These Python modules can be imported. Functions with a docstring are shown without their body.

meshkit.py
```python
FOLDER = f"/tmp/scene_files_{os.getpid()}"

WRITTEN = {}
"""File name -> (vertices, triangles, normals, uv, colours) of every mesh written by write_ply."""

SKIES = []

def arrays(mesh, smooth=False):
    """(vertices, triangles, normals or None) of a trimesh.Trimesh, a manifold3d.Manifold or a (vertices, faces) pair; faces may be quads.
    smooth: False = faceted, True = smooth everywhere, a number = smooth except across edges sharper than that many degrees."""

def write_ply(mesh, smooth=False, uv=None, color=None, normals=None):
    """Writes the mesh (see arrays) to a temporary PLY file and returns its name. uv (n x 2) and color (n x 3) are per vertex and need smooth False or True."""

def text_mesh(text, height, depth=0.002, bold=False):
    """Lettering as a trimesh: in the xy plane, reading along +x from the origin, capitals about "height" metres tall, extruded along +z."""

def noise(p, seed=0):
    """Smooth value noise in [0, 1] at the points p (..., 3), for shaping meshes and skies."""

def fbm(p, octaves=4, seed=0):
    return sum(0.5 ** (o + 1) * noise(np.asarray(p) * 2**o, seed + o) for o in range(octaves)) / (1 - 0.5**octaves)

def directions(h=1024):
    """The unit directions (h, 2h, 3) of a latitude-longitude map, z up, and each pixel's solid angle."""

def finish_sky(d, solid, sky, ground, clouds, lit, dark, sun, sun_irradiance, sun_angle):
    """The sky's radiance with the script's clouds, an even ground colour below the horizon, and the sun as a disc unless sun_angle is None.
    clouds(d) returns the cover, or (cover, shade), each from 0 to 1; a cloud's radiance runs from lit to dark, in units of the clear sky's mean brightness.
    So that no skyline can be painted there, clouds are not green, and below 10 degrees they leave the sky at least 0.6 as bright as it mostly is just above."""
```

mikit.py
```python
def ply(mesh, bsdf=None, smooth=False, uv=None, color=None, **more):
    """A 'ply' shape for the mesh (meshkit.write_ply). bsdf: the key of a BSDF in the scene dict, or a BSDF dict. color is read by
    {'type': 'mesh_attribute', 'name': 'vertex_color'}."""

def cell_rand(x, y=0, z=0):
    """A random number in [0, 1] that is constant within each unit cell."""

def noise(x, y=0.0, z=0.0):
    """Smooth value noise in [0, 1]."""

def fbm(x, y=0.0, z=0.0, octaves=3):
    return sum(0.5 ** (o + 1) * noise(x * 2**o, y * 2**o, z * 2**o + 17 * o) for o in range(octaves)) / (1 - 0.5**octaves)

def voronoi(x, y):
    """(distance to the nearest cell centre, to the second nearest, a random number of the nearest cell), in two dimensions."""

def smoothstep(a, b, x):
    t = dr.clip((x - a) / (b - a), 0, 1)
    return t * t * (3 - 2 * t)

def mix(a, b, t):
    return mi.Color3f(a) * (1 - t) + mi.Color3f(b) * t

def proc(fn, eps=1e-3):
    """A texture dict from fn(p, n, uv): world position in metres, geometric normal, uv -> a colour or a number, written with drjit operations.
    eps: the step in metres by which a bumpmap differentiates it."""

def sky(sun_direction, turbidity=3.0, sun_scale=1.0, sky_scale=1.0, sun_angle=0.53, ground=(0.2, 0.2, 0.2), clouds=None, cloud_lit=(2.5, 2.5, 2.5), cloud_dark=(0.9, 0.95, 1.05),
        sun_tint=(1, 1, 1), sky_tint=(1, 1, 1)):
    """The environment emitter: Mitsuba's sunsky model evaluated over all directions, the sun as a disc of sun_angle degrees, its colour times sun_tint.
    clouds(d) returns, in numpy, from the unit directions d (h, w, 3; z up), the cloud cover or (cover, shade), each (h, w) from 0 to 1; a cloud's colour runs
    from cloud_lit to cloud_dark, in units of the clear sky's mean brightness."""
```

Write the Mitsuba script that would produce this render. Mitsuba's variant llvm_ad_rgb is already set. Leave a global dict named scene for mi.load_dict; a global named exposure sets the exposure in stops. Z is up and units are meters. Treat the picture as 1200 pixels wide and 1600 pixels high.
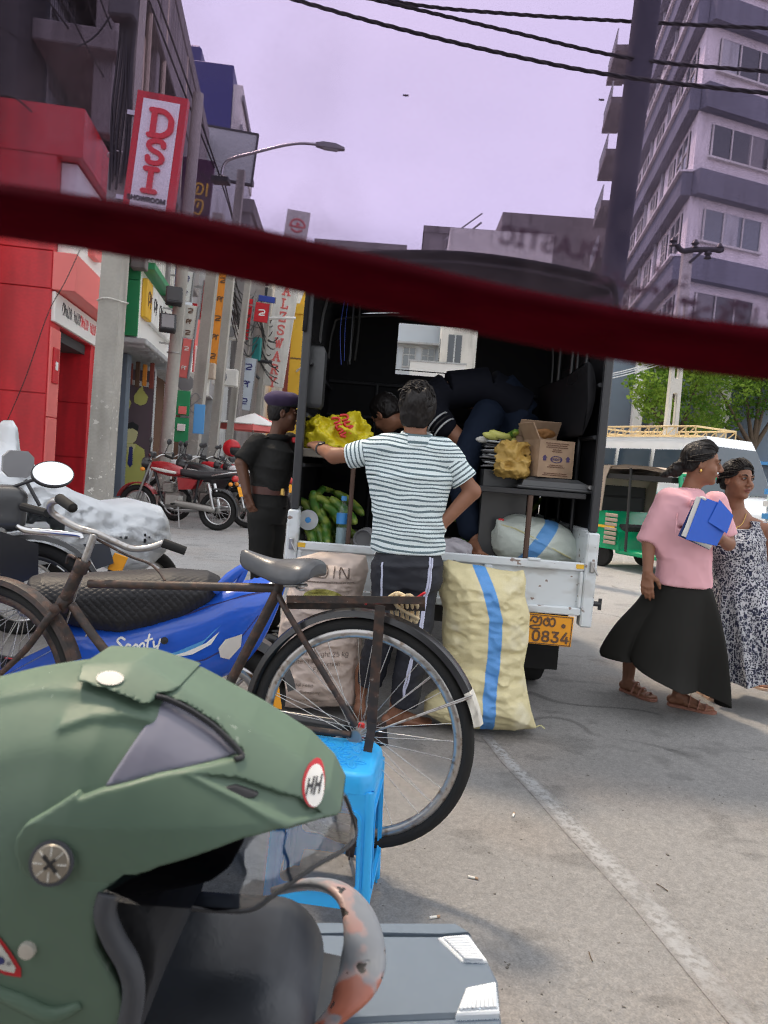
import math, random
import numpy as np, trimesh, mitsuba as mi, drjit as dr
import manifold3d as m3
from shapely.geometry import Polygon, LineString, Point
from shapely import affinity
from shapely.ops import unary_union
import mikit, meshkit
from mikit import proc, fbm, noise, voronoi, smoothstep, mix, cell_rand
T = mi.ScalarTransform4f
rnd = random.Random(7)
NR = np.random.RandomState(7)

# ---------------------------------------------------------------- camera, sky, exposure
PITCH, ROLL, EYE, FPX = 3.57, 4.5, 1.28, 1155.0      # degrees, degrees, metres, pixels of a 1200 x 1600 picture
_p, _r = math.radians(PITCH), math.radians(ROLL)
CAM = np.array([0.0, 0.0, EYE])
FW = np.array([0, math.cos(_p), -math.sin(_p)])
_u0 = np.cross([1.0, 0, 0], FW)
UP = math.cos(_r) * _u0 - math.sin(_r) * np.array([1.0, 0, 0])
RT = math.cos(_r) * np.array([1.0, 0, 0]) + math.sin(_r) * _u0
scene, labels, place = {}, {}, {}
scene['camera'] = {'type': 'thinlens', 'fov': 2 * math.degrees(math.atan(600 / FPX)), 'fov_axis': 'x', 'aperture_radius': 0.0013,
                   'focus_distance': 2.6, 'near_clip': 0.02, 'far_clip': 600.0,
                   'to_world': T().look_at(origin=CAM.tolist(), target=(CAM + FW).tolist(), up=UP.tolist())}
scene['sky'] = mikit.sky((-0.42, 0.44, 1.05), turbidity=4, sun_scale=0.34, sky_scale=1.0, sun_angle=7.0, ground=(0.22, 0.22, 0.22),
                         clouds=lambda d: (0.82 + 0.18 * meshkit.fbm(d * np.array([3.0, 3.0, 6.0]), 4, 3), 0.55 * meshkit.fbm(d * np.array([5.0, 5.0, 9.0]), 4, 9)),
                         cloud_lit=(1.95, 1.95, 1.98), cloud_dark=(1.35, 1.38, 1.45), sun_tint=(1, 0.97, 0.93))
exposure = 2.82

# ---------------------------------------------------------------- helpers: places
def ray(x, y): return FW + (x - 600) / FPX * RT - (y - 800) / FPX * UP
def at(x, y, Y):
    d = ray(x, y); return CAM + d * (Y / d[1])
def ground(x, y, z=0.0):
    d = ray(x, y); return CAM + d * ((z - EYE) / d[2])
def V(*a): return np.array(a, float)
def unit(v): v = np.asarray(v, float); return v / (np.linalg.norm(v) + 1e-12)
def frame(o=(0, 0, 0), rz=0.0, s=1.0, rx=0.0, ry=0.0):
    M = trimesh.transformations.euler_matrix(math.radians(rx), math.radians(ry), math.radians(rz))
    M[:3, :3] *= s; M[:3, 3] = o; return M
def basis(o, x, y, z):
    M = np.eye(4); M[:3, 0], M[:3, 1], M[:3, 2], M[:3, 3] = x, y, z, o; return M

# ---------------------------------------------------------------- helpers: scene entries
_used = {}
def numbered(k):
    n = _used.get(k, 0); _used[k] = n + 1
    return k if n == 0 else '%s_%03d' % (k, n)
def thing(name, label, cat, M=None, group=None):
    k = numbered(name); place[k] = np.eye(4) if M is None else np.asarray(M, float)
    labels[k] = {'label': label, 'category': cat}
    if group: labels[k]['group'] = group
    return k
def root_of(k): return k.split('__')[0]
def part(parent, name, mesh, mat, smooth=30, label=None, stuff=False, **kw):
    k = numbered(parent + '__' + name)
    d = mesh if isinstance(mesh, dict) else mikit.ply(mesh, mat, smooth=smooth, **kw)
    if isinstance(mesh, dict) and mat: d = {**d, 'bsdf': {'type': 'ref', 'id': mat}}
    M = place.get(root_of(k))
    if M is not None and not np.allclose(M, np.eye(4)): d = {**d, 'to_world': T(M)}
    scene[k] = d
    if label: labels.setdefault(k, {})['label'] = label
    if stuff: labels.setdefault(k, {})['kind'] = 'stuff'
    return k
def single(name, mesh, mat, label, cat, smooth=30, M=None, group=None, **kw):
    k = thing(name, label, cat, M, group)
    d = mikit.ply(mesh, mat, smooth=smooth, **kw)
    if M is not None: d = {**d, 'to_world': T(np.asarray(M, float))}
    scene[k] = d; return k
def struct(name, mesh, mat, smooth=False, **kw):
    k = numbered(name); scene[k] = mikit.ply(mesh, mat, smooth=smooth, **kw); labels[k] = {'kind': 'structure'}; return k
def dup(root, M, label, group=None):
    base = root.rsplit('_', 1)[0] if root[-3:].isdigit() else root
    k = thing(base, label, labels[root]['category'], M, group or labels[root].get('group'))
    for q in [q for q in scene if q == root or q.startswith(root + '__')]:
        scene[k + q[len(root):]] = {**scene[q], 'to_world': T(np.asarray(M, float))}
        if q in labels and q != root: labels[k + q[len(root):]] = dict(labels[q])
    return k

# ---------------------------------------------------------------- helpers: meshes
def cat(*ms):
    ms = [m for m in (ms[0] if len(ms) == 1 and isinstance(ms[0], (list, tuple)) else ms) if m is not None]
    return trimesh.util.concatenate(ms)
def box(sx, sy, sz, o=(0, 0, 0), b=0.0):
    if b > 0:
        m = chull([(sx / 2 * i - b * i * (k != 0), sy / 2 * j - b * j * (k != 1), sz / 2 * l - b * l * (k != 2)) for i in (-1, 1) for j in (-1, 1) for l in (-1, 1) for k in (0, 1, 2)])
    else: m = trimesh.creation.box((sx, sy, sz))
    m.apply_translation(o); return m
def bb(lo, hi, b=0.0):
    lo, hi = np.array(lo, float), np.array(hi, float); return box(*(hi - lo), o=(lo + hi) / 2, b=b)
def chull(pts): return trimesh.convex.convex_hull(np.asarray(pts, float))
def tf(m, M): m = m.copy(); m.apply_transform(M); return m
def bez(pts, n=8, closed=False):
    """Catmull-Rom through the points."""
    p = np.asarray(pts, float); N = len(p)
    if N < 3 and not closed: return np.array([p[0] + (p[-1] - p[0]) * t for t in np.linspace(0, 1, n + 1)])
    out = []
    for i in range(N if closed else N - 1):
        p0, p1, p2, p3 = (p[(i - 1) % N], p[i], p[(i + 1) % N], p[(i + 2) % N]) if closed else (p[max(i - 1, 0)], p[i], p[i + 1], p[min(i + 2, N - 1)])
        for t in np.arange(n) / n:
            out.append(0.5 * (2 * p1 + (p2 - p0) * t + (2 * p0 - 5 * p1 + 4 * p2 - p3) * t * t + (3 * p1 - p0 - 3 * p2 + p3) * t ** 3))
    if not closed: out.append(p[-1])
    return np.array(out)
def rings(R, closed_u=True, caps=True, loop=False):
    """Mesh from rings (n, m, 3)."""
    R = np.asarray(R, float); n, m = R.shape[:2]; v = R.reshape(-1, 3); f = []
    for i in range(n if loop else n - 1):
        a = i * m; b = ((i + 1) % n) * m
        for j in range(m if closed_u else m - 1):
            k = (j + 1) % m; f += [(a + j, a + k, b + k), (a + j, b + k, b + j)]
    if caps and closed_u and not loop:
        v = np.vstack([v, R[0].mean(0), R[-1].mean(0)]); c0, c1 = n * m, n * m + 1
        f += [(c0, (j + 1) % m, j) for j in range(m)] + [(c1, (n - 1) * m + j, (n - 1) * m + (j + 1) % m) for j in range(m)]
    return trimesh.Trimesh(v, np.array(f), process=False)
def tube(path, r, sides=10, closed=False, up=None, flat=1.0, caps=True, rot=0.0):
    """Swept tube; r a number or one per point; flat: the ratio of the second radius."""
    p = np.asarray(path, float); n = len(p)
    r = np.broadcast_to(np.asarray(r, float), (n,)) if np.ndim(r) < 2 and np.size(r) in (1, n) else np.interp(np.linspace(0, 1, n), np.linspace(0, 1, len(r)), r)
    t = (np.roll(p, -1, 0) - np.roll(p, 1, 0)) if closed else np.gradient(p, axis=0)
    t /= np.linalg.norm(t, axis=1, keepdims=True) + 1e-12
    a = np.asarray(up, float) if up is not None else (V(0, 0, 1) if abs(t[0, 2]) < 0.9 else V(1, 0, 0))
    A, B = [], []
    for i in range(n):
        a = a - t[i] * (a @ t[i])
        if np.linalg.norm(a) < 1e-6: a = V(1, 0.3, 0.2) - t[i] * (V(1, 0.3, 0.2) @ t[i])
        a = unit(a); A.append(a); B.append(np.cross(t[i], a))
        if up is not None: a = np.asarray(up, float)
    A, B = np.array(A), np.array(B); th = np.arange(sides) * 2 * np.pi / sides + rot
    R = p[:, None] + r[:, None, None] * (np.cos(th)[None, :, None] * A[:, None] * flat + np.sin(th)[None, :, None] * B[:, None])
    return rings(R, caps=caps, loop=closed)
def bar(a, b, r, sides=8, r2=None): return tube([a, b], [r, r if r2 is None else r2], sides)
def strip(a, b, w, t, up=(0, 0, 1)):
    """A flat bar from a to b, w wide across UP, t thick."""
    a, b = np.asarray(a, float), np.asarray(b, float); d = unit(b - a); s = unit(np.cross(d, up)); u = np.cross(s, d)
    return tf(box(np.linalg.norm(b - a), t, w), basis((a + b) / 2, d, s, u))
def lathe(prof, n=24, axis='z'):
    pr = np.asarray(prof, float); th = np.arange(n) * 2 * np.pi / n
    R = np.stack([pr[:, 0, None] * np.cos(th), pr[:, 0, None] * np.sin(th), np.repeat(pr[:, 1, None], n, 1)], -1)
    m = rings(R)
    if axis == 'y': m.apply_transform(trimesh.transformations.rotation_matrix(-math.pi / 2, (1, 0, 0)))
    if axis == 'x': m.apply_transform(trimesh.transformations.rotation_matrix(math.pi / 2, (0, 1, 0)))
    return m
def torus(R, r, n=48, m=10, axis='y', flat=1.0):
    th = np.arange(n) * 2 * np.pi / n
    p = np.stack([R * np.cos(th), 0 * th, R * np.sin(th)], -1)
    q = tube(p, r, m, closed=True, up=(0, 1, 0), flat=flat)
    if axis == 'z': q.apply_transform(trimesh.transformations.rotation_matrix(math.pi / 2, (1, 0, 0)))
    if axis == 'x': q.apply_transform(trimesh.transformations.rotation_matrix(math.pi / 2, (0, 0, 1)))
    return q
def extr(poly, h):
    if not isinstance(poly, Polygon): 
        if hasattr(poly, 'geoms'): return cat([extr(g, h) for g in poly.geoms if g.area > 1e-9])
        poly = Polygon(poly)
    return trimesh.creation.extrude_polygon(poly.buffer(0) if not poly.is_valid else poly, h, engine='earcut')
def plate(poly, h, M):
    """poly in the plane of M's first two axes, extruded along its third."""
    return tf(extr(poly, h), M)
XZ = basis((0, 0, 0), (1, 0, 0), (0, 0, 1), (0, -1, 0))           # a polygon (x, z) extruded towards -y
def xz(poly, y0, y1):
    """Polygon (x, z) extruded from y0 to y1 (y0 < y1)."""
    m = tf(extr(poly, y1 - y0), XZ); m.apply_translation((0, y1, 0)); return m
def text(s, h, depth=0.004, bold=False): return meshkit.text_mesh(s, h, depth, bold)
def ctext(s, h, depth=0.004, bold=False):
    m = text(s, h, depth, bold); c = m.bounds.mean(0); m.apply_translation((-c[0], -c[1], 0)); return m
def glyphs(strokes, w, depth=0.004):
    """Letters drawn as strokes in the plane."""
    g = unary_union([LineString(bez(s, 5) if len(s) > 2 else s).buffer(w / 2, quad_segs=3) for s in strokes])
    return extr(g, depth)
def ellipsoid(rx, ry, rz, o=(0, 0, 0), sub=3):
    m = trimesh.creation.icosphere(sub); m.vertices = m.vertices * (rx, ry, rz) + np.asarray(o, float); return m
def heads(a): return np.arctan2(a[1], a[0])

# signed distances (p: (..., 3)) and their meshes
def smin(a, b, k):
    h = np.clip(0.5 + 0.5 * (b - a) / k, 0, 1); return b + (a - b) * h - k * h * (1 - h)
def smax(a, b, k): return -smin(-a, -b, k)
def s_cone(p, a, b, ra, rb):
    a, b = np.asarray(a, np.float32), np.asarray(b, np.float32); ab = b - a
    t = np.clip(((p - a) @ ab) / (ab @ ab + 1e-12), 0, 1)
    return np.linalg.norm(p - a - t[..., None] * ab, axis=-1) - (ra + (rb - ra) * t)
def s_ell(p, c, r, M=None):
    q = p - np.asarray(c, np.float32)
    if M is not None: q = q @ np.asarray(M, np.float32)
    r = np.asarray(r, np.float32); k0 = np.linalg.norm(q / r, axis=-1); k1 = np.linalg.norm(q / (r * r), axis=-1)
    return k0 * (k0 - 1) / (k1 + 1e-9)
def s_box(p, c, h, r=0.0, M=None):
    q = p - np.asarray(c, np.float32)
    if M is not None: q = q @ np.asarray(M, np.float32)
    d = np.abs(q) - (np.asarray(h, np.float32) - r)
    return np.linalg.norm(np.maximum(d, 0), axis=-1) + np.minimum(d.max(-1), 0) - r
def s_loft(p, pts, hw, hd, side=(1, 0, 0)):
    """A tube of elliptic sections through pts: half-widths hw along SIDE, half-depths hd across it."""
    pts = np.asarray(pts, np.float32); best = None
    for i in range(len(pts) - 1):
        a, b = pts[i], pts[i + 1]; ab = b - a; L = np.linalg.norm(ab); ax = ab / L
        s = np.asarray(side[i] if np.ndim(side) == 2 else side, np.float32); s = s - ax * (s @ ax); s = s / np.linalg.norm(s); dd = np.cross(ax, s)
        q = p - a; t = (q @ ax) / L; tc = np.clip(t, 0, 1); ts = tc
        w = hw[i] + (hw[i + 1] - hw[i]) * ts; d = hd[i] + (hd[i + 1] - hd[i]) * ts
        u, v = (q @ s), (q @ dd); k0 = np.sqrt((u / w) ** 2 + (v / d) ** 2); k1 = np.sqrt((u / w ** 2) ** 2 + (v / d ** 2) ** 2)
        dist = k0 * (k0 - 1) / (k1 + 1e-6); over = np.abs(t - tc) * L
        dist = np.where(over > 0, np.sqrt(np.maximum(dist, 0) ** 2 + over ** 2), dist)
        best = dist if best is None else smin(best, dist, 0.02)
    return best
def sdf_mesh(f, lo, hi, h, newton=2):
    """Surface nets over a grid of step h; vertices are then drawn onto f = 0."""
    lo, hi = np.asarray(lo, float), np.asarray(hi, float); n = np.ceil((hi - lo) / h).astype(int) + 2
    ax = [(lo[i] + h * np.arange(n[i])).astype(np.float32) for i in range(3)]
    g = np.empty(n, np.float32)
    step = max(1, int(4e5 // (n[1] * n[2])))
    for i in range(0, n[0], step):
        P_ = np.stack(np.meshgrid(ax[0][i:i + step], ax[1], ax[2], indexing='ij'), -1); g[i:i + step] = f(P_)
    s = g < 0
    c = [s[a:n[0] - 1 + a, b:n[1] - 1 + b, d:n[2] - 1 + d] for a in (0, 1) for b in (0, 1) for d in (0, 1)]
    k = sum(x.astype(np.int8) for x in c); act = (k > 0) & (k < 8)
    idx = np.full(act.shape, -1, np.int64); ijk = np.argwhere(act); idx[act] = np.arange(len(ijk))
    acc = np.zeros((len(ijk), 3)); cnt = np.zeros(len(ijk))
    co = [np.array(o) for o in np.ndindex(2, 2, 2)]
    val = [g[tuple((ijk + o).T)] for o in co]
    for i in range(8):
        for j in range(i + 1, 8):
            if np.abs(co[i] - co[j]).sum() != 1: continue
            m = (val[i] < 0) != (val[j] < 0); t = val[i] / (val[i] - val[j] + 1e-20)
            acc += np.where(m[:, None], co[i] + t[:, None] * (co[j] - co[i]), 0); cnt += m
    v = lo + h * (ijk + acc / cnt[:, None]); F = []
    for a in range(3):
        b, d = (a + 1) % 3, (a + 2) % 3
        sl = [slice(1, None)] * 3; sl[a] = slice(0, None)
        A = s[tuple(slice(0, -1) if q == a else slice(1, -1) for q in range(3))]; B = s[tuple(slice(1, None) if q == a else slice(1, -1) for q in range(3))]
        e = np.argwhere(A != B)
        if not len(e): continue
        inside = A[tuple(e.T)]; base = e.copy(); base[:, b] += 1; base[:, d] += 1
        def cell(db, dd_):
            q = base.copy(); q[:, b] -= db; q[:, d] -= dd_; return idx[tuple(q.T)]
        q = np.stack([cell(1, 1), cell(0, 1), cell(0, 0), cell(1, 0)], 1); q[~inside] = q[~inside][:, ::-1]; F.append(q)
    F = np.vstack(F); F = F[(F >= 0).all(1)]
    tri = np.vstack([F[:, [0, 1, 2]], F[:, [0, 2, 3]]])
    for _ in range(newton):
        q = v.astype(np.float32); e = h * 0.3; d0 = f(q).astype(float)
        gr = np.stack([(f(q + np.eye(3, dtype=np.float32)[i] * np.float32(e)) - f(q - np.eye(3, dtype=np.float32)[i] * np.float32(e))) / (2 * e) for i in range(3)], 1)
        stepv = -d0[:, None] * gr / (np.sum(gr * gr, 1, keepdims=True) + 0.05)
        L = np.linalg.norm(stepv, axis=1, keepdims=True); v = v + stepv * np.minimum(1, 0.5 * h / (L + 1e-12))
    return trimesh.Trimesh(v, tri, process=False)
def fb(p, s, o=3, seed=0): return (meshkit.fbm(np.asarray(p, float) * s, o, seed) - 0.5).astype(np.float32)
def s_poly(P2, x, y):
    """Signed distance of the plane points (x, y) to a closed polygon."""
    P2 = np.asarray(P2, np.float32); d = np.full(x.shape, 1e9, np.float32); ins = np.zeros(x.shape, bool); N = len(P2)
    for i in range(N):
        a, b = P2[i], P2[(i + 1) % N]; e = b - a; wx, wy = x - a[0], y - a[1]
        t = np.clip((wx * e[0] + wy * e[1]) / (e @ e + 1e-12), 0, 1); d = np.minimum(d, (wx - e[0] * t) ** 2 + (wy - e[1] * t) ** 2)
        c = ((a[1] <= y) & (b[1] > y)) | ((b[1] <= y) & (a[1] > y))
        with np.errstate(divide='ignore', invalid='ignore'):
            ins ^= c & (x < a[0] + (y - a[1]) / (e[1] if e[1] != 0 else 1e-9) * e[0])
    d = np.sqrt(d); return np.where(ins, -d, d)

class Plane:
    """A vertical plane through two picture points at given distances: local x along it, y into it, z up."""
    def __init__(self, a, b):
        A, B = at(*a), at(*b); d = B - A; d[2] = 0; d = unit(d); self.M = basis((A[0], A[1], 0), d, np.cross((0, 0, 1), d), (0, 0, 1)); self.I = np.linalg.inv(self.M)
    def __call__(self, x, y, off=0.0):
        d = self.I[:3, :3] @ ray(x, y); c = self.I[:3, :3] @ CAM + self.I[:3, 3]; return c + d * ((off - c[1]) / d[1])
    def poly(self, pts, off=0.0): return np.array([self(x, y, off)[[0, 2]] for x, y in pts])
def field(P2, h=0.003, pad=0.06):
    """The distance to a polygon as a bilinear look-up."""
    P2 = np.asarray(P2, float); lo, hi = P2.min(0) - pad, P2.max(0) + pad; n = np.ceil((hi - lo) / h).astype(int) + 1
    gx, gy = np.meshgrid(lo[0] + h * np.arange(n[0]), lo[1] + h * np.arange(n[1]), indexing='ij'); D = s_poly(P2, gx.astype(np.float32), gy.astype(np.float32)).astype(np.float32)
    def f(x, y):
        a = np.clip((x - lo[0]) / h, 0, n[0] - 1.001); b = np.clip((y - lo[1]) / h, 0, n[1] - 1.001); i, j = a.astype(np.int32), b.astype(np.int32); a, b = a - i, b - j
        return (D[i, j] * (1 - a) + D[i + 1, j] * a) * (1 - b) + (D[i, j + 1] * (1 - a) + D[i + 1, j + 1] * a) * b
    return f
def lens(P2, half, dm, h, wr=None, pad=0.03, power=0.5, flat=0.0):
    """A solid of outline P2 (x, z), swelling to half-thickness HALF over the distance DM from the outline."""
    F = field(P2); lo, hi = np.min(P2, 0), np.max(P2, 0)
    def f(p):
        d = F(p[..., 0], p[..., 2]); t = np.clip(-d / dm, 0, 1); W = half * (flat + (1 - flat) * (1 - (1 - t) ** 2) ** power); g = (np.abs(p[..., 1]) - W) * 0.7
        if wr is not None: g = g + wr(p) * np.clip(t * 4, 0, 1)
        return np.maximum(g, d)
    return f, sdf_mesh(f, (lo[0] - pad, -half - pad, lo[1] - pad), (hi[0] + pad, half + pad, hi[1] + pad), h)

# ---------------------------------------------------------------- materials
def rgb(c): return {'type': 'rgb', 'value': [float(x) for x in c]}
def mat(name, c, rough=0.6, metal=0.0, spec=0.5, two=True, **kw):
    if name in scene: return name
    b = {'type': 'principled', 'base_color': c if isinstance(c, dict) else rgb(c), 'roughness': rough if isinstance(rough, dict) else float(rough), 'metallic': float(metal), 'specular': float(spec), **kw}
    bump = b.pop('bump', None)
    if bump is not None: b = {'type': 'bumpmap', 'arbitrary': bump, 'scale': 1.0, 'bsdf': b}
    scene[name] = {'type': 'twosided', 'bsdf': b} if two else b
    return name
def C(n): return labels.get(n)

# ================================================================ materials of the setting
def grime(base, amt=0.25, s=1.3, streak=0.5, spots=0.0):
    base = tuple(base)
    def fn(p, n, uv):
        a = fbm(p.x * s, p.y * s, p.z * s * 0.6, 3)
        b = fbm(p.x * 7, p.y * 7, p.z * 0.7, 2)
        k = 1 - amt * (smoothstep(0.35, 0.75, a) * (1 - streak) + streak * smoothstep(0.45, 0.8, b))
        c = mi.Color3f(base) * k * (0.93 + 0.14 * noise(p.x * 40, p.y * 40, p.z * 40))
        if spots:
            v = smoothstep(0.66, 0.72, fbm(p.x * 14, p.y * 14, p.z * 14, 3)) * smoothstep(2.6, 0.8, p.z)
            c = mix(c, (0.62, 0.6, 0.56), v * spots)
        return c
    return fn
def asphalt(p, n, uv):
    f = noise(p.x * 260, p.y * 260)
    g = fbm(p.x * 70, p.y * 70, 0.0, 2)
    big = fbm(p.x * 0.9 + 3, p.y * 0.9, 0.0, 3)
    st = smoothstep(0.62, 0.78, fbm(p.x * 5 + 9, p.y * 9, 0.0, 3))
    cr = smoothstep(0.010, 0.002, abs(fbm(p.x * 0.8 + 11, p.y * 0.8, 0.0, 3) - 0.52)) * smoothstep(0.45, 0.6, fbm(p.x * 2 + 4, p.y * 2, 3.0, 2))
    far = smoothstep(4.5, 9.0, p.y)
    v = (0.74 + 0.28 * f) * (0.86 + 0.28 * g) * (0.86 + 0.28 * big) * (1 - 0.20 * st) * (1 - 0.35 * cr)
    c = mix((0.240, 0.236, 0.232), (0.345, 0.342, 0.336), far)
    warm = smoothstep(0.5, 0.75, fbm(p.x * 1.7, p.y * 2.3 + 5, 0.0, 2))
    return mix(c * v, mi.Color3f(0.30, 0.25, 0.21) * v, warm * 0.28)
def asphalt_h(p, n, uv): return 0.0035 * noise(p.x * 120, p.y * 120) + 0.002 * noise(p.x * 300, p.y * 300)
def worn_line(p, n, uv):
    k = smoothstep(0.15, 0.75, fbm(p.x * 70, p.y * 70, 0.0, 3)) * (0.35 + 0.65 * smoothstep(0.3, 0.65, fbm(p.x * 5, p.y * 5, 2.0, 2)))
    k = k * smoothstep(0.0, 0.35, uv.x + 0.3 * (fbm(p.x * 30, p.y * 30, 5.0, 2) - 0.5)) * smoothstep(1.0, 0.65, uv.x + 0.3 * (fbm(p.x * 30, p.y * 30, 9.0, 2) - 0.5))
    return mix(asphalt(p, n, uv), (0.33, 0.34, 0.35), k * 0.75)
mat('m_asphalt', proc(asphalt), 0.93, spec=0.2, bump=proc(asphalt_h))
mat('m_line', proc(worn_line), 0.9, spec=0.2)
mat('m_paving', proc(grime((0.33, 0.325, 0.31), 0.3, 2.0, 0.2)), 0.9, spec=0.2)
mat('m_concrete', proc(grime((0.35, 0.335, 0.305), 0.35, 2.2, 0.6, 0.8)), 0.9, spec=0.2)
mat('m_tower', proc(grime((0.80, 0.77, 0.76), 0.25, 0.5, 0.6)), 0.85, spec=0.2)
mat('m_towerband', proc(grime((0.20, 0.21, 0.25), 0.3, 0.5, 0.5)), 0.8, spec=0.3)
mat('m_greywall', proc(grime((0.21, 0.195, 0.195), 0.45, 0.8, 0.6)), 0.9, spec=0.2)
mat('m_cream', proc(grime((0.50, 0.42, 0.34), 0.25, 0.8, 0.5)), 0.9, spec=0.2)
mat('m_red', proc(grime((0.55, 0.013, 0.023), 0.35, 1.1, 0.65)), 0.38)
mat('m_pink', (0.72, 0.16, 0.15), 0.4)
mat('m_white', (0.74, 0.74, 0.72), 0.5)
mat('m_offwhite', proc(grime((0.64, 0.63, 0.59), 0.3, 1.3, 0.6)), 0.6)
mat('m_palegrey', proc(grime((0.47, 0.49, 0.50), 0.35, 1.0, 0.6)), 0.6)
mat('m_paleblue', (0.50, 0.56, 0.62), 0.6)
mat('m_midgrey', (0.22, 0.22, 0.23), 0.6)
mat('m_darkgrey', (0.04, 0.04, 0.043), 0.6)
mat('m_black', (0.02, 0.02, 0.022), 0.5)
mat('m_green', (0.015, 0.24, 0.09), 0.4)
mat('m_blue', (0.02, 0.05, 0.32), 0.4)
mat('m_navy', (0.03, 0.035, 0.16), 0.5)
mat('m_skyblue', (0.08, 0.30, 0.62), 0.5)
mat('m_yellow', (0.70, 0.42, 0.03), 0.5)
mat('m_orange', (0.75, 0.27, 0.03), 0.45)
mat('m_purple', (0.07, 0.02, 0.06), 0.5)
mat('m_brown', (0.12, 0.06, 0.035), 0.6)
mat('m_teal', (0.02, 0.20, 0.20), 0.5)
mat('m_letter', (0.62, 0.03, 0.04), 0.45)
mat('m_letterpale', (0.62, 0.12, 0.11), 0.5)
mat('m_billboard', (0.40, 0.44, 0.42), 0.6)
mat('m_window', (0.05, 0.06, 0.07), 0.08, spec=0.7)
mat('m_windowpale', (0.16, 0.19, 0.21), 0.12, spec=0.7)
mat('m_steel', (0.42, 0.42, 0.42), 0.35, 0.9)
mat('m_wire', (0.015, 0.015, 0.016), 0.6)
mat('m_redbrown', (0.23, 0.05, 0.035), 0.6)
mat('m_tubeblack', (0.025, 0.026, 0.03), 0.4)
mat('m_rubber', (0.018, 0.018, 0.018), 0.8, spec=0.3)
mat('m_greyblue', (0.13, 0.17, 0.22), 0.5)

def road_wheel(p, name, c, R, w, axis, hub='m_steel'):
    t_ = part(p, name, tf(cat(lathe([(R * 0.62, -w / 2), (R * 0.86, -w / 2), (R * 0.97, -w * 0.42), (R, -w * 0.25), (R, w * 0.25), (R * 0.97, w * 0.42), (R * 0.86, w / 2), (R * 0.62, w / 2)], 36)), axis), 'm_rubber', 30)
    part(t_, 'rim', tf(lathe([(0.02, -w * 0.3), (R * 0.25, -w * 0.42), (R * 0.3, -w * 0.2), (R * 0.58, -w * 0.25), (R * 0.64, -w * 0.46), (R * 0.64, w * 0.46), (R * 0.3, w * 0.3)], 28), axis), hub, 30); return t_
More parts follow.
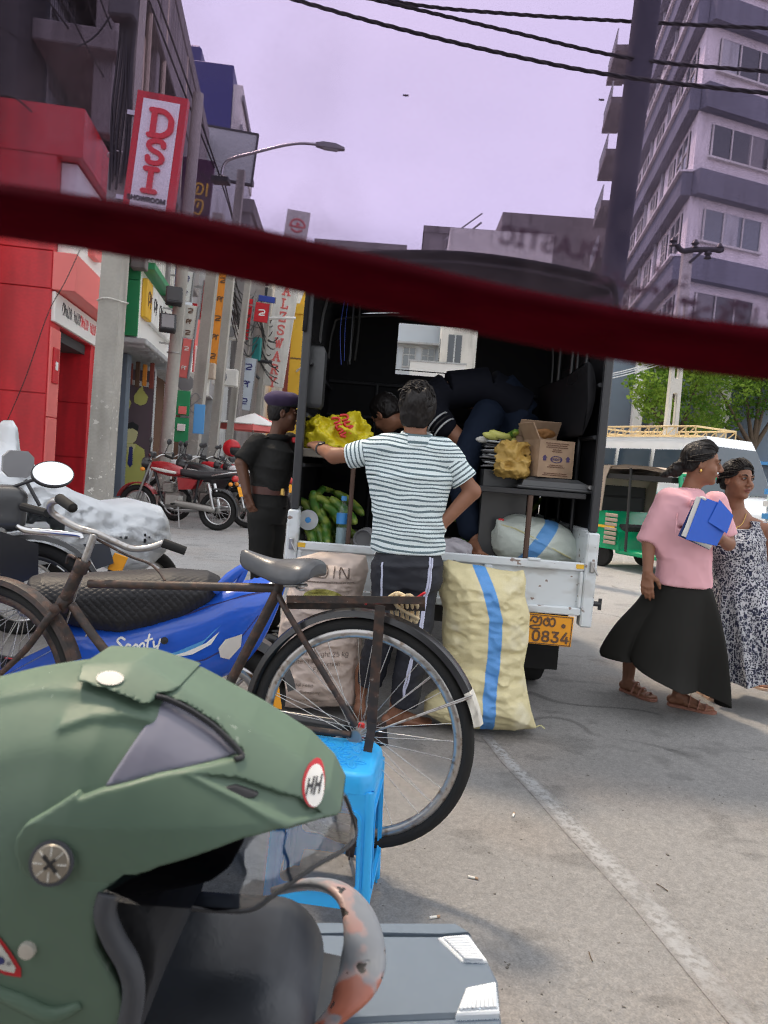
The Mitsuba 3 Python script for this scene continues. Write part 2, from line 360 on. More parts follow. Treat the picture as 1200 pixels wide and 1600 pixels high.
# ================================================================ the setting: road, pavement, marking
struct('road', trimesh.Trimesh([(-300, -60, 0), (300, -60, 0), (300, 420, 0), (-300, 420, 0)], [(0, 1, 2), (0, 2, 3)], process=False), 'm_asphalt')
SANG = 8.4
SF = frame((-3.4, 0, 0), SANG)                     # the street: x to the right of the shop fronts, y along them
def lp(px, py, xl=0.0):
    d = ray(px, py); R, S, O = SF[:3, 0], SF[:3, 1], SF[:3, 3]
    p = CAM + d * ((xl - (CAM - O) @ R) / (d @ R)); return (p - O) @ S, p[2]
def sl(x, y, z=0.0): return SF[:3, :3] @ V(x, y, z) + SF[:3, 3]
struct('pavement', tf(bb((-3, 6, 0.004), (0.9, 75, 0.12), 0.02), SF), 'm_paving')
for k in range(16):
    struct('kerb', tf(bb((0.902, 6 + 1.6 * k, 0.004), (1.05, 7.585 + 1.6 * k, 0.135), 0.015), SF), 'm_concrete')
L_ = [(752, 1150), (783, 1190), (830, 1240), (875, 1292), (992, 1421), (1125, 1583), (1190, 1660)]
R_ = [(768, 1150), (808, 1190), (868, 1244), (933, 1308), (1054, 1429), (1179, 1583), (1246, 1660)]
q = [ground(*a, 0.002) for a in L_] + [ground(*a, 0.002) for a in R_]
struct('road_marking', trimesh.Trimesh(q, [f for i in range(6) for f in ((i, i + 7, i + 8), (i, i + 8, i + 1))], process=False), 'm_line', uv=np.array([(0, 0)] * 7 + [(1, 0)] * 7, float))

# ================================================================ buildings on the left, in the street's frame
def panel(p, name, lo, hi, m, b=0.006, label=None): return part(p, name, bb(lo, hi, b), m, smooth=False, label=label)
def face_cam(s, h, depth=0.02, bold=True):
    """Lettering standing up in the plane y = const, read from -y."""
    return tf(ctext(s, h, depth, bold), basis((0, 0, 0), (1, 0, 0), (0, 0, 1), (0, -1, 0)))
def face_street(s, h, depth=0.02, bold=True):
    """Lettering standing up in the plane x = const, read from +x."""
    return tf(ctext(s, h, depth, bold), basis((0, 0, 0), (0, 1, 0), (0, 0, 1), (1, 0, 0)))
def moved(m, *o): m = m.copy(); m.apply_translation(o); return m

# the red shop
s1 = thing('red_shop', 'red panelled shop front with white sign boards beside the concrete pole', 'shop', SF)
part(s1, 'wall', cat(bb((-6, 10.83, 0), (-0.004, 11.33, 3.4)), bb((-6, 13.2, 0), (-0.004, 14.4, 3.4)), bb((-6, 11.33, 2.96), (-0.004, 13.2, 3.4)), bb((-6, 11.33, 0), (-0.72, 13.2, 2.96)), bb((-6, 10.83, 3.4), (-0.004, 14.4, 5.9))), 'm_red', False)
zj = [0.05, 1.93, 3.42, 3.95, 5.9]
for i in range(4):
    for x0, x1 in ((-3.4, -1.45), (-1.44, 0.0)): panel(s1, 'panel', (x0, 10.80, zj[i] + 0.006), (x1 - 0.006, 10.835, zj[i + 1] - 0.006), 'm_red')
for z0, z1 in ((0.1, 1.0), (1.01, 1.95), (1.96, 2.9)): panel(s1, 'panel', (-0.70, 13.17, z0), (0.0, 13.205, z1 - 0.006), 'm_red')
for z0, z1 in ((0.1, 1.6), (1.61, 2.9)): panel(s1, 'panel', (-0.005, 10.84, z0), (0.02, 11.32, z1 - 0.006), 'm_pink')
panel(s1, 'fascia', (-0.004, 10.83, 3.42), (0.32, 14.3, 3.95), 'm_pink')
panel(s1, 'sign_board', (0.0, 11.0, 3.97), (0.22, 14.3, 5.25), 'm_white')
panel(s1, 'cornice', (-0.8, 10.78, 5.27), (0.34, 14.35, 5.95), 'm_red')
panel(s1, 'lower_sign', (-0.004, 10.86, 2.98), (0.05, 13.4, 3.40), 'm_white')
lt = [moved(face_street(c, 0.85, 0.10), 0.22, 12.15 + 0.8 * i, 4.62) for i, c in enumerate('DSI')]
for m in lt: part(s1, 'letter', m, 'm_pink', False)
sg = [[(0, 0), (.05, .1), (.1, .1), (.12, 0), (.06, -.06)], [(.17, -.05), (.17, .1)], [(.17, .03), (.24, .05), (.26, -.05)], [(.32, .1), (.3, -.03), (.36, -.06), (.4, .02), (.4, .1)], [(.46, -.05), (.5, .1), (.56, .05), (.52, -.05)]]
for j in range(4):
    g = glyphs([[(a * 0.9, b + 0.0) for a, b in s] for s in sg[(j % 2):]], 0.022, 0.006)
    part(s1, 'lettering', tf(g, basis((0.05, 11.2 + 0.5 * j, 3.2), (0, 1, 0), (0, 0, 1), (1, 0, 0))), 'm_darkgrey' if j < 2 else 'm_letter', False)
part(s1, 'door_frame', cat(bb((-0.5, 11.34, 0), (-0.30, 11.42, 2.95)), bb((-0.68, 11.36, 2.80), (-0.1, 13.17, 2.955))), 'm_darkgrey', False)
for k in range(26): panel(s1, 'shutter_slat', (-0.66, 11.44, 0.08 + 0.105 * k), (-0.60 + 0.02 * (k % 2), 13.16, 0.178 + 0.105 * k), 'm_midgrey', 0.01)
for k in range(26): part(s1, 'shutter_guide', bb((-0.62, 11.42, 0.1 + 0.105 * k), (-0.545, 11.47, 0.15 + 0.105 * k), 0.005), 'm_white', False)
part(s1, 'emblem', cat(bb((0.02, 10.95, 2.1), (0.05, 11.2, 2.62), 0.01)), 'm_red', False)
part(s1, 'emblem_mark', bb((0.05, 11.02, 2.3), (0.056, 11.13, 2.42)), 'm_white', False)

# the tall pale building on the left edge
cb = thing('corner_building', 'tall plain cream building at the left edge of the view', 'building', SF)
part(cb, 'wall', bb((-9, 9.6, 0), (-1.06, 10.76, 14)), 'm_cream', False)
part(cb, 'down_pipe', tube([(-1.02, 9.58, 0.2), (-1.02, 9.58, 9)], 0.035, 8), 'm_midgrey')
for k in range(5): part(cb, 'pipe_clip', bb((-1.08, 9.55, 1 + 1.7 * k), (-0.96, 9.60, 1.05 + 1.7 * k)), 'm_steel', False)

# the dark building whose upper storeys jut out over the pavement
ub = thing('upper_building', 'dark weathered building with upper storeys jutting over the red shop', 'building', SF)
part(ub, 'wall', bb((-8, 10.8, 5.98), (-0.6, 23.4, 10.9)), 'm_darkgrey', False)
for z, x1, t in ((7.05, 0.6, 0.30), (9.0, 0.6, 0.34), (10.6, 0.6, 0.4)): part(ub, 'floor_slab', bb((-0.6, 11.3, z), (x1, 23.4, z + t), 0.02), 'm_greywall', False)
for y0, y1, z0, z1 in ((12.0, 14.6, 9.36, 9.9), (18.2, 23.3, 6.0, 8.98), (14.8, 23.3, 9.36, 10.58)): part(ub, 'parapet', bb((0.38, y0, z0), (0.58, y1, z1), 0.02), 'm_greywall', False)
part(ub, 'soffit', bb((0.0, 19.7, 4.45), (0.5, 23.4, 4.75), 0.02), 'm_greywall', False)
for y in (11.6, 13.4, 15.0, 17.9): 
    part(ub, 'column', bb((0.2, y, 4.8 if y > 14.4 else 5.97), (0.5, y + 0.3, 10.6), 0.02), 'm_greywall', False)
    part(ub, 'drain_pipe', tube([(0.55, y + 0.42, 6.0), (0.55, y + 0.42, 10.6)], 0.05, 8), 'm_cream')
for k in range(5):
    y = 11.95 + 1.0 * k
    w = part(ub, 'window', bb((-0.62, y, 6.3), (-0.56, y + 0.8, 8.6)), 'm_window', False)
    part(w, 'grille', cat([bb((-0.55, y, 6.4 + 0.36 * j), (-0.52, y + 0.8, 6.42 + 0.36 * j)) for j in range(6)] + [bb((-0.555, y + 0.2 * j, 6.3), (-0.53, y + 0.02 + 0.2 * j, 8.6)) for j in range(5)]), 'm_steel', False)
for k in range(7):
    part(ub, 'curtain', tf(box(0.03, 0.35, 1.7 + 0.3 * (k % 3), (0, 0, 0), 0.01), frame((0.2, 12.1 + 0.45 * k, 8.2 - 0.1 * (k % 2)), 4 * (k % 3 - 1))), 'm_midgrey' if k % 3 else 'm_cream', False)
part(ub, 'pale_wall', bb((0.3, 11.9, 7.36), (0.34, 15.0, 8.98)), 'm_cream', False)

# the vertical sign with the red border
def hang_sign(key, label, M, w, h, border, board, texts, t=0.12, bw=0.1):
    k = thing(key, label, 'sign', M)
    part(k, 'board', bb((-w / 2 + bw, -t / 2 - 0.01, -h / 2 + bw), (w / 2 - bw, t / 2 + 0.01, h / 2 - bw)), board, False)
    for a, b in (((-w / 2, -t / 2, -h / 2), (-w / 2 + bw, t / 2, h / 2)), ((w / 2 - bw, -t / 2, -h / 2), (w / 2, t / 2, h / 2)), ((-w / 2 + bw, -t / 2, h / 2 - bw), (w / 2 - bw, t / 2, h / 2)), ((-w / 2 + bw, -t / 2, -h / 2), (w / 2 - bw, t / 2, -h / 2 + bw))):
        part(k, 'border', bb(a, b), border, False)
    for s, hh, x, z, m, *more in texts:
        g = face_cam(s, hh, 0.02) if isinstance(s, str) else tf(s, basis((0, 0, 0), (1, 0, 0), (0, 0, 1), (0, -1, 0)))
        if more: g = tf(g, np.diag([more[0], 1, 1, 1]))
        part(k, 'letter' if isinstance(s, str) and len(s) == 1 else 'lettering', moved(g, x, -t / 2 - 0.01, z), m, False)
    for z in (-h / 3, h / 3): part(k, 'bracket', bb((-w / 2 - 0.12, 0.0, z - 0.03), (-w / 2, 0.06, z + 0.03)), 'm_steel', False)
    return k
def serif(ch, h, bw=0.14):
    """Block letters with slab serifs for the shop signs."""
    w = h * 0.62; P_ = {'D': [[(0, 0), (0, 1)], [(0, 1), (.55, .98), (.95, .75), (1, .5), (.95, .25), (.55, .02), (0, 0)], [(-.18, 0), (.3, 0)], [(-.18, 1), (.3, 1)]],
        'S': [[(.95, .78), (.9, .95), (.5, 1.0), (.1, .9), (.05, .72), (.3, .56), (.7, .46), (.95, .28), (.85, .08), (.5, 0), (.12, .05), (.05, .24)]],
        'I': [[(.5, 0), (.5, 1)], [(.12, 0), (.88, 0)], [(.12, 1), (.88, 1)]],
        'A': [[(.05, 0), (.5, 1)], [(.5, 1), (.95, 0)], [(.25, .36), (.75, .36)], [(-.12, 0), (.25, 0)], [(.75, 0), (1.12, 0)]],
        'L': [[(.2, 0), (.2, 1)], [(-.02, 1), (.45, 1)], [(-.02, 0), (.95, 0)], [(.95, 0), (.95, .25)]],
        'Z': [[(.05, 1), (.95, 1)], [(.95, 1), (.05, 0)], [(.05, 0), (.95, 0)], [(.05, 1), (.05, .78)], [(.95, 0), (.95, .22)]],
        'W': [[(0, 1), (.28, 0)], [(.28, 0), (.5, .8)], [(.5, .8), (.72, 0)], [(.72, 0), (1, 1)], [(-.15, 1), (.2, 1)], [(.8, 1), (1.15, 1)]],
        'R': [[(.12, 0), (.12, 1)], [(.12, 1), (.6, 1), (.88, .88), (.9, .68), (.6, .5), (.12, .5)], [(.5, .5), (.92, 0)], [(-.08, 0), (.32, 0)], [(.78, 0), (1.08, 0)], [(-.08, 1), (.2, 1)]],
        'Y': [[(.5, 0), (.5, .48)], [(.5, .48), (.08, 1)], [(.5, .48), (.92, 1)], [(.28, 0), (.72, 0)], [(-.08, 1), (.26, 1)], [(.74, 1), (1.08, 1)]]}[ch]
    g = glyphs([[(a * w, b * h) for a, b in s] for s in P_], bw * h, 0.03); c = g.bounds.mean(0); g.apply_translation((-c[0], -c[1], 0)); return g
def upright(px0, px1, Y, tilt=0.0):
    c = at((px0[0] + px1[0]) / 2, (px0[1] + px1[1]) / 2, Y); return frame(c, SANG * 0.0, ry=tilt)
hang_sign('shop_sign', 'tall white hanging sign with red border and red letters above the red shop', frame(at(243, 250, 10.1), 3, ry=4.5), 0.66, 1.66, 'm_red', 'm_white',
          [(serif('D', 0.32, 0.2), 0, 0.03, 0.44, 'm_letter', 1.15), (serif('S', 0.29, 0.2), 0, 0.01, 0.07, 'm_letter', 1.15), (serif('I', 0.29, 0.22), 0, -0.01, -0.30, 'm_letter', 1.1), ('SHOWROOM', 0.06, -0.03, -0.55, 'm_black')], 0.12, 0.09)
pz = 'pole'
hang_sign('glyph_sign', 'dark purple hanging sign with yellow glyphs below the blank billboard', frame(at(305, 305, 18.5), 4, ry=3), 0.78, 1.7, 'm_purple', 'm_purple',
          [(glyphs([[(0, 0), (.1, .14), (.24, .1), (.22, -.08), (.08, -.1), (0, 0)], [(.11, -.04), (.13, .06)], [(.34, -.12), (.34, .16)]], 0.045, 0.02), 0, -0.06, 0.12, 'm_yellow'), (glyphs([[(0, .02), (.04, .16), (.2, .16), (.22, 0), (.16, -.16), (.05, -.14)], [(.1, .0), (.12, .1)]], 0.045, 0.02), 0, 0.0, -0.3, 'm_yellow')], 0.12, 0.05)
k = hang_sign('street_sign', 'very tall white hanging sign with red outlined letters over the street', frame(at(446, 468, 34.0), 2, ry=5), 1.02, 7.9, 'm_offwhite', 'm_offwhite',
          [(serif(c, 0.40, 0.15), 0, 0.02, 0.38 - 0.593 * i, 'm_letterpale', 1.12) for i, c in enumerate('ALZSWARY')] +
          [(glyphs([[(-.32, 0), (-.23, .23), (0, .32), (.23, .23), (.32, 0), (-.32, 0)], [(-.23, -.15), (0, -.24), (.23, -.15)], [(0, .04), (0, .15), (.08, .1)]], 0.06, 0.03), 0, 0.02, 3.25, 'm_letter')], 0.2, 0.03)

# the green shop, the blue shop and the rest of the row
s2 = thing('green_shop', 'shop with green sign box, white fins and black door pillar', 'shop', SF)
part(s2, 'wall', cat(bb((-6, 14.45, 0), (-0.9, 19.6, 4.43)), bb((-6, 19.0, 0), (-0.02, 19.6, 4.43))), 'm_palegrey', False)
panel(s2, 'green_panel', (-1.2, 15.28, 3.5), (0.36, 15.34, 4.62), 'm_green'); panel(s2, 'green_panel', (-1.2, 15.28, 4.63), (0.36, 15.34, 6.6), 'm_green')
panel(s2, 'sign_box', (-1.0, 15.345, 3.5), (0.34, 19.6, 6.55), 'm_white')
for i in range(14): panel(s2, 'fin', (0.342, 15.5 + 0.29 * i, 5.05), (0.42, 15.66 + 0.29 * i, 6.5), 'm_offwhite')
panel(s2, 'ledge', (0.342, 15.36, 4.88), (0.62, 19.5, 5.02), 'm_green')
for i in range(5):
    b_ = panel(s2, 'name_board', (0.342, 15.6 + 0.72 * i, 3.95), (0.46, 16.2 + 0.72 * i, 4.75), 'm_white' if i else 'm_yellow', 0.02)
    part(b_, 'lettering', moved(tf(glyphs([[(-.14, -.12), (-.16, .1), (0, .16), (.04, 0), (-.08, -.04)], [(.1, -.14), (.12, .14)], [(.16, 0), (.22, .1)]], 0.045, 0.01), basis((0, 0, 0), (0, 1, 0), (0, 0, 1), (1, 0, 0))), 0.46, 15.9 + 0.72 * i, 4.35), 'm_darkgrey' if i else 'm_brown', False)
part(s2, 'canopy', cat([bb((-1.0, 15.3, 3.36), (0.55, 19.6, 3.48), 0.02)] + [bb((-0.9, 15.4 + 0.5 * i, 3.30), (0.5, 15.44 + 0.5 * i, 3.36)) for i in range(8)]), 'm_palegrey', False)
part(s2, 'door_pillar', bb((-0.55, 16.6, 0.1), (-0.05, 17.0, 3.3), 0.02), 'm_greyblue', False)
dr_ = part(s2, 'door', bb((-0.88, 16.2, 0.12), (-0.56, 16.25, 2.9), 0.01), 'm_offwhite', False)
part(dr_, 'handle', tube([(-0.62, 16.18, 1.1), (-0.62, 16.14, 1.2), (-0.62, 16.14, 1.5), (-0.62, 16.18, 1.6)], 0.015, 6), 'm_steel')
part(dr_, 'lettering', moved(face_cam('TY', 0.2, 0.01), -0.70, 16.2, 2.25), 'm_brown', False)
part(dr_, 'drawing', tf(glyphs([[(0, 0), (.1, .2), (.05, .4), (-.08, .5)], [(-.1, .1), (.08, .1), (.1, -.1)], [(-.1, .6), (.05, .75), (.12, .9)]], 0.02, 0.004), basis((-0.72, 16.2, 0.9), (1, 0, 0), (0, 0, 1), (0, -1, 0))), 'm_midgrey', False)
ps = part(s2, 'poster', bb((-0.62, 18.0, 0.35), (0.30, 18.05, 3.1)), mat('m_poster', (0.11, 0.075, 0.09), 0.5), False, label='tall shop poster showing a man in a pale yellow shirt and two pears')
def pst(name, poly, m, d): part(ps, name, tf(extr(Polygon(poly).buffer(0.01), d), basis((-0.15, 17.998, 0.35), (1, 0, 0), (0, 0, 1), (0, -1, 0))), m, False)
mat('m_posteryellow', (0.50, 0.50, 0.14), 0.5); mat('m_posterface', (0.62, 0.58, 0.30), 0.5)
pst('shirt', [(-.36, 0), (-.38, .5), (-.30, .86), (-.08, .98), (.1, .98), (.30, .86), (.36, .5), (.34, 0)], 'm_posteryellow', 0.004)
pst('shirt_front', [(-.1, .96), (0, .6), (.1, .96)], 'm_posterface', 0.006); pst('tie', [(-.03, .9), (.03, .9), (.05, .5), (0, .42), (-.05, .5)], 'm_navy', 0.008)
pst('face', [(-.11, 1.0), (-.14, 1.2), (-.1, 1.38), (.06, 1.4), (.13, 1.25), (.1, 1.08), (.02, 1.0)], 'm_posterface', 0.006); pst('hair', [(-.16, 1.25), (-.15, 1.42), (0, 1.5), (.14, 1.42), (.13, 1.3), (.02, 1.36), (-.1, 1.34)], 'm_black', 0.008)
for dx, dz in ((-.22, 1.95), (.16, 2.1)): pst('pear', [(dx - .14, dz - .12), (dx - .15, dz + .02), (dx - .04, dz + .2), (dx + .02, dz + .26), (dx + .05, dz + .16), (dx + .16, dz + .02), (dx + .12, dz - .13), (dx, dz - .18)], 'm_posteryellow', 0.005)
pst('caption_band', [(-.44, 2.42), (.42, 2.36), (.42, 2.46), (-.44, 2.52)], 'm_offwhite', 0.005)
for i in range(6): part(s2, 'hanging_garment', tf(box(0.1, 0.03, 0.5 + 0.1 * (i % 2), (0, 0, 0), 0.01), frame((-0.5 + 0.16 * i, 17.6, 2.95), 0)), ('m_brown', 'm_orange', 'm_redbrown')[i % 3], False)

def row_shop(label, y0, y1, h, wall, side, front, sign, proj, zc, zt, n=3, door='m_brown', extra=None):
    s = thing('row_shop', label, 'shop', SF)
    part(s, 'wall', bb((-6, y0 + 0.02, 0.1), (-0.3, y1, h)), wall, False)
    part(s, 'side_wall', bb((-0.3, y0 + 0.02, 0.1), (0.0, y0 + 0.35, zc)), wall, False)
    part(s, 'doorway', bb((-0.32, y0 + 0.4, 0.1), (-0.28, y1 - 0.2, zc - 0.1)), door, False)
    panel(s, 'sign_end', (-0.6, y0, zc), (proj, y0 + 0.08, zt), side); panel(s, 'sign_box', (-0.6, y0 + 0.082, zc), (proj - 0.01, y1 - 0.1, zt - 0.02), front)
    w = (y1 - y0 - 0.3) / n
    for i in range(n):
        b_ = panel(s, 'name_board', (proj - 0.01, y0 + 0.2 + w * i, zc + 0.15), (proj + 0.12, y0 + 0.1 + w * (i + 1), zc + 0.15 + (zt - zc) * (0.45 + 0.3 * ((i * 7) % 3) / 3)), sign[i % len(sign)], 0.02)
        g = glyphs([[(-.2, -.1), (-.22, .1), (-.08, .14), (-.05, -.05)], [(.05, -.12), (.05, .12), (.16, .1), (.17, -.1)], [(.26, -.1), (.3, .1)]], 0.05, 0.01)
        part(b_, 'lettering', tf(g, basis((proj + 0.12, y0 + 0.15 + w * (i + 0.5), zc + 0.15 + (zt - zc) * 0.25), (0, 1, 0), (0, 0, 1), (1, 0, 0))), ('m_navy', 'm_letter', 'm_darkgrey')[i % 3], False)
    part(s, 'awning', bb((-0.3, y0 + 0.1, zc - 0.1), (proj + 0.35, y1 - 0.05, zc - 0.03), 0.01), 'm_palegrey', False)
    for i in range(max(2, int((y1 - y0) / 1.6))):
        yy = y0 + 0.6 + 1.6 * i
        if yy + 0.9 < y1 and h > zt + 1.4:
            w_ = part(s, 'window', bb((-0.31, yy, zt + 0.35), (-0.26, yy + 0.9, min(h - 0.4, zt + 1.6))), 'm_window', False)
            part(w_, 'frame', cat(bb((-0.262, yy - 0.05, zt + 0.3), (-0.22, yy + 0.95, zt + 0.35)), bb((-0.262, yy + 0.42, zt + 0.35), (-0.24, yy + 0.48, min(h - 0.4, zt + 1.6)))), 'm_offwhite', False)
    return s
row_shop('shop with dark blue sign box end and white blue name boards behind the thin pole', 19.8, 23.6, 4.4, 'm_palegrey', 'm_blue', 'm_paleblue', ['m_white', 'm_skyblue', 'm_white'], 0.40, 3.45, 6.4)
row_shop('shop with white and red name boards just past the blue sign box', 23.8, 28.4, 9.0, 'm_offwhite', 'm_red', 'm_pink', ['m_white', 'm_pink', 'm_white'], 0.5, 3.3, 5.9)
row_shop('shop with white boards and a red sign end, just before the yellow sign end', 28.6, 34.4, 8.2, 'm_cream', 'm_white', 'm_offwhite', ['m_white', 'm_red'], 0.55, 3.4, 6.6)
sy = row_shop('narrow shop with a bright yellow sign end rising between two poles', 34.6, 41.0, 11.0, 'm_palegrey', 'm_yellow', 'm_yellow', ['m_yellow', 'm_orange'], 0.62, 3.2, 9.6)
row_shop('shop with red and white striped sign end beyond the yellow one', 41.2, 48.0, 10.0, 'm_offwhite', 'm_red', 'm_white', ['m_red', 'm_white'], 0.6, 3.4, 8.4)
row_shop('pale grey blue shop at the far end of the row', 48.2, 60.0, 9.0, 'm_paleblue', 'm_paleblue', 'm_paleblue', ['m_white'], 0.5, 3.2, 5.6)

# ---------------------------------------------------------------- farther buildings
def windows(k, n, name='window', **kw): pass
def block(key, label, M, sx, sy, h, wall, rows=(), cols=(), ww=1.0, wh=1.3, frame_m='m_offwhite', glass='m_window', roof=None, face=-1):
    """A building: local x along its front (0..sx), y into it, z up; windows on the front at cols x rows."""
    k = thing(key, label, 'building', M)
    part(k, 'wall', bb((0, 0, 0), (sx, sy, h)), wall, False)
    part(k, 'parapet', cat(bb((-0.1, -0.1, h), (sx + 0.1, 0.15, h + 0.5)), bb((-0.1, 0.15, h), (0.15, sy, h + 0.5)), bb((sx - 0.15, 0.15, h), (sx + 0.1, sy, h + 0.5))), roof or wall, False)
    for z in rows:
        for x in cols:
            w = part(k, 'window', bb((x, -0.03, z), (x + ww, 0.02, z + wh)), glass, False)
            part(w, 'frame', cat(bb((x - 0.06, -0.07, z - 0.08), (x + ww + 0.06, -0.03, z)), bb((x - 0.06, -0.07, z + wh), (x + ww + 0.06, -0.03, z + wh + 0.06)), bb((x - 0.06, -0.06, z), (x, -0.03, z + wh)), bb((x + ww, -0.06, z), (x + ww + 0.06, -0.03, z + wh)), bb((x + ww / 2 - 0.03, -0.05, z), (x + ww / 2 + 0.03, -0.03, z + wh)), bb((x, -0.05, z + wh * 0.6), (x + ww / 2 - 0.03, -0.03, z + wh * 0.6 + 0.05)), bb((x + ww / 2 + 0.03, -0.05, z + wh * 0.6), (x + ww, -0.03, z + wh * 0.6 + 0.05))), frame_m, False)
    return k
# white frontage with big panes behind the tall white sign
c0 = at(372, 640, 47); wb = block('white_frontage', 'white building with large divided windows behind the tall lettered sign', frame((c0[0], 47, 0), 2), 3.6, 8, 12.5, 'm_offwhite', (9.2, 6.2, 3.2), (0.25, 1.45, 2.6), 0.9, 1.7, 'm_white')
part(wb, 'red_sign', bb((-0.3, -0.9, 7.0), (1.3, -0.75, 8.9), 0.02), 'm_red', False); part(wb, 'red_sign', bb((-0.9, -0.7, 5.6), (-0.5, -0.55, 9.6), 0.02), 'm_red', False)
part(wb, 'blue_beam', bb((0.6, -0.7, 9.0), (2.6, -0.5, 9.5), 0.02), 'm_blue', False); part(wb, 'white_panel', bb((0.2, -0.5, 0.2), (2.4, -0.3, 5.4), 0.02), 'm_paleblue', False)
c0 = at(470, 560, 37); yb = block('yellow_strip_building', 'narrow building with yellow and red upright strips right of the tall lettered sign', frame((c0[0] - 0.55, 37, 0), 2), 0.95, 4, 8.4, 'm_yellow')
part(yb, 'red_strip', bb((-0.25, -0.1, 0.2), (0.0, 0.4, 8.9), 0.02), 'm_redbrown', False)
for z in (2.2, 4.4, 6.2): part(yb, 'joint', bb((0.02, -0.03, z), (0.93, 0.02, z + 0.05)), 'm_brown', False)
part(yb, 'gable', xz([(0.3, 8.9), (0.95, 8.9), (0.62, 9.9)], 0, 0.3), 'm_yellow', False)
part(yb, 'bracket_lamp', tube([(0.4, -0.1, 5.6), (0.6, -0.5, 5.7), (1.3, -0.5, 5.75)], 0.06, 6), 'm_white')
# the blue roof house, the grey blank billboard
c0 = at(312, 200, 27); k = thing('blue_building', 'dark blue box shaped upper storey with white side behind the blank billboard', 'building', frame((c0[0], 27, 0), 6))
part(k, 'wall', bb((-4, 0.1, 0), (1.35, 6, 12.4)), 'm_palegrey', False)
part(k, 'blue_storey', bb((-3, 0, 12.4), (1.05, 5.5, 15.0), 0.03), 'm_navy', False); part(k, 'roof_tank', bb((-1.2, 0.5, 15.0), (-0.2, 1.6, 15.8), 0.1), 'm_navy', False)
part(k, 'white_side', bb((1.05, 0.1, 12.4), (1.40, 5.6, 14.4), 0.02), 'm_offwhite', False)
for z in (12.8, 13.8): part(k, 'side_rail', bb((1.40, 0.0, z), (1.48, 5.6, z + 0.2)), 'm_midgrey', False)
c0 = at(362, 243, 23.5); k = thing('billboard', 'blank grey green billboard on a wall bracket behind the street lamp arm', 'billboard', frame(c0, 4, ry=4))
part(k, 'board', bb((-0.86, -0.05, -0.76), (0.70, 0.05, 0.72)), 'm_billboard', False)
for a, b in (((-0.9, -0.08, 0.72), (0.74, 0.08, 0.77)), ((-0.9, -0.08, -0.81), (0.74, 0.08, -0.76)), ((0.70, -0.08, -0.76), (0.74, 0.08, 0.72)), ((-0.90, -0.08, -0.76), (-0.86, 0.08, 0.72))): part(k, 'frame', bb(a, b), 'm_darkgrey', False)
part(k, 'bracket', cat([bb((-1.6, 0.05, z), (-0.8, 0.12, z + 0.06)) for z in (-0.4, 0.4)]), 'm_steel', False)
c0 = at(366, 330, 29); block('rear_grey_building', 'pale grey building with curved corner under the billboard', frame((c0[0] - 3, 29, 0), 4), 3.6, 7, 10.6, 'm_greywall')

# mid distance building that closes the street, seen over the truck's roof and through its window
mb = block('street_end_building', 'long pale blue building closing the street, seen through the truck window', frame((-4.3, 47, 0), -2), 14.6, 12, 13.6, 'm_paleblue', (10.9, 7.6, 4.3, 1.2), [1.2 + 1.18 * i for i in range(11)], 0.72, 1.15, 'm_palegrey', 'm_windowpale', 'm_palegrey')
for z in (8.95, 5.65, 12.2): part(mb, 'sun_shade', bb((0.9, -0.5, z), (14.0, 0.0, z + 0.12)), 'm_palegrey', False)
part(mb, 'corner_pier', bb((-0.3, -0.35, 0), (0.75, 0.0, 13.6)), 'm_white', False)
for z in (3.0, 6.3, 9.6): part(mb, 'pier_panel', bb((-0.1, -0.42, z), (0.5, -0.352, z + 0.7)), 'm_skyblue', False)
part(mb, 'wing', bb((6.9, -5.2, 0), (12.6, -0.52, 14.6)), 'm_offwhite', False)
for z in (3.9, 7.2, 10.5):
    for x in (7.3, 9.0, 10.4):
        w = part(mb, 'window', bb((x, -5.24, z), (x + 0.75, -5.19, z + 1.6)), 'm_window', False); part(w, 'frame', cat(bb((x - 0.07, -5.28, z - 0.1), (x + 0.82, -5.24, z)), bb((x + 0.34, -5.27, z), (x + 0.41, -5.24, z + 1.6))), 'm_palegrey', False)
    part(mb, 'side_window', bb((6.86, -4.4, z), (6.91, -3.2, z + 1.5)), 'm_window', False)
bl = part(mb, 'balcony', cat(bb((5.3, -6.6, 5.9), (8.3, -5.22, 6.1)), bb((5.3, -6.6, 6.1), (8.3, -6.5, 7.0)), bb((5.3, -6.5, 6.1), (5.4, -5.22, 7.0))), 'm_white', False)
part(bl, 'rail', bb((5.25, -6.65, 7.0), (8.35, -6.45, 7.08)), 'm_palegrey', False)
# roofs of grey buildings above the truck
c0 = at(650, 380, 60); gb = block('grey_roof_building', 'grey flat roofed building showing above the truck, left of the tower', frame((c0[0] + 0.6, 60, 0), -1), 17, 12, 20.0, 'm_greywall')
part(gb, 'stair_tower', bb((6.0, -0.6, 0), (17, 8, 21.8), 0.02), 'm_greywall', False)
w = part(gb, 'opening', bb((6.6, -0.65, 18.1), (9.6, -0.58, 20.0)), 'm_darkgrey', False)
part(gb, 'stair_rail', cat(bar((1.6, -0.5, 18.4), (4.4, -0.5, 20.9), 0.08), bar((1.6, -0.5, 19.3), (4.4, -0.5, 21.6), 0.06)), 'm_midgrey')
c0 = at(560, 380, 62); block('low_grey_building', 'lower grey building with an open roof frame left of the grey flat roofed one', frame((c0[0] - 3.5, 62, 0), -1), 7.4, 10, 18.9, 'm_greywall')

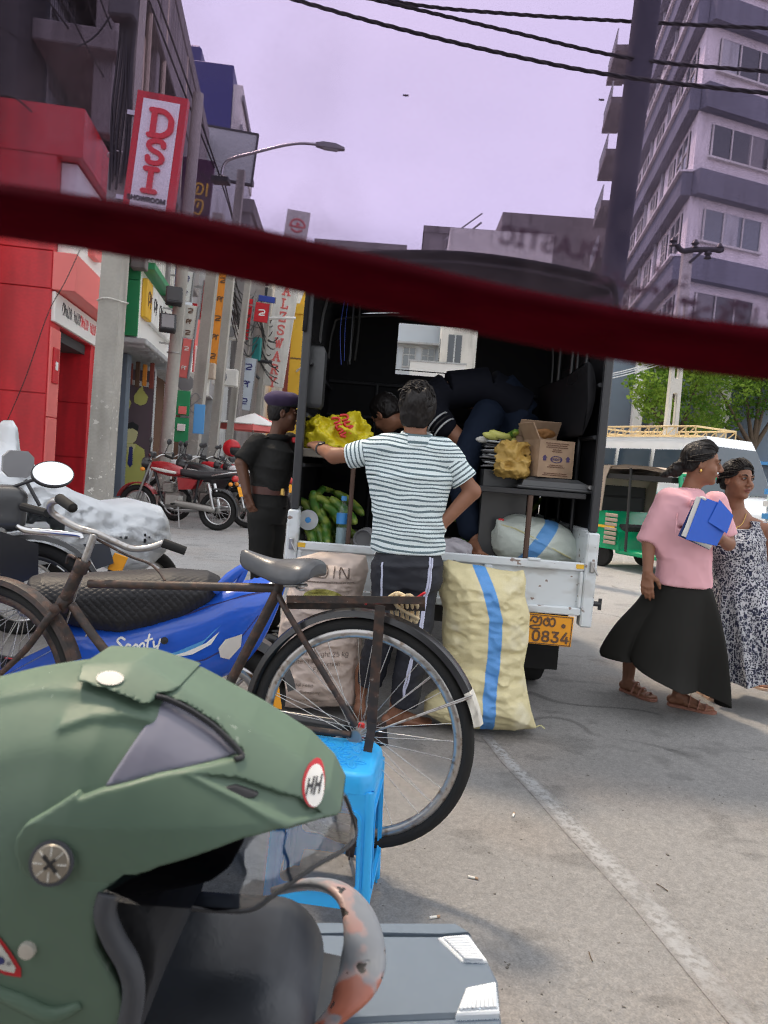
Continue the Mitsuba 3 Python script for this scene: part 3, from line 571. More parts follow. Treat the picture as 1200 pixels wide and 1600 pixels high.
# ---------------------------------------------------------------- the tower on the right
tw0 = at(1062, 470, 30.0)[:2]
fa, la = math.radians(20.0), math.radians(8.7)
TF = frame((tw0[0], tw0[1], 0), 0)
tw = thing('tower_block', 'tall white tower block with dark floor bands and small balconies', 'building', TF)
fd, ld = V(math.cos(fa), math.sin(fa), 0), V(math.sin(la), math.cos(la), 0)
fn_, ln_ = V(math.sin(fa), -math.cos(fa), 0), V(-math.cos(la), math.sin(la), 0)
FT, LT = basis((0, 0, 0), fd, -fn_, (0, 0, 1)), basis((0, 0, 0), -ld, -ln_, (0, 0, 1))   # x along the face, y into it
Wf, Wl, ST, NS = 16.0, 24.0, 3.28, 9
base = [np.zeros(3), fd * Wf, fd * Wf + ld * Wl, ld * Wl]
part(tw, 'wall', chull([b + V(0, 0, z) for b in base for z in (0, ST * NS + 4)]), 'm_tower', False)
z0 = at(1062, 437, 30.0)[2]
for i in range(-2, 7):
    zb = z0 + ST * i
    if zb < 0.3: continue
    part(tw, 'floor_band', cat(tf(bb((0.0, -0.42, zb), (Wf, 0, zb + 0.95)), FT)), 'm_towerband', False)
    part(tw, 'floor_band', cat(tf(bb((-Wl, -0.40, zb), (0.06, 0, zb + 0.9)), LT)), 'm_towerband', False)
    part(tw, 'ledge', tf(bb((-Wl, -0.55, zb + 0.9), (0.1, -0.0, zb + 0.98)), LT), 'm_tower', False)
    for j in range(4):
        x = 0.7 + 3.9 * j
        w = part(tw, 'window', tf(bb((x, -0.05, zb - 1.62), (x + 3.0, 0.02, zb - 0.38)), FT), 'm_windowpale' if i % 3 == 1 else 'm_window', False); part(w, 'curtain', tf(bb((x + 0.1 + 0.9 * ((i + j) % 3), -0.056, zb - 1.6), (x + 0.9 + 0.9 * ((i + j) % 3), -0.051, zb - 0.4 - 0.3 * ((i * j) % 3))), FT), 'm_palegrey' if (i + j) % 2 else 'm_midgrey', False)
        part(w, 'mullion', cat([tf(bb((x + u, -0.10, zb - 1.62), (x + u + 0.06, -0.05, zb - 0.38)), FT) for u in (0, 0.98, 1.98, 2.94)] + [tf(bb((x - 0.1, -0.16, zb - 1.70), (x + 3.1, -0.0, zb - 1.62)), FT)]), 'm_offwhite', False)
    for x, w_ in ((-2.9, 1.9), (-4.6, 0.9), (-8.8, 1.3), (-12.5, 1.2), (-15.5, 1.8), (-19.5, 1.3)):
        w = part(tw, 'window', tf(bb((x, -0.05, zb - 1.75), (x + w_, 0.02, zb - 0.35)), LT), 'm_window', False)
        part(w, 'mullion', cat([tf(bb((x + u, -0.10, zb - 1.75), (x + u + 0.05, -0.05, zb - 0.35)), LT) for u in np.linspace(0, w_ - 0.05, 3)] + [tf(bb((x, -0.09, zb - 1.1), (x + w_, -0.06, zb - 1.05)), LT)]), 'm_offwhite', False)
    if i % 2 == 0:
        for x in (-7.4, -14.0): part(tw, 'air_conditioner', tf(bb((x, -0.42, zb - 2.1), (x + 0.75, -0.03, zb - 1.55), 0.03), LT), 'm_offwhite', False)
    part(tw, 'air_conditioner', tf(bb((3.75 + 3.9 * (i % 2), -0.38, zb - 1.5), (4.45 + 3.9 * (i % 2), -0.03, zb - 1.0), 0.03), FT), 'm_offwhite', False)
    for x in (-6.2, -10.3): part(tw, 'down_pipe', tf(bb((x, -0.14, zb - 2.3), (x + 0.12, -0.02, zb - 0.02)), LT), 'm_palegrey', False)
    bl = part(tw, 'balcony', tf(cat(bb((-24.0, -1.5, zb - 0.1), (-19.6, -0.42, zb + 0.28))), LT), 'm_greywall', False)
    part(bl, 'railing', tf(cat([bb((-24.0 + 0.44 * j, -1.46, zb + 0.28), (-23.95 + 0.44 * j, -1.42, zb + 1.2)) for j in range(11)] + [bb((-24.05, -1.48, zb + 1.2), (-19.55, -1.40, zb + 1.26)), bb((-24.05, -1.47, zb + 0.75), (-19.55, -1.41, zb + 0.79))] + [bb((-24.0, -1.4, zb + 1.2), (-23.94, -0.42, zb + 1.26))]), LT), 'm_palegrey', False)
part(tw, 'roof_parapet', tf(bb((-0.2, -0.5, ST * NS + 4), (Wf, 0.3, ST * NS + 5)), FT), 'm_tower', False)
# dark building with white posts behind the vans
c0 = at(938, 640, 24); k = thing('dark_frontage', 'dark grey shop front with white posts behind the vans', 'building', frame((c0[0], 24, 0), -4))
part(k, 'wall', bb((0, 0, 0), (6, 5, 6.3)), 'm_greyblue', False)
part(k, 'cream_base', bb((0, -0.06, 0.4), (4.2, -0.002, 2.4)), 'm_cream', False)
for x in (0.95, 3.6): part(k, 'post', bb((x, -0.35, 0), (x + 0.3, -0.07, 6.4)), 'm_white', False)
part(k, 'maroon_canopy', bb((-0.8, -1.2, 1.9), (4.6, -0.36, 2.3), 0.03), 'm_redbrown', False)
for x in (1.5, 2.9): part(k, 'pillar', bb((x, -0.30, 0), (x + 0.75, -0.062, 5.2)), 'm_midgrey', False)
part(k, 'white_awning', bb((6.2, -3, 2.2), (12, -0.4, 2.5), 0.03), 'm_white', False)
c0 = at(1150, 690, 26); k = thing('market_stall_roof', 'low stall with blue and white roof sheets behind the vans', 'stall', frame((c0[0], 25, 0), -3))
part(k, 'roof', tf(bb((-3.6, -1.5, 2.35), (4, 1, 2.45)), frame((0, 0, 0), 0, rx=4)), 'm_skyblue', False)
for x in (-3.4, 0, 3.4): part(k, 'post', bar((x, -1.3, 0), (x, -1.3, 2.3), 0.05), 'm_midgrey')
part(k, 'back_wall', bb((-3.6, 0.9, 0), (4, 1, 2.4)), 'm_darkgrey', False)

# ================================================================ the tinted plastic screen of the vehicle the picture is taken from
def film(p, n, uv):
    d = 0.042 + 0.11 * smoothstep(0.5, 0.8, fbm(p.x * 26, p.z * 26, 1.0, 3)) + 0.09 * smoothstep(0.66, 0.80, fbm(p.x * 60 + 3, p.z * 60, 4.0, 2)) * smoothstep(0.5, 0.7, fbm(p.x * 12, p.z * 12, 8.0, 2))
    h_ = p.z - (_bp[0] * p.x * p.x * p.x + _bp[1] * p.x * p.x + _bp[2] * p.x + _bp[3])
    d = d + (0.10 + 0.25 * fbm(p.x * 40, p.z * 70, 3.0, 3)) * smoothstep(0.024, 0.006, h_)       # dirt gathered along the hem
    return mi.Float(dr.minimum(d, 0.6))
scene['m_filmclear'] = {'type': 'thindielectric', 'int_ior': 1.02, 'specular_transmittance': rgb((0.53, 0.44, 0.63))}
scene['m_filmdust'] = {'type': 'twosided', 'bsdf': {'type': 'diffuse', 'reflectance': rgb((0.55, 0.44, 0.57))}}
scene['m_film'] = {'type': 'blendbsdf', 'weight': proc(film), 'a': {'type': 'ref', 'id': 'm_filmclear'}, 'b': {'type': 'ref', 'id': 'm_filmdust'}}
SY = 0.25
BAR = [(-500, 285), (-200, 306), (0, 331), (200, 362), (400, 402), (600, 447), (800, 493), (1000, 530), (1200, 555), (1500, 580)]
def sp(x, y): return at(x, y, SY)
_q = np.array([sp(*b_) for b_ in BAR]); _bp = [float(v) for v in np.polyfit(_q[:, 0], _q[:, 2], 3)]
k = thing('tinted_screen', 'purple tinted plastic screen with a dark red padded hem across the view', 'windscreen')
c_ = bez([sp(*b) for b in BAR], 8); top = c_ + (0, 0, 0.25)
R = np.stack([c_ + (c_[::-1] * 0 + top - c_) * t_ for t_ in np.linspace(0, 1, 6)])
part(k, 'film', rings(R, closed_u=False, caps=False), 'm_film', True)
mat('m_hem', proc(lambda p, n, uv: mi.Color3f(0.085, 0.0014, 0.007) * (0.7 + 0.6 * fbm(p.x * 60, p.y * 60, p.z * 160, 2))), 0.95, spec=0.05)
part(k, 'hem', tube(c_, 0.0083, 16, flat=1.0, up=(0, 0, 1)), 'm_hem', True)
part(k, 'hem_binding', tube(c_ + (0, 0.001, 0.0081), 0.0016, 8, up=(0, 0, 1)), mat('m_hemred', (0.22, 0.006, 0.02), 0.9, spec=0.1), True)
# the canopy of the same vehicle over and behind the camera: it shades the screen and the near things
part(k, 'roof', bb((-0.68, -1.7, 1.66), (0.68, 0.30, 1.70), 0.01), mat('m_canopy', (0.03, 0.025, 0.03), 0.85), False); part(k, 'back', bb((-0.68, -1.74, 0.4), (0.68, -1.70, 1.70), 0.01), 'm_canopy', False)
for s_ in (-1, 1): part(k, 'post', bar((s_ * 0.66, 0.26, 0.3), (s_ * 0.66, 0.26, 1.66), 0.02), 'm_tubeblack'); part(k, 'side_curtain', bb((s_ * 0.67 - 0.01, -1.7, 0.4), (s_ * 0.67 + 0.01, -0.6, 1.66)), 'm_canopy', False)
mat('m_residue', (0.36, 0.24, 0.26), 0.8)
def residue(s, x, y, h, rz):
    g = tf(text(s, h, 0.0003, True), np.diag([-1.0, 1, 1, 1])); g.invert(); return tf(tf(g, frame((0, 0, 0), rz)), basis(sp(x, y) + (0, 0.0012, 0), (1, 0, 0), (0, 0, 1), (0, -1, 0)))
part(k, 'glue_residue', residue('PLASTIC', 938, 408, 0.0058, -6), 'm_residue', False, label='reversed reddish glue residue of old lettering')
for i in range(46):
    x, y = (NR.uniform(930, 1190), 0); y = 505 - 0.10 * (1190 - x) + NR.uniform(-75, 10) * (0.4 if x > 1080 else 1)
    y = min(y, np.interp(x, [b[0] for b in BAR], [b[1] for b in BAR]) - 50)
    part(k, 'smudge', tf(extr(affinity.scale(Point(0, 0).buffer(0.0011, quad_segs=3), NR.uniform(0.5, 1.9), NR.uniform(0.4, 1.3)), 0.0003), basis(sp(x, y) + (0, 0.0012, 0), (1, 0, 0), (0, 0, 1), (0, -1, 0))), 'm_residue', False)

# ================================================================ poles, lamps and wires
def pole(label, px, Y, r0, r1, h, lean=(0, 0), mt='m_concrete', square=True, key='utility_pole', zb=0.0):
    b = at(px[0], px[1], Y); b = np.array([b[0], Y, zb]); k = thing(key, label, 'pole', group=None)
    n = 14; P_ = [b + V(lean[0] * t_, lean[1] * t_, h * t_) for t_ in np.linspace(0, 1, n)]
    part(k, 'shaft', tube(P_, np.linspace(r0, r1, n), 4 if square else 14, rot=math.pi / 4 if square else 0, up=V(0, 1, 0.0)), mt, False if square else 40)
    return k, P_
k, p1 = pole('thick weathered concrete pole in front of the red shop', (163, 600), 10.4, 0.215, 0.17, 9.5, (0.16, 0)); b = p1[0]
for z in (3.25, 5.2): part(k, 'wire_band', tube([b + V(0.16 * z / 9.5 + 0.20 * math.cos(a), 0.20 * math.sin(a), z + 0.01 * math.sin(3 * a)) for a in np.arange(20) * math.pi / 10], 0.010, 6, closed=True), 'm_offwhite', True)
part(k, 'meter_box', box(0.3, 0.2, 0.26, b + V(0.45, -0.1, 8.2), 0.02), 'm_cream', False); part(k, 'cross_arm', box(1.5, 0.1, 0.1, b + V(0.1, -0.22, 8.1), 0.01), 'm_tubeblack', False)
for i in range(5): part(k, 'insulator', tf(lathe([(0.02, 0), (0.05, 0.01), (0.03, 0.05), (0.05, 0.07), (0.02, 0.12)], 12), frame(b + V(-0.5 + 0.3 * i, -0.22, 8.16))), 'm_tubeblack', 30)
for i in range(6): part(k, 'cable_run', tube(bez([b + V(-0.10 + 0.045 * i + 0.16 * z / 9.5, -0.19 - 0.02 * (i % 2), z + 0.1 * (i % 3)) + (0.02 * math.sin(3 * z + i), 0, 0) for z in np.linspace(4.7, 9.0, 9)], 3), 0.016 + 0.004 * (i % 3), 6), 'm_wire', True)
part(k, 'junction_box', box(0.34, 0.22, 0.5, b + V(0.1, -0.3, 7.1), 0.03), 'm_darkgrey', False)
for i in range(4): part(k, 'cable_coil', tube([b + V(0.15, -0.34, 7.75) + V((0.26 + 0.03 * i) * math.cos(a), -0.02 * i, (0.20 + 0.03 * i) * math.sin(a)) for a in np.arange(24) * math.pi / 12], 0.014, 6, closed=True), 'm_wire', True)
k, p2 = pole('slim grey pole carrying two floodlights beside the blue sign box', (262, 600), 14.2, 0.125, 0.10, 7.9, (0.25, 0), square=False); b = p2[0]
for px, y, m_ in ((272, 463, 'm_tubeblack'), (262, 505, 'm_midgrey')):
    c = at(px, y, 13.9); q = part(k, 'floodlight', tf(box(0.30, 0.16, 0.34, (0, 0, 0), 0.02), frame(c, 20, rx=-20)), 'm_tubeblack', False); part(q, 'glass', tf(box(0.22, 0.01, 0.26, (0, -0.085, 0)), frame(c, 20, rx=-20)), m_ if m_ != 'm_tubeblack' else 'm_darkgrey', False); part(q, 'bracket', bar(c + (0, 0.1, 0), c + (-0.05, 0.35, 0), 0.03), 'm_steel')
for z in (1.2, 3.1): part(k, 'strap', tube([p2[0] + V(0.25 * z / 9 + 0.13 * math.cos(a), 0.13 * math.sin(a), z) for a in np.arange(14) * math.pi / 7], 0.012, 5, closed=True), 'm_steel', True)
k, p3 = pole('broad pale concrete pole with rough scratched markings, third along the pavement', (306, 560), 16.0, 0.18, 0.155, 6.3, (0.30, 0))
gl = glyphs([[(0, 0), (.1, .1), (.2, 0), (.1, -.1), (0, -.2), (.05, -.3), (.2, -.3), (.2, -.15)]], 0.02, 0.006); part(k, 'scratched_mark', tf(gl, basis(p3[0] + V(-0.02, -0.130, 2.4), (1, 0, 0.03), (0, 0, 1), (0, -1, 0))), 'm_midgrey', False)
k, p4 = pole('pale concrete pole carrying a street lamp arm and a cream meter box', (338, 560), 18.2, 0.15, 0.12, 8.05, (0.32, 0)); b = p4[0]
part(k, 'meter_box', box(0.26, 0.2, 0.38, at(328, 580, 17.9), 0.02), 'm_cream', False)
Pl = lambda x, y: at(x, y, 17.8)
part(k, 'lamp_arm', tube(bez([Pl(346, 275), Pl(350, 258), Pl(362, 248), Pl(400, 238), Pl(440, 228), Pl(470, 224), Pl(498, 226)], 5), 0.035, 8), 'm_steel', True)
lm = part(k, 'lamp_head', tf(cat(chull([(x, y * w_, z * h_ - 0.02) for x, w_, h_ in ((-0.02, 0.06, 0.05), (0.15, 0.10, 0.08), (0.45, 0.10, 0.08), (0.66, 0.06, 0.03)) for y in (-1, 1) for z in (-0.4, 1)])), frame(Pl(495, 226), 0, ry=4)), 'm_midgrey', 25)
part(lm, 'lens', tf(box(0.34, 0.15, 0.03, (0.33, 0, -0.062), 0.01), frame(Pl(495, 226), 0, ry=4)), 'm_palegrey', False)
part(k, 'clamp', box(0.4, 0.3, 0.12, Pl(345, 282), 0.01), 'm_tubeblack', False)
k, p5 = pole('thin concrete pole with a tangle of cables before the white frontage', (362, 560), 25.0, 0.16, 0.13, 7.4, (0.4, 0)); b = p5[0]
pole('thin concrete pole right of the cable tangle, half hidden by parked motorcycles', (376, 600), 31.0, 0.14, 0.11, 6.6, (0.2, 0))
k, p6 = pole('short pole with a green meter box and cable brackets under the tall lettered sign', (402, 600), 33.0, 0.16, 0.14, 8.6, (0.3, 0)); part(k, 'meter_box', box(0.9, 0.3, 1.0, at(392, 545, 32.6), 0.04), 'm_teal', False); part(k, 'bracket', cat(bar(at(380, 562, 32.6), at(425, 566, 32.6), 0.07), bar(at(382, 568, 32.6), at(405, 592, 32.6), 0.06)), 'm_tubeblack')
for a_, b_ in (((384, 500), (462, 492)),): part(k, 'lamp_arm', tube(bez([at(383, 508, 32.5), at(388, 500, 32.5), at(420, 497, 32.5), at(462, 497, 32.5)], 5), 0.06, 6), 'm_white', True)
mat('m_darkpole', proc(grime((0.065, 0.065, 0.085), 0.3, 1.5, 0.5)), 0.8, spec=0.2)
b = at(905, 820, 9.3); b[2] = 0.0
t_ = at(1012, 0, 9.3); d_ = (t_ - b) / (t_[2] - b[2])
k = thing('utility_pole', 'tall dark leaning pole rising beside the truck in front of the tower', 'pole')
part(k, 'shaft', tube([b + d_ * z for z in np.linspace(0, 8.6, 12)], np.linspace(0.14, 0.165, 12), 14), 'm_darkpole', 40)
k = thing('utility_pole', 'slotted concrete pole with a cross arm of insulators behind the vans', 'pole')
b = at(1046, 690, 17.0); tp = at(1074, 392, 17.0); b = np.array([b[0] - (tp[0] - b[0]) * b[2] / (tp[2] - b[2]), 17.0, 0.0]); dv = (tp - b) / tp[2]
H7 = tp[2]
Fp = basis(b, (1, 0, 0), (0, 1, 0), dv)
def slab(z0, z1, w0, w1, th, x0=None): return chull([(s_ * (w0 if z == z0 else w1), y, z) for z in (z0, z1) for s_ in (-1, 1) for y in (-th, th)])
holes = [(z, z + 0.75) for z in np.arange(0.6, H7 - 1.4, 1.05)]; pr_ = []
out = Polygon([(-0.17, 0), (0.17, 0), (0.10, H7), (-0.10, H7)])
for z0, z1 in holes: out = out.difference(LineString([(0, z0 + 0.06), (0, z1 - 0.06)]).buffer(0.065 * (1 - 0.3 * z0 / H7)))
part(k, 'shaft', tf(xz(out, -0.08, 0.08), Fp), mat('m_paleconc', proc(grime((0.50, 0.49, 0.46), 0.3, 2, 0.6)), 0.9, spec=0.2), False)
ca = part(k, 'cross_arm', tube(bez([at(1058, 382, 16.9), at(1066, 392, 16.9), at(1085, 390, 16.9), at(1130, 390, 16.9)], 3), 0.06, 8), 'm_tubeblack', True)
for px, y in ((1052, 378), (1086, 382), (1124, 388), (1106, 398)): part(ca, 'insulator', tf(lathe([(0.03, -0.1), (0.085, -0.08), (0.05, -0.02), (0.085, 0.02), (0.04, 0.1)], 12), frame(at(px, y, 16.9))), 'm_tubeblack', 30)
part(k, 'brace', bar(at(1078, 410, 16.9), at(1098, 392, 16.9), 0.03), 'm_tubeblack')
b = at(962, 640, 22); b[2] = 0

def wire(pts, r, label, tw=False, n=14, m_='m_wire', sag=0.0, group='cables over the street'):
    c_ = bez(pts, n)
    if sag: c_[:, 2] -= sag * 4 * np.linspace(0, 1, len(c_)) * (1 - np.linspace(0, 1, len(c_)))
    if tw:
        L = np.concatenate([[0], np.cumsum(np.linalg.norm(np.diff(c_, axis=0), axis=1))]); s_ = np.linspace(0, L[-1], int(L[-1] / (tw / 8)) + 2); q = np.stack([np.interp(s_, L, c_[:, i]) for i in range(3)], 1); ms = []
        for ph in (0, 2.1, 4.2): ms.append(tube(q + np.stack([0 * s_, 0.9 * r * np.cos(2 * math.pi * s_ / tw + ph), 0.9 * r * np.sin(2 * math.pi * s_ / tw + ph)], 1), r * 0.75, 5))
        return single('twisted_cable', cat(ms), m_, label, 'cable', True, group=group)
    return single('cable', tube(c_, r, 6), m_, label, 'cable', True, group=group)
W = lambda x, y, Y: at(x, y, Y)
wire([W(380, -25, 9), W(560, 28, 8.9), W(760, 78, 8.8), W(960, 118, 8.7), W(1200, 146, 8.6), W(1330, 158, 8.5)], 0.016, 'thick twisted black cable, lowest of the three across the sky', 0.55, group=None)
wire([W(520, -15, 9.4), W(640, 12, 9.4), W(800, 50, 9.3), W(990, 92, 9.2), W(1200, 112, 9.0), W(1330, 122, 9)], 0.015, 'thick twisted black cable, middle one of the three across the sky', 0.5, group=None)
wire([W(480, -30, 9.8), W(640, 6, 9.8), W(800, 22, 9.7), W(990, 34, 9.6), W(1200, 44, 9.5), W(1330, 46, 9.5)], 0.015, 'thick twisted black cable, topmost of the three across the sky', 0.5, group=None)
LB = 'black cable strung along the upper floors of the left buildings'
for a_ in ([(225, -20, 12.5), (290, 150, 16), (335, 262, 18)], [(240, -20, 12.5), (300, 150, 16), (345, 280, 18)], [(130, -20, 10.8), (205, 170, 13), (330, 285, 17.8)], [(60, -20, 10.4), (190, 165, 13), (258, 305, 16)], [(150, -20, 10.5), (215, 160, 13.2), (262, 320, 16)], [(90, -20, 10.4), (145, 90, 11), (205, 190, 13.6)], [(100, 80, 10.3), (150, 55, 10.4), (200, -20, 10.5)], [(0, 42, 10.2), (28, 60, 10.3), (60, 92, 10.4)], [(0, 150, 10.2), (22, 152, 10.2), (50, 175, 10.4)], [(345, 282, 17.9), (360, 330, 22), (366, 360, 25)], [(350, 282, 17.9), (364, 340, 22), (372, 372, 25)]):
    wire([W(*q) for q in a_], 0.018 if a_[0][2] > 12 else 0.012, LB)
wire([W(126, 388, 10.2), W(102, 440, 10.1), W(75, 490, 10.1), W(40, 590, 10.2), W(8, 665, 10.3)], 0.006, 'thin slack wire hanging across the red panelled wall', group=None)
LC = 'cable sagging between the poles of the far left pavement'
for i in range(16):
    a = at(362 + NR.uniform(-4, 6), 425 + 10 * (i % 8), 24.8); b = at(400 + NR.uniform(-4, 6), 452 + 12 * (i % 9), 32.6); wire([a, b], 0.02, LC, sag=NR.uniform(0.1, 1.2), group='cables between the far poles')
for i in range(12):
    a = at(404 + NR.uniform(-4, 6), 470 + 8 * i, 32.6); b = at(430 + NR.uniform(-8, 6), 500 + 9 * i, 33.4); wire([a, b], 0.025, LC, sag=NR.uniform(0.0, 0.7), group='cables between the far poles')
for i, (dx, dz) in enumerate(((0, 0), (1, 4), (-1, -3))): wire([at(930, 592 + dz, 14), at(985, 580 + dz, 16), at(1048, 560 + dz, 17)], 0.012, 'pale wire running past the slotted pole', m_='m_palegrey', group='pale wires by the slotted pole')
for x, y in ((634, 149), (940, 156)):
    c = at(x, y, 40); k = thing('bird', 'small dark bird flying in the pale sky ' + ('left of the centre' if x < 800 else 'near the dark leaning pole'), 'bird'); part(k, 'body', ellipsoid(0.05, 0.12, 0.04, c, 1), 'm_black', True)
    for s_ in (-1, 1): part(k, 'wing', trimesh.Trimesh([c, c + (s_ * 0.12, 0.0, 0.07), c + (s_ * 0.16, 0.05, -0.02), c + (0, 0.09, 0.0), c + (s_ * 0.1, 0.03, 0.05)], [(0, 1, 4), (1, 2, 4), (2, 3, 4), (3, 0, 4)], process=False), 'm_black', False)

# ================================================================ trees behind the vans
scene['m_leaf'] = {'type': 'principledthin', 'base_color': proc(lambda p, n, uv: mix((0.085, 0.17, 0.028), (0.24, 0.36, 0.06), smoothstep(0.3, 0.75, fbm(p.x * 1.6, p.y * 1.6, p.z * 1.6, 2)))), 'roughness': 0.55, 'diff_trans': 0.8, 'spec_trans': 0.0, 'eta': 1.4}
mat('m_bark', (0.10, 0.075, 0.055), 0.9, spec=0.2)
def tree(label, base, h, clumps, trunk, nleaf, lsize=0.13, seed=0):
    rs = np.random.RandomState(seed); k = thing('tree', label, 'tree'); b = np.asarray(base, float); tips = []
    part(k, 'trunk', tube(bez([b, b + V(trunk[0] * 0.4, 0, h * 0.3), b + V(trunk[0], 0.1, h * 0.55)], 6), [0.2, 0.15, 0.11], 10), 'm_bark', True); tp = b + V(trunk[0], 0.1, h * 0.55)
    for c, r in clumps:
        c = np.asarray(c, float); part(k, 'limb', tube(bez([tp - (0, 0, 0.3), (tp + c) / 2 + (0, 0, -0.15), c], 5), [0.09, 0.05, 0.02], 7), 'm_bark', True)
    V_, F_ = [], []; quad = np.array([(-0.5, 0, 0), (0, -0.28, 0.06), (0.5, 0, 0), (0, 0.28, 0.06)])
    for c, r in clumps:
        n = int(nleaf * r ** 2)
        u = rs.normal(size=(n, 3)); u /= np.linalg.norm(u, axis=1, keepdims=True); rad = r * (0.45 + 0.6 * rs.rand(n) ** 0.6); lob = 1 + 0.5 * (meshkit.fbm(u * 2.2 + np.asarray(c), 3, seed) - 0.5) * 2
        pos = np.asarray(c) + u * (rad * lob)[:, None] * (1.15, 1.0, 0.62)
        for i in range(n):
            A = trimesh.transformations.random_rotation_matrix(rs.rand(3))[:3, :3]; A[:, 2] *= 1; V_.append((quad * lsize * rs.uniform(0.6, 1.3)) @ A.T + pos[i])
    V_ = np.array(V_); n = len(V_); idx = np.arange(n)[:, None] * 4; F_ = np.concatenate([idx + (0, 1, 2), idx + (0, 2, 3)])
    part(k, 'crown', trimesh.Trimesh(V_.reshape(-1, 3), F_, process=False), 'm_leaf', False, stuff=True); return k
T2 = lambda x, y, Y: at(x, y, Y)
b = at(1075, 680, 21); b[2] = 0
tree('bushy bright green tree right behind the slotted pole', b, 5.0, [(T2(1015, 600, 20.5), 0.62), (T2(1030, 640, 20.5), 0.6), (T2(1010, 622, 20.6), 0.45), (T2(1060, 600, 21.5), 0.9), (T2(1075, 650, 21.5), 0.85), (T2(1050, 560, 21), 0.8), (T2(1100, 570, 21.5), 0.9)], (-0.3,), 1500, 0.13, 1)
b = at(1165, 690, 23); b[2] = 0
tree('darker spreading tree with bare grey limbs at the right edge', b, 5.4, [(T2(1125, 610, 22.5), 0.9), (T2(1160, 575, 23), 1.0), (T2(1200, 610, 23), 0.9), (T2(1120, 655, 22.8), 0.6), (T2(1195, 560, 23), 1.0), (T2(1170, 640, 23), 0.5), (T2(1240, 600, 23), 1.2)], (0.3,), 1000, 0.13, 2)

# ================================================================ vans and the three-wheeler
mat('m_vanwhite', (0.84, 0.86, 0.86), 0.25, spec=0.6, clearcoat=0.5); mat('m_vanteal', (0.08, 0.42, 0.40), 0.3); mat('m_rack', (0.62, 0.47, 0.25), 0.6); mat('m_glassdark', (0.03, 0.05, 0.07), 0.06, spec=0.8)
def van(label, M, body='m_vanwhite', L=4.7, Wd=1.72, Hh=2.0, rack=True, band=None):
    k = thing('van', label, 'van', M)                      # x: along, front at +x; y: width; z up
    prof = [(0, 0.35), (0, 1.1), (0.06, 1.75), (0.25, Hh - 0.06), (0.6, Hh), (L - 1.5, Hh), (L - 1.1, Hh - 0.08), (L - 0.55, 1.12), (L - 0.06, 0.95), (L, 0.75), (L, 0.35)]
    cs = [np.array([(x + (L / 2 - x) * ins * 0.04, s_ * Wd / 2 * (1 - 0.10 * max(0, z - 1.0) - ins * 0.03), z) for x, z in bez(prof, 4, False)]) for s_, ins in ((-1, 1), (-1, 0), (1, 0), (1, 1))]
    cs[0][:, 1] -= 0; m = rings(np.array(cs)); part(k, 'body', m, body, 35)
    if band: part(k, 'band', cat(*[bb((0.02, s_ * (Wd / 2 + 0.004) - 0.006, 0.75), (L - 0.1, s_ * (Wd / 2 + 0.004) + 0.006, 0.95)) for s_ in (-1, 1)]), band, False)
    for s_ in (-1, 1):
        for x0, x1 in ((0.35, 1.25), (1.35, 2.25), (2.35, 3.1)):
            y = s_ * (Wd / 2 * 0.955 + 0.012); part(k, 'window', tf(box(x1 - x0, 0.03, 0.52, b=0.01), frame(((x0 + x1) / 2, y, Hh - 0.52), 0, rx=s_ * 5.2)), 'm_glassdark', False)
        part(k, 'pillar_trim', tf(box(2.9, 0.02, 0.05, b=0.005), frame((1.7, s_ * (Wd / 2 * 0.98 + 0.012), 1.15), 0)), 'm_vanteal', False)
    part(k, 'windscreen', tf(box(0.03, Wd * 0.84, math.hypot(0.55, Hh - 1.2) * 0.82, b=0.01), frame((L - 0.80, 0, (Hh + 1.04) / 2 + 0.02), 0, ry=-math.degrees(math.atan2(0.55, Hh - 1.2)))), 'm_glassdark', False)
    part(k, 'rear_window', tf(box(0.03, Wd * 0.72, 0.5, b=0.01), frame((0.015, 0, 1.48), 0, ry=4)), 'm_glassdark', False)
    for x in (0.8, L - 0.95):
        for s_ in (-1, 1): road_wheel(k, 'wheel', 0, 0.32, 0.19, basis((x, s_ * (Wd / 2 - 0.09), 0.32), (1, 0, 0), (0, 0, 1), (0, -1, 0)))
    if rack:
        x0, x1, y0, y1, z0, z1 = 0.3, L - 1.5, -0.66, 0.66, Hh + 0.04, Hh + 0.24
        part(k, 'rack', cat([bar((a[0], a[1], z), (b_[0], b_[1], z), 0.02, 6) for z in (z0, z1) for a, b_ in (((x0, y0), (x1, y0)), ((x1, y0), (x1, y1)), ((x1, y1), (x0, y1)), ((x0, y1), (x0, y0)))]), 'm_rack')
        n = 12
        for i in range(n):
            x = x0 + (x1 - x0) * i / n; d_ = (x1 - x0) / n
            for y in (y0, y1): part(k, 'rack_lattice', cat(bar((x, y, z0), (x + d_, y, z1), 0.013, 5), bar((x + d_, y, z0), (x + d_, y, z1), 0.013, 5)), 'm_rack')
            part(k, 'rack_slat', bar((x, y0, z0), (x, y1, z0), 0.015, 5), 'm_rack')
    return k
c = at(1052, 800, 16.5)
van('white and teal van with a yellow roof rack behind the pink blouse', frame((c[0] - 1.17, 18.5, 0), -60), Hh=2.36, band='m_vanteal')
c = at(950, 800, 20.0)
van('white van half hidden by the truck, its rack seen over the three-wheeler', frame((c[0] - 0.7, 22.2, 0), -72), Hh=2.3, band='m_skyblue')
c = at(1185, 800, 13.0); kb = thing('bus', 'pale blue and white bus cut by the right edge', 'bus', frame((c[0] + 0.55, 12.6, 0), -62))
part(kb, 'body', box(6.5, 2.2, 2.0, (3.25, 0, 1.42), 0.12), 'm_paleblue', 30)
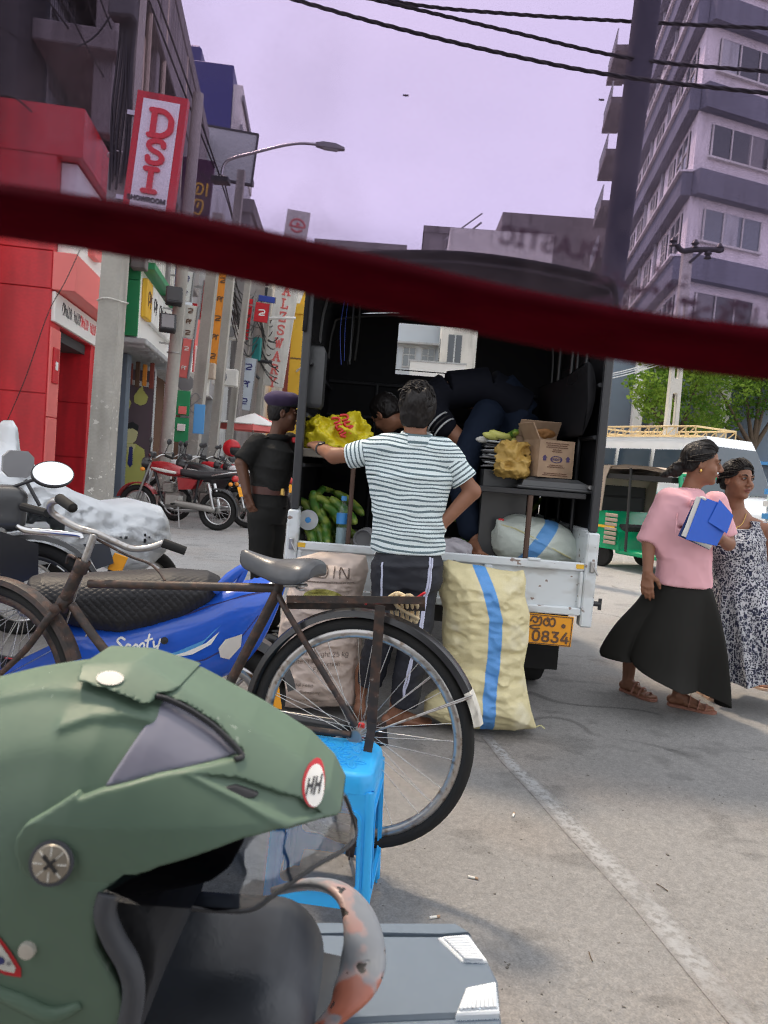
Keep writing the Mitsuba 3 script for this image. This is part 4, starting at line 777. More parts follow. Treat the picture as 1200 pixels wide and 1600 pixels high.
for i in range(5): part(kb, 'window', box(0.95, 0.03, 0.75, (0.9 + 1.15 * i, -1.11, 1.8), 0.01), 'm_windowpale', False); part(kb, 'window', box(0.95, 0.03, 0.75, (0.9 + 1.15 * i, 1.11, 1.8), 0.01), 'm_windowpale', False)
part(kb, 'rear_window', box(0.03, 1.7, 0.75, (-0.01, 0, 1.8), 0.01), 'm_windowpale', False)
for z, m_ in ((1.35, 'm_skyblue'), (1.15, 'm_white'), (0.95, 'm_skyblue')): part(kb, 'stripe', box(6.44, 2.23, 0.09, (3.25, 0, z)), m_, False)
for x in (1.2, 5.2):
    for s_ in (-1, 1): road_wheel(kb, 'wheel', 0, 0.42, 0.24, basis((x, s_ * 1.0, 0.42), (1, 0, 0), (0, 0, 1), (0, -1, 0)))
# the green three-wheeler: x forward, y to its left, z up
mat('m_tukgreen', (0.0, 0.33, 0.14), 0.22, spec=0.6, clearcoat=0.6); mat('m_hood', (0.36, 0.30, 0.24), 0.8); mat('m_hooddark', (0.03, 0.03, 0.03), 0.7)
c = ground(940, 884); tu = thing('three_wheeler', 'green three wheeled taxi with a beige hood beside the truck', 'taxi', frame((c[0] + 0.40, c[1] + 0.2, 0), -60, 0.92))
def tukshell(prof, w): return rings(np.array([[(x, s_ * w_ * w, z) for x, z in prof] for s_, w_ in ((-1, 0.94), (-1, 1.0), (1, 1.0), (1, 0.94))]))
part(tu, 'rear_body', tukshell([(-0.35, 0.32), (-0.42, 0.55), (-0.40, 0.92), (0.02, 0.94), (0.38, 0.62), (0.42, 0.32)], 0.62), 'm_tukgreen', 35)
part(tu, 'floor', bb((0.3, -0.58, 0.26), (1.55, 0.58, 0.34), 0.02), 'm_tukgreen', False)
part(tu, 'front_cowl', chull([(x, s_ * w_, z) for x, w_, z in ((1.45, 0.55, 0.30), (1.50, 0.58, 1.0), (1.95, 0.25, 0.35), (1.92, 0.32, 0.75), (1.75, 0.40, 1.02), (1.55, 0.55, 1.06)) for s_ in (-1, 1)]), 'm_tukgreen', 40)
part(tu, 'hood_back', tukshell([(-0.42, 0.93), (-0.40, 1.35), (-0.28, 1.62), (-0.1, 1.70), (0.05, 1.70), (-0.05, 1.58), (-0.22, 1.3), (-0.26, 0.93)], 0.64), 'm_hood', 40)
part(tu, 'hood_roof', tukshell([(0.0, 1.665), (0.4, 1.72), (1.0, 1.70), (1.42, 1.62), (1.42, 1.59), (1.0, 1.66), (0.4, 1.68), (0.0, 1.63)], 0.64), 'm_hood', 40)
for s_ in (-1, 1):
    part(tu, 'hood_side', xz([(-0.41, 0.93), (-0.39, 1.35), (-0.27, 1.62), (-0.1, 1.69), (0.1, 1.69), (0.02, 1.5), (-0.02, 0.93)], s_ * 0.63 - 0.008, s_ * 0.63 + 0.008), 'm_hood', False)
    part(tu, 'pillar', tube([(1.52, s_ * 0.56, 1.0), (1.43, s_ * 0.57, 1.60)], 0.035, 8), 'm_tukgreen'); part(tu, 'door_post', tube([(0.55, s_ * 0.60, 0.32), (0.50, s_ * 0.60, 1.66)], 0.022, 8), 'm_hooddark')
    for i in range(7): part(tu, 'door_slat', bb((0.08, s_ * 0.62 - 0.012, 0.40 + 0.075 * i), (0.34, s_ * 0.62 + 0.012, 0.455 + 0.075 * i), 0.008), 'm_hood', False)
    part(tu, 'side_stripe', bb((-0.38, s_ * 0.624 - 0.004, 0.66), (0.30, s_ * 0.624 + 0.004, 0.70)), 'm_yellow', False)
    part(tu, 'indicator', ellipsoid(0.02, 0.05, 0.03, (1.72, s_ * 0.42, 0.93), 2), 'm_orange', True)
part(tu, 'hood_lining', cat(bb((-0.22, -0.58, 0.95), (-0.18, 0.58, 1.5)), bb((-0.2, -0.6, 1.48), (1.3, 0.6, 1.56))), 'm_hooddark', False)
part(tu, 'windscreen', tf(box(0.012, 1.02, 0.56, b=0.004), frame((1.48, 0, 1.31), 0, ry=-9)), 'm_windowpale', False)
part(tu, 'windscreen_frame', tube([(1.53, -0.54, 1.02), (1.43, -0.55, 1.60), (1.43, 0.55, 1.60), (1.53, 0.54, 1.02)], 0.028, 8, closed=True), 'm_tukgreen', 30)
part(tu, 'seat', cat(bb((-0.1, -0.5, 0.60), (0.38, 0.5, 0.74), 0.04), bb((-0.28, -0.5, 0.74), (-0.14, 0.5, 1.2), 0.04), bb((0.72, -0.4, 0.58), (1.05, 0.4, 0.70), 0.04), bb((0.66, -0.35, 0.7), (0.74, 0.35, 0.95), 0.03)), 'm_hooddark', False)
part(tu, 'handlebar', tube([(1.3, -0.3, 1.02), (1.34, 0, 1.05), (1.3, 0.3, 1.02)], 0.02, 8), 'm_tubeblack', True); part(tu, 'headlight', ellipsoid(0.06, 0.09, 0.09, (1.93, 0, 0.72), 2), 'm_eyewhite', True)
part(tu, 'front_fender', chull([(1.72 + 0.30 * math.cos(a), y, 0.24 + 0.30 * math.sin(a)) for a in np.linspace(0.2, 2.9, 8) for y in (-0.1, 0.1)]), 'm_tukgreen', 40)
for x, y in ((-0.02, -0.52), (-0.02, 0.52), (1.72, 0)): road_wheel(tu, 'wheel', 0, 0.215, 0.11, basis((x, y, 0.215), (1, 0, 0), (0, 0, 1), (0, -1, 0)))

# hanging boards and small fittings that fill the gaps between the poles
def board(label, px0, px1, y0, y1, Y, m_, mark=None, key='hanging_sign', lm='m_white'):
    a, b = at(px0, (y0 + y1) / 2, Y), at(px1, (y0 + y1) / 2, Y); h_ = (y1 - y0) / FPX * Y; c = (a + b) / 2; w_ = abs(b[0] - a[0]); k = thing(key, label, 'sign', frame(c, 3, ry=4))
    part(k, 'board', box(w_, 0.09, h_, b=0.01), m_, False); [part(k, 'edge', box(0.03, 0.12, h_, (s_ * (w_ / 2 + 0.015), 0, 0)), 'm_midgrey', False) for s_ in (-1, 1)]; part(k, 'bracket', box(0.5, 0.04, 0.04, (-w_ / 2 - 0.28, 0, h_ * 0.3)), 'm_steel', False)
    if mark:
        n = mark
        for i in range(n):
            z = h_ * (0.5 - (i + 0.5) / n); s_ = min(w_, h_ / n) * 0.5; g = glyphs([[(-.4, -.3), (-.45, .2), (-.1, .4), (.1, .1), (-.2, 0)], [(.2, -.4), (.25, .35), (.45, .3)]] if i % 2 else [[(-.4, .3), (.3, .35), (.4, 0), (0, -.1), (-.3, -.4), (.4, -.35)]], 0.16, 0.02 / s_)
            part(k, 'glyph', tf(tf(g, np.diag([s_, s_, s_, 1])), basis((0, -0.045, z), (1, 0, 0), (0, 0, 1), (0, -1, 0))), lm, False)
    return k
board('tall yellow orange sign board between the two broad poles', 331, 350, 425, 570, 21, 'm_orange', 5, lm='m_brown')
board('white sign board with blue marks beside the floodlight pole', 282, 300, 425, 470, 18.5, 'm_white', 2, lm='m_navy')
board('red sign board half hidden behind the broad pale pole', 316, 330, 440, 500, 19.5, 'm_red', 2)
board('pale pink sign board low behind the floodlight pole', 283, 297, 530, 590, 17.0, 'm_pink', 2)
board('white sign board with brown marks above the pink one', 286, 306, 478, 528, 17.6, 'm_offwhite', 3, lm='m_brown')
board('large red sign board under the far white windows', 398, 420, 474, 503, 30, 'm_red', 1)
board('narrow red upright sign left of the far white windows', 384, 392, 468, 530, 30, 'm_red', None)
board('blue sign strip over the large red board', 404, 430, 463, 472, 30.5, 'm_blue', None)
board('pale blue upright board at the foot of the cable tangle', 374, 396, 560, 640, 30.5, 'm_paleblue', 3, lm='m_navy')
board('teal and white sign board high beyond the yellow one', 352, 362, 430, 500, 26, 'm_offwhite', 4, lm='m_teal')
k = thing('far_window_front', 'white far house front with two divided windows beside the tall lettered sign', 'building', frame(at(400, 446, 36) * V(1, 1, 0), 2)); zz = at(400, 446, 36)[2]
part(k, 'wall', bb((-0.75, 0, 0), (0.75, 2.5, zz + 1.4)), 'm_offwhite', False)
for x in (-0.62, 0.08):
    w_ = part(k, 'window', bb((x, -0.03, zz - 0.7), (x + 0.52, 0.02, zz + 0.55)), 'm_window', False); part(w_, 'frame', cat(bb((x + 0.24, -0.06, zz - 0.7), (x + 0.28, -0.03, zz + 0.55)), bb((x, -0.05, zz - 0.05), (x + 0.52, -0.03, zz)), bb((x - 0.05, -0.07, zz + 0.55), (x + 0.57, -0.03, zz + 0.62)), bb((x - 0.05, -0.07, zz - 0.78), (x + 0.57, -0.03, zz - 0.7))), 'm_white', False)
for i, (px, y, Y) in enumerate(((352, 590, 24), (366, 520, 28), (300, 600, 18))):
    k = thing('air_conditioner', ('boxy air conditioner between the far poles', 'small air conditioner high beside the cable tangle', 'air conditioner low beside the broad pole')[i], 'air conditioner', frame(at(px, y, Y), 3)); part(k, 'case', box(0.8, 0.3, 0.55, b=0.03), 'm_offwhite', False); part(k, 'fan', tf(lathe([(0.06, 0), (0.2, 0), (0.2, 0.02), (0.06, 0.03)], 16), basis((-0.12, -0.15, 0), (1, 0, 0), (0, 0, 1), (0, -1, 0))), 'm_midgrey', False)

# ================================================================ the small truck with its black canopy
def dirt_white(p, n, uv):
    a = smoothstep(0.5, 0.75, fbm(p.x * 9, p.y * 9, p.z * 14, 3)); r = smoothstep(0.70, 0.76, fbm(p.x * 30, p.y * 30, p.z * 30, 3))
    c = mix((0.62, 0.66, 0.68), (0.38, 0.37, 0.34), a * 0.5); return mix(c, (0.16, 0.07, 0.035), r * 0.8)
mat('m_truckwhite', proc(dirt_white), 0.45)
mat('m_tarp', (0.007, 0.007, 0.009), 0.75, spec=0.25, bump=proc(lambda p, n, uv: 0.006 * fbm(p.x * 9, p.y * 9, p.z * 5, 3), 3e-3))
mat('m_rustrod', (0.10, 0.06, 0.045), 0.6, 0.3)
mat('m_platey', (0.78, 0.33, 0.015), 0.4)
mat('m_board', (0.20, 0.18, 0.15), 0.7)
TY0, TY1, XL, XR, ZB, ZT = 3.95, 5.40, -0.50, 1.145, 0.80, 2.36
tk = thing('truck', 'small white truck with black canopy, its open back facing the camera', 'truck')
part(tk, 'bed_floor', bb((XL + 0.03, TY0 + 0.03, 0.74), (XR - 0.03, TY1, ZB), 0.004), 'm_board', False)
tg = part(tk, 'tailgate', bb((XL + 0.06, TY0, 0.565), (XR - 0.06, TY0 + 0.022, 0.842), 0.004), 'm_truckwhite', False)
for z0, z1 in ((0.800, 0.846), (0.560, 0.602)): part(tg, 'rail', bb((XL + 0.055, TY0 - 0.028, z0), (XR - 0.055, TY0 - 0.002, z1), 0.006), 'm_truckwhite', False)
pw = (XR - XL - 0.11) / 3
for i in range(4):
    x = XL + 0.055 + pw * i; part(tg, 'stile', bb((x - (0.02 if i else 0), TY0 - 0.027, 0.603), (x + (0.022 if i < 3 else 0), TY0 - 0.002, 0.799), 0.005), 'm_truckwhite', False)
for x in (XL + 0.075, XR - 0.08): part(tg, 'reflector', bb((x - 0.02, TY0 - 0.034, 0.815), (x + 0.02, TY0 - 0.028, 0.838)), 'm_yellow', False)
for x in (0.02, 0.82): part(tg, 'hinge', bb((x - 0.035, TY0 - 0.036, 0.838), (x + 0.035, TY0 - 0.01, 0.855), 0.005), 'm_truckwhite', False)
for x0, x1 in ((XL - 0.01, XL + 0.052), (XR - 0.052, XR + 0.012)):
    part(tk, 'corner_post', bb((x0, TY0 - 0.03, 0.50), (x1, TY0 + 0.05, 1.01), 0.008), 'm_truckwhite', False)
    part(tk, 'canopy_post', bb(((x0 + x1) / 2 - 0.022, TY0 - 0.01, 1.012), ((x0 + x1) / 2 + 0.022, TY0 + 0.035, ZT - 0.12), 0.006), 'm_tubeblack', False)
    part(tk, 'latch', cat(bb(((x0 + x1) / 2 - 0.012, TY0 - 0.055, 0.80), ((x0 + x1) / 2 + 0.012, TY0 - 0.031, 0.86), 0.004), bar(((x0 + x1) / 2, TY0 - 0.05, 0.84), ((x0 + x1) / 2 + 0.03, TY0 - 0.06, 0.79), 0.006)), 'm_steel', False)
    part(tk, 'side_panel', bb((x0 + 0.01, TY0 + 0.052, 0.56), (x1 - 0.02, TY1, 1.02), 0.006), 'm_truckwhite', False)
part(tk, 'latch_bolt', cat(bar((XR + 0.01, TY0, 0.63), (XR + 0.055, TY0 - 0.01, 0.63), 0.014), bar((XR + 0.05, TY0 - 0.01, 0.60), (XR + 0.05, TY0 - 0.01, 0.66), 0.01)), 'm_tubeblack')
part(tk, 'chassis', cat(bb((XL + 0.25, TY0 + 0.05, 0.42), (XL + 0.33, 6.9, 0.56)), bb((XR - 0.33, TY0 + 0.05, 0.42), (XR - 0.25, 6.9, 0.56)), bb((XL + 0.1, TY0 + 0.04, 0.46), (XR - 0.1, TY0 + 0.12, 0.555))), 'm_black', False)
# canopy: roof, sides, front wall with its window opening
def hoop(y, dz=0.0): return [(XL + 0.01, y, 1.95 + dz), (XL + 0.03, y, ZT - 0.10 + dz), (XL + 0.14, y, ZT - 0.01 + dz), ((XL + XR) / 2, y, ZT + 0.05 + dz), (XR - 0.14, y, ZT - 0.01 + dz), (XR - 0.03, y, ZT - 0.10 + dz), (XR - 0.01, y, 1.95 + dz)]
def roof_sheet(off):
    R = np.array([bez(hoop(y), 6) for y in np.linspace(TY0 - 0.03, TY1 + 0.02, 16)])
    c = np.array([(XL + XR) / 2, 0, 1.6]); d = R - c; d[..., 1] = 0; R = R + d / np.linalg.norm(d, axis=-1, keepdims=True) * off
    R[..., 2] -= 0.018 * np.abs(np.sin(np.linspace(0, np.pi * 3, 16)))[:, None] * (R[..., 2] > ZT - 0.05)
    return R
a_, b_ = roof_sheet(0.0), roof_sheet(0.012)
part(tk, 'canopy_roof', rings(np.concatenate([a_, b_[:, ::-1]], 1), caps=False), 'm_tarp', 40)
part(tk, 'canopy_edge', tube(a_[0], 0.012, 8), 'm_tarp', True)
for y in (TY0 + 0.02, TY0 + 0.72, TY1 - 0.02): part(tk, 'canopy_hoop', tube(bez([(x, yy, z - 0.03) for x, yy, z in hoop(y)], 6), 0.014, 8), 'm_tubeblack')
for x0, x1 in ((XL + 0.005, XL + 0.02), (XR - 0.02, XR - 0.005)):
    n = 18; ys = np.linspace(TY0 + 0.05, TY1, n); zs = np.linspace(1.02, 2.0, 9)
    g = np.array([[(x0 + 0.012 * math.sin(y * 9 + z * 2), y, z) for z in zs] + [(x1 + 0.012 * math.sin(y * 9 + z * 2), y, z) for z in zs[::-1]] for y in ys])
    part(tk, 'canopy_side', rings(g), 'm_tarp', 40)
for k, z in enumerate((1.25, 1.52, 1.80)):
    part(tk, 'side_bar', bar((XR - 0.045, TY0 + 0.04, z), (XR - 0.045, TY1 - 0.03, z), 0.012), 'm_steel' if k == 0 else 'm_tubeblack')
    part(tk, 'side_bar', bar((XL + 0.045, TY0 + 0.04, z), (XL + 0.045, TY1 - 0.03, z), 0.012), 'm_tubeblack')
for y in (4.3, 4.65, 5.0): part(tk, 'side_upright', bar((XR - 0.05, y, 0.8), (XR - 0.05, y, 2.2), 0.013), 'm_tubeblack')
a0, a1 = at(617, 588, TY1), at(741, 590, TY1); wx0, wx1, wz0, wz1 = a0[0], a1[0], (a0[2] + a1[2]) / 2 - 0.0, ZT - 0.045
part(tk, 'front_wall', cat(bb((XL + 0.02, TY1, 0.78), (wx0, TY1 + 0.02, ZT + 0.0), 0), bb((wx1, TY1, 0.78), (XR - 0.02, TY1 + 0.02, ZT + 0.0)), bb((wx0, TY1, 0.78), (wx1, TY1 + 0.02, wz0)), bb((wx0, TY1, wz1), (wx1, TY1 + 0.02, ZT + 0.03))), 'm_tarp', False)
part(tk, 'window_wire', bar((wx0, TY1 - 0.01, wz0 + 0.03), (wx1, TY1 - 0.01, wz0 + 0.03), 0.004), 'm_tubeblack')
for z in (1.86, 1.62): part(tk, 'front_bar', bar((XL + 0.03, TY1 - 0.02, z), (XR - 0.03, TY1 - 0.02, z), 0.012), 'm_tubeblack')
for x in (-0.12, 0.25): part(tk, 'front_upright', bar((x, TY1 - 0.02, 0.8), (x, TY1 - 0.02, 1.86), 0.012), 'm_tubeblack')
# cab, wheels, plate
cab = part(tk, 'cab', xz([(5.5, 0.45), (7.05, 0.45), (7.1, 1.05), (6.75, 1.15), (6.45, 1.80), (5.55, 1.82)], 0, 1.48), 'm_truckwhite', False)
scene[cab]['to_world'] = T(basis((XR - 0.08, 0, 0), (0, 1, 0), (-1, 0, 0), (0, 0, 1)))
XA = lambda c: basis(c, (0, 0, -1), (0, 1, 0), (1, 0, 0))
road_wheel(tk, 'rear_wheel', 0, 0.275, 0.155, XA((0.985, 4.66, 0.275))); road_wheel(tk, 'rear_wheel', 0, 0.275, 0.155, XA((XL + 0.17, 4.66, 0.275)))
road_wheel(tk, 'front_wheel', 0, 0.275, 0.155, XA((0.985, 6.75, 0.275))); road_wheel(tk, 'front_wheel', 0, 0.275, 0.155, XA((XL + 0.17, 6.75, 0.275)))
part(tk, 'mud_flap', bb((0.86, 4.38, 0.14), (1.11, 4.39, 0.5)), 'm_rubber', False)
pc = at(858, 984, TY0 - 0.02); PF = basis((pc[0] - 0.035, TY0 - 0.02, pc[2]), (1, 0, -0.02), (0.02, 0, 1), (0, -1, 0))
pl = part(tk, 'number_plate', tf(cat(box(0.32, 0.165, 0.006, b=0.002)), PF), 'm_platey', False)
part(pl, 'plate_rim', tf(cat(bb((-0.155, 0.0745, 0.003), (0.155, 0.0785, 0.006)), bb((-0.155, -0.0785, 0.003), (0.155, -0.0745, 0.006)), bb((0.151, -0.0745, 0.003), (0.155, 0.0745, 0.006)), bb((-0.155, -0.0745, 0.003), (-0.151, 0.0745, 0.006))), PF), 'm_brown', False)
nm = ctext('0834', 0.058, 0.004, True); part(pl, 'number', tf(moved(nm, 0.045, -0.036, 0.003), PF), 'm_brown', False)
SU = [[(0, .02), (.012, .042), (.034, .04), (.036, .02), (.024, .012), (.014, .02)], [(.036, .03), (.052, .044), (.058, .02), (.05, .0), (.02, -.004), (0, -.012), (.02, -.022), (.05, -.018)]]
HA = [[(.078, .036), (.07, .016), (.084, 0), (.1, .012), (.098, .036), (.088, .042), (.09, .026)], [(.1, .02), (.112, 0), (.128, .006), (.13, .03), (.118, .044), (.108, .036)]]
part(pl, 'glyphs', tf(moved(glyphs(SU + HA + [[(.17, .006), (.178, .014), (.186, .006), (.178, -.002), (.17, .006)]], 0.0085, 0.004), -0.07, 0.022, 0.003), PF), 'm_brown', False)
part(tk, 'plate_bracket', bb((pc[0] - 0.15, TY0 - 0.012, pc[2] + 0.03), (pc[0] + 0.08, TY0 + 0.06, 0.555)), 'm_black', False)
# shelves on both sides and their rods
a0, a1 = at(474, 700, 4.05), at(575, 700, 4.05); zs_ = a0[2]
part(tk, 'shelf', bb((XL + 0.03, 3.99, zs_ - 0.045), (0.02, 5.2, zs_), 0.004), 'm_board', False, label='narrow grey board shelf along the left side')
part(tk, 'shelf_rod', bar((a1[0] - 0.07, 4.02, 0.80), (a1[0] - 0.07, 4.02, zs_ - 0.04), 0.013), 'm_rustrod')
b0 = at(828, 765, 4.05); zr_ = b0[2]
part(tk, 'shelf', bb((b0[0] - 0.30, 4.0, zr_ - 0.03), (XR - 0.06, 5.2, zr_), 0.004), 'm_black', False)
part(tk, 'shelf_rod', bar((b0[0], 4.01, 0.80), (b0[0], 4.01, zr_ - 0.03), 0.015), 'm_rustrod')
# black rounded tray lying upside down on the right shelf
c = at(862, 758, 4.16); k = thing('plastic_tray', 'upturned black plastic tray on the right hand shelf of the truck', 'tray', frame((c[0] + 0.0, 4.19, zr_ + 0.001), -3))
part(k, 'shell', chull([(x * sx, y * sy, z) for x, y, z in ((0.18, 0.15, 0.0), (0.185, 0.155, 0.012), (0.17, 0.14, 0.05), (0.13, 0.11, 0.07)) for sx in (-1, 1) for sy in (-1, 1)]), mat('m_blackplastic', (0.05, 0.052, 0.055), 0.28), 20)
part(k, 'rim', tube(bez([(0.19, 0.13, 0.012), (0.17, 0.155, 0.012), (-0.17, 0.155, 0.012), (-0.19, 0.13, 0.012), (-0.19, -0.13, 0.012), (-0.17, -0.155, 0.012), (0.17, -0.155, 0.012), (0.19, -0.13, 0.012)], 4, True), 0.010, 8, closed=True), 'm_blackplastic', True)

# ---------------------------------------------------------------- the load
def crumple(lo, hi, f, h=0.012): return sdf_mesh(f, lo, hi, h)
# yellow bag on the left shelf
mat('m_yellowbag', (0.62, 0.52, 0.02), 0.35, bump=proc(lambda p, n, uv: 0.004 * fbm(p.x * 30, p.y * 30, p.z * 30, 3), 2e-3))
c = at(522, 668, 4.2)
def f(p):
    q = p - np.array([c[0], 4.2, zs_ + 0.10], np.float32)
    d = smin(s_ell(q, (-0.02, 0, -0.02), (0.17, 0.13, 0.10)), s_ell(q, (0.10, 0.02, 0.0), (0.10, 0.10, 0.11)), 0.05)
    d = smax(d, -s_ell(q, (-0.14, -0.09, 0.0), (0.06, 0.05, 0.045)), 0.01)
    d = smax(d, zs_ + 0.003 - p[..., 2], 0.01)
    return d + 0.24 * np.abs(fb(p @ np.array([[1, .3, .5], [0, 1, .2], [-.5, 0, 1]]), 10, 2, 1)) - 0.034 + 0.05 * np.abs(fb(p, 26, 2, 2))
k = thing('yellow_bag', 'crumpled bright yellow plastic bag with red print on the left shelf', 'bag')
part(k, 'bag', crumple((c[0] - 0.25, 4.0, zs_ - 0.01), (c[0] + 0.27, 4.42, zs_ + 0.25), f, 0.008), 'm_yellowbag', True)
g = glyphs([[(0, 0), (.01, .03), (.03, .03), (.03, 0)], [(.05, .03), (.045, 0), (.06, .0)], [(.07, 0), (.08, .035), (.09, 0)], [(.10, .03), (.105, 0), (.12, .02)]], 0.008, 0.03); 
part(k, 'print', tf(cat(g, moved(g, 0.0, -0.05, 0)), basis((c[0] + 0.035, 4.10, zs_ + 0.19), unit((0.5, 0.1, -0.85)), unit((0.85, 0.3, 0.4)), unit((0.2, -0.95, 0.25)))), 'm_letter', False)
# plantains
mat('m_plantain', proc(lambda p, n, uv: mix((0.05, 0.15, 0.02), (0.26, 0.32, 0.05), smoothstep(0.3, 0.8, fbm(p.x * 25, p.y * 25, p.z * 25, 2)))), 0.4)
def fruit(n, L=0.2, r=0.02, bend=0.05):
    p = bez([(0, 0, 0), (L * 0.3, bend * 0.6, 0), (L * 0.7, bend * 0.6, 0), (L, 0, 0), (L * 1.1, -0.015, 0)], 4); rr = np.interp(np.linspace(0, 1, len(p)), [0, .12, .35, .7, .88, 1], [.5, .8, 1, .95, .5, .25]) * r
    return tube(p, rr, 6)
k = thing('plantain_bunch', 'bunch of green plantains under the left shelf of the truck', 'fruit')
c = at(500, 790, 4.2)
for i in range(26):
    M = trimesh.transformations.euler_matrix(NR.uniform(-1, 1), NR.uniform(0.5, 1.25), NR.uniform(-0.9, 0.6)); M[:3, 3] = (c[0] + NR.uniform(-0.13, 0.08), 4.2 + NR.uniform(-0.12, 0.2), 0.92 + NR.uniform(0.0, 0.14) + (0.05 if i % 3 else 0))
    part(k, 'fruit', tf(fruit(i, 0.20, 0.029, 0.05), M), 'm_plantain', True)
part(k, 'stalk', tube([(c[0] - 0.05, 4.25, 1.05), (c[0], 4.3, 1.12), (c[0] + 0.05, 4.5, 1.1)], [0.025, 0.02, 0.015], 8), 'm_plantain', True)
k = thing('leaf_heap', 'heap of dark green leaves and pods behind the paper stack in the truck', 'vegetables')
c = at(785, 720, 4.85)
for i in range(40):
    M = trimesh.transformations.euler_matrix(NR.uniform(-1, 1), NR.uniform(-0.9, 0.9), NR.uniform(0, 6.28)); M[:3, 3] = (c[0] + NR.uniform(-0.13, 0.16), 4.9 + NR.uniform(-0.2, 0.2), 0.83 + abs(NR.normal(0, 0.16)))
    part(k, 'pod', tf(fruit(i, 0.2, 0.018, 0.04), M), 'm_plantain', True)
# water bottle and big jar
scene['m_pet'] = {'type': 'thindielectric', 'int_ior': 1.35, 'specular_transmittance': rgb((0.80, 0.88, 0.92))}
c = at(537, 790, 4.06); k = thing('water_bottle', 'clear plastic water bottle with blue cap and blue label', 'bottle', frame((c[0], 4.06, 0.802), 10))
part(k, 'bottle', lathe([(0.0, 0.0), (0.028, 0.0), (0.034, 0.008)] + [(0.034 - 0.002 * (i % 2), 0.02 + 0.012 * i) for i in range(9)] + [(0.034, 0.14), (0.034, 0.20), (0.030, 0.225), (0.018, 0.255), (0.013, 0.265), (0.013, 0.285)], 24), 'm_pet', 30)
part(k, 'cap', lathe([(0.0, 0.27), (0.0155, 0.27), (0.0155, 0.292), (0.013, 0.295), (0.0, 0.295)], 18), 'm_skyblue', 30)
part(k, 'label', lathe([(0.0345, 0.142), (0.0352, 0.144), (0.0352, 0.198), (0.0345, 0.2)], 24), mat('m_bluelabel', (0.05, 0.25, 0.6), 0.35), 30)
part(k, 'water', lathe([(0.0, 0.004), (0.031, 0.006), (0.0315, 0.12), (0.0, 0.12)], 20), mat('m_waterfill', (0.45, 0.5, 0.5), 0.1, spec=0.5), 30)
c = at(482, 812, 4.08); k = thing('jar', 'large clear jar lying on its side with a blue dot on its base', 'jar', basis((c[0], 4.06, c[2] + 0.0), (1, 0, 0), (0, 0, -1), (0, 1, 0)))
part(k, 'glass', lathe([(0.0, 0.0), (0.05, 0.0), (0.058, 0.01), (0.06, 0.18), (0.045, 0.21), (0.04, 0.23)], 28), 'm_pet', 30)
part(k, 'base_ring', lathe([(0.048, -0.003), (0.056, -0.003), (0.056, 0.004), (0.048, 0.004)], 28), 'm_palegrey', 30)
part(k, 'blue_dot', lathe([(0, -0.006), (0.016, -0.005), (0.016, 0.002), (0, 0.002)], 16), 'm_bluelabel', 30)
c = at(565, 815, 4.3); k = thing('paint_can', 'dark empty can lying beside the water bottle', 'can', basis((c[0] + 0.02, 4.1, 0.862), (1, 0, 0), (0, 0, -1), (0.1, 1, 0)))
part(k, 'body', lathe([(0.045, 0.16), (0.0, 0.16)] + [(0.0, 0.03), (0.045, 0.03), (0.052, 0.0), (0.056, 0.0), (0.056, 0.18), (0.045, 0.18)], 24), 'm_midgrey', 30)
# white sack with a blue band under the right shelf
def sack_tex(p, n, uv):
    w = 0.9 + 0.1 * noise(p.x * 400, p.y * 400, p.z * 400)
    c_ = mix((0.60, 0.66, 0.60), (0.12, 0.33, 0.68), smoothstep(0.0, 0.004, uv.x))
    return c_ * w
mat('m_whitesack', proc(sack_tex), 0.5, bump=proc(lambda p, n, uv: 0.004 * fbm(p.x * 20, p.y * 20, p.z * 12, 3), 2e-3))
c = at(832, 822, 4.28)
def f(p):
    q = p - np.array([c[0], 4.26, 0.90], np.float32)
    d = smin(s_ell(q, (0.02, 0, 0.0), (0.235, 0.17, 0.145)), s_ell(q, (-0.10, 0.0, 0.03), (0.12, 0.13, 0.12)), 0.06); d = smin(d, s_cone(q, (0.14, -0.05, -0.02), (0.27, -0.06, -0.07), 0.07, 0.02), 0.05)
    d = smin(d, s_cone(q, (-0.16, -0.06, 0.06), (-0.205, -0.07, 0.11), 0.05, 0.018), 0.05)
    seam = np.abs(q[..., 2] + 0.42 * q[..., 0] - 0.03)
    d = d - 0.006 * np.exp(-(seam / 0.006) ** 2)
    d = smax(d, 0.803 - p[..., 2], 0.02)
    return d + 0.035 * np.abs(fb(p * np.array([1, 1, 1.6]), 9, 3, 4)) - 0.008
m = sdf_mesh(f, (c[0] - 0.32, 4.0, 0.79), (c[0] + 0.34, 4.5, 1.12), 0.009)
u = m.vertices - (c[0], 4.26, 0.90); bw = 0.035 - np.abs(u[:, 0] * 0.72 - (u[:, 2]) * 0.66 - 0.0 + 0.02 * np.sin(u[:, 2] * 9))
k = thing('white_sack', 'bulging white woven sack with a wide blue band under the right shelf', 'sack')
part(k, 'sack', m, 'm_whitesack', True, uv=np.stack([bw, bw * 0], 1))
part(k, 'seam', tube(bez([(c[0] - 0.20, 4.16, 1.0), (c[0] - 0.12, 4.12, 0.985), (c[0], 4.09, 0.935), (c[0] + 0.13, 4.10, 0.875), (c[0] + 0.2, 4.13, 0.845)], 6), 0.004, 6), 'm_posterface', True)
part(k, 'tag', box(0.03, 0.01, 0.03, (c[0] - 0.2, 4.18, 1.02), 0.003), 'm_letter', False)
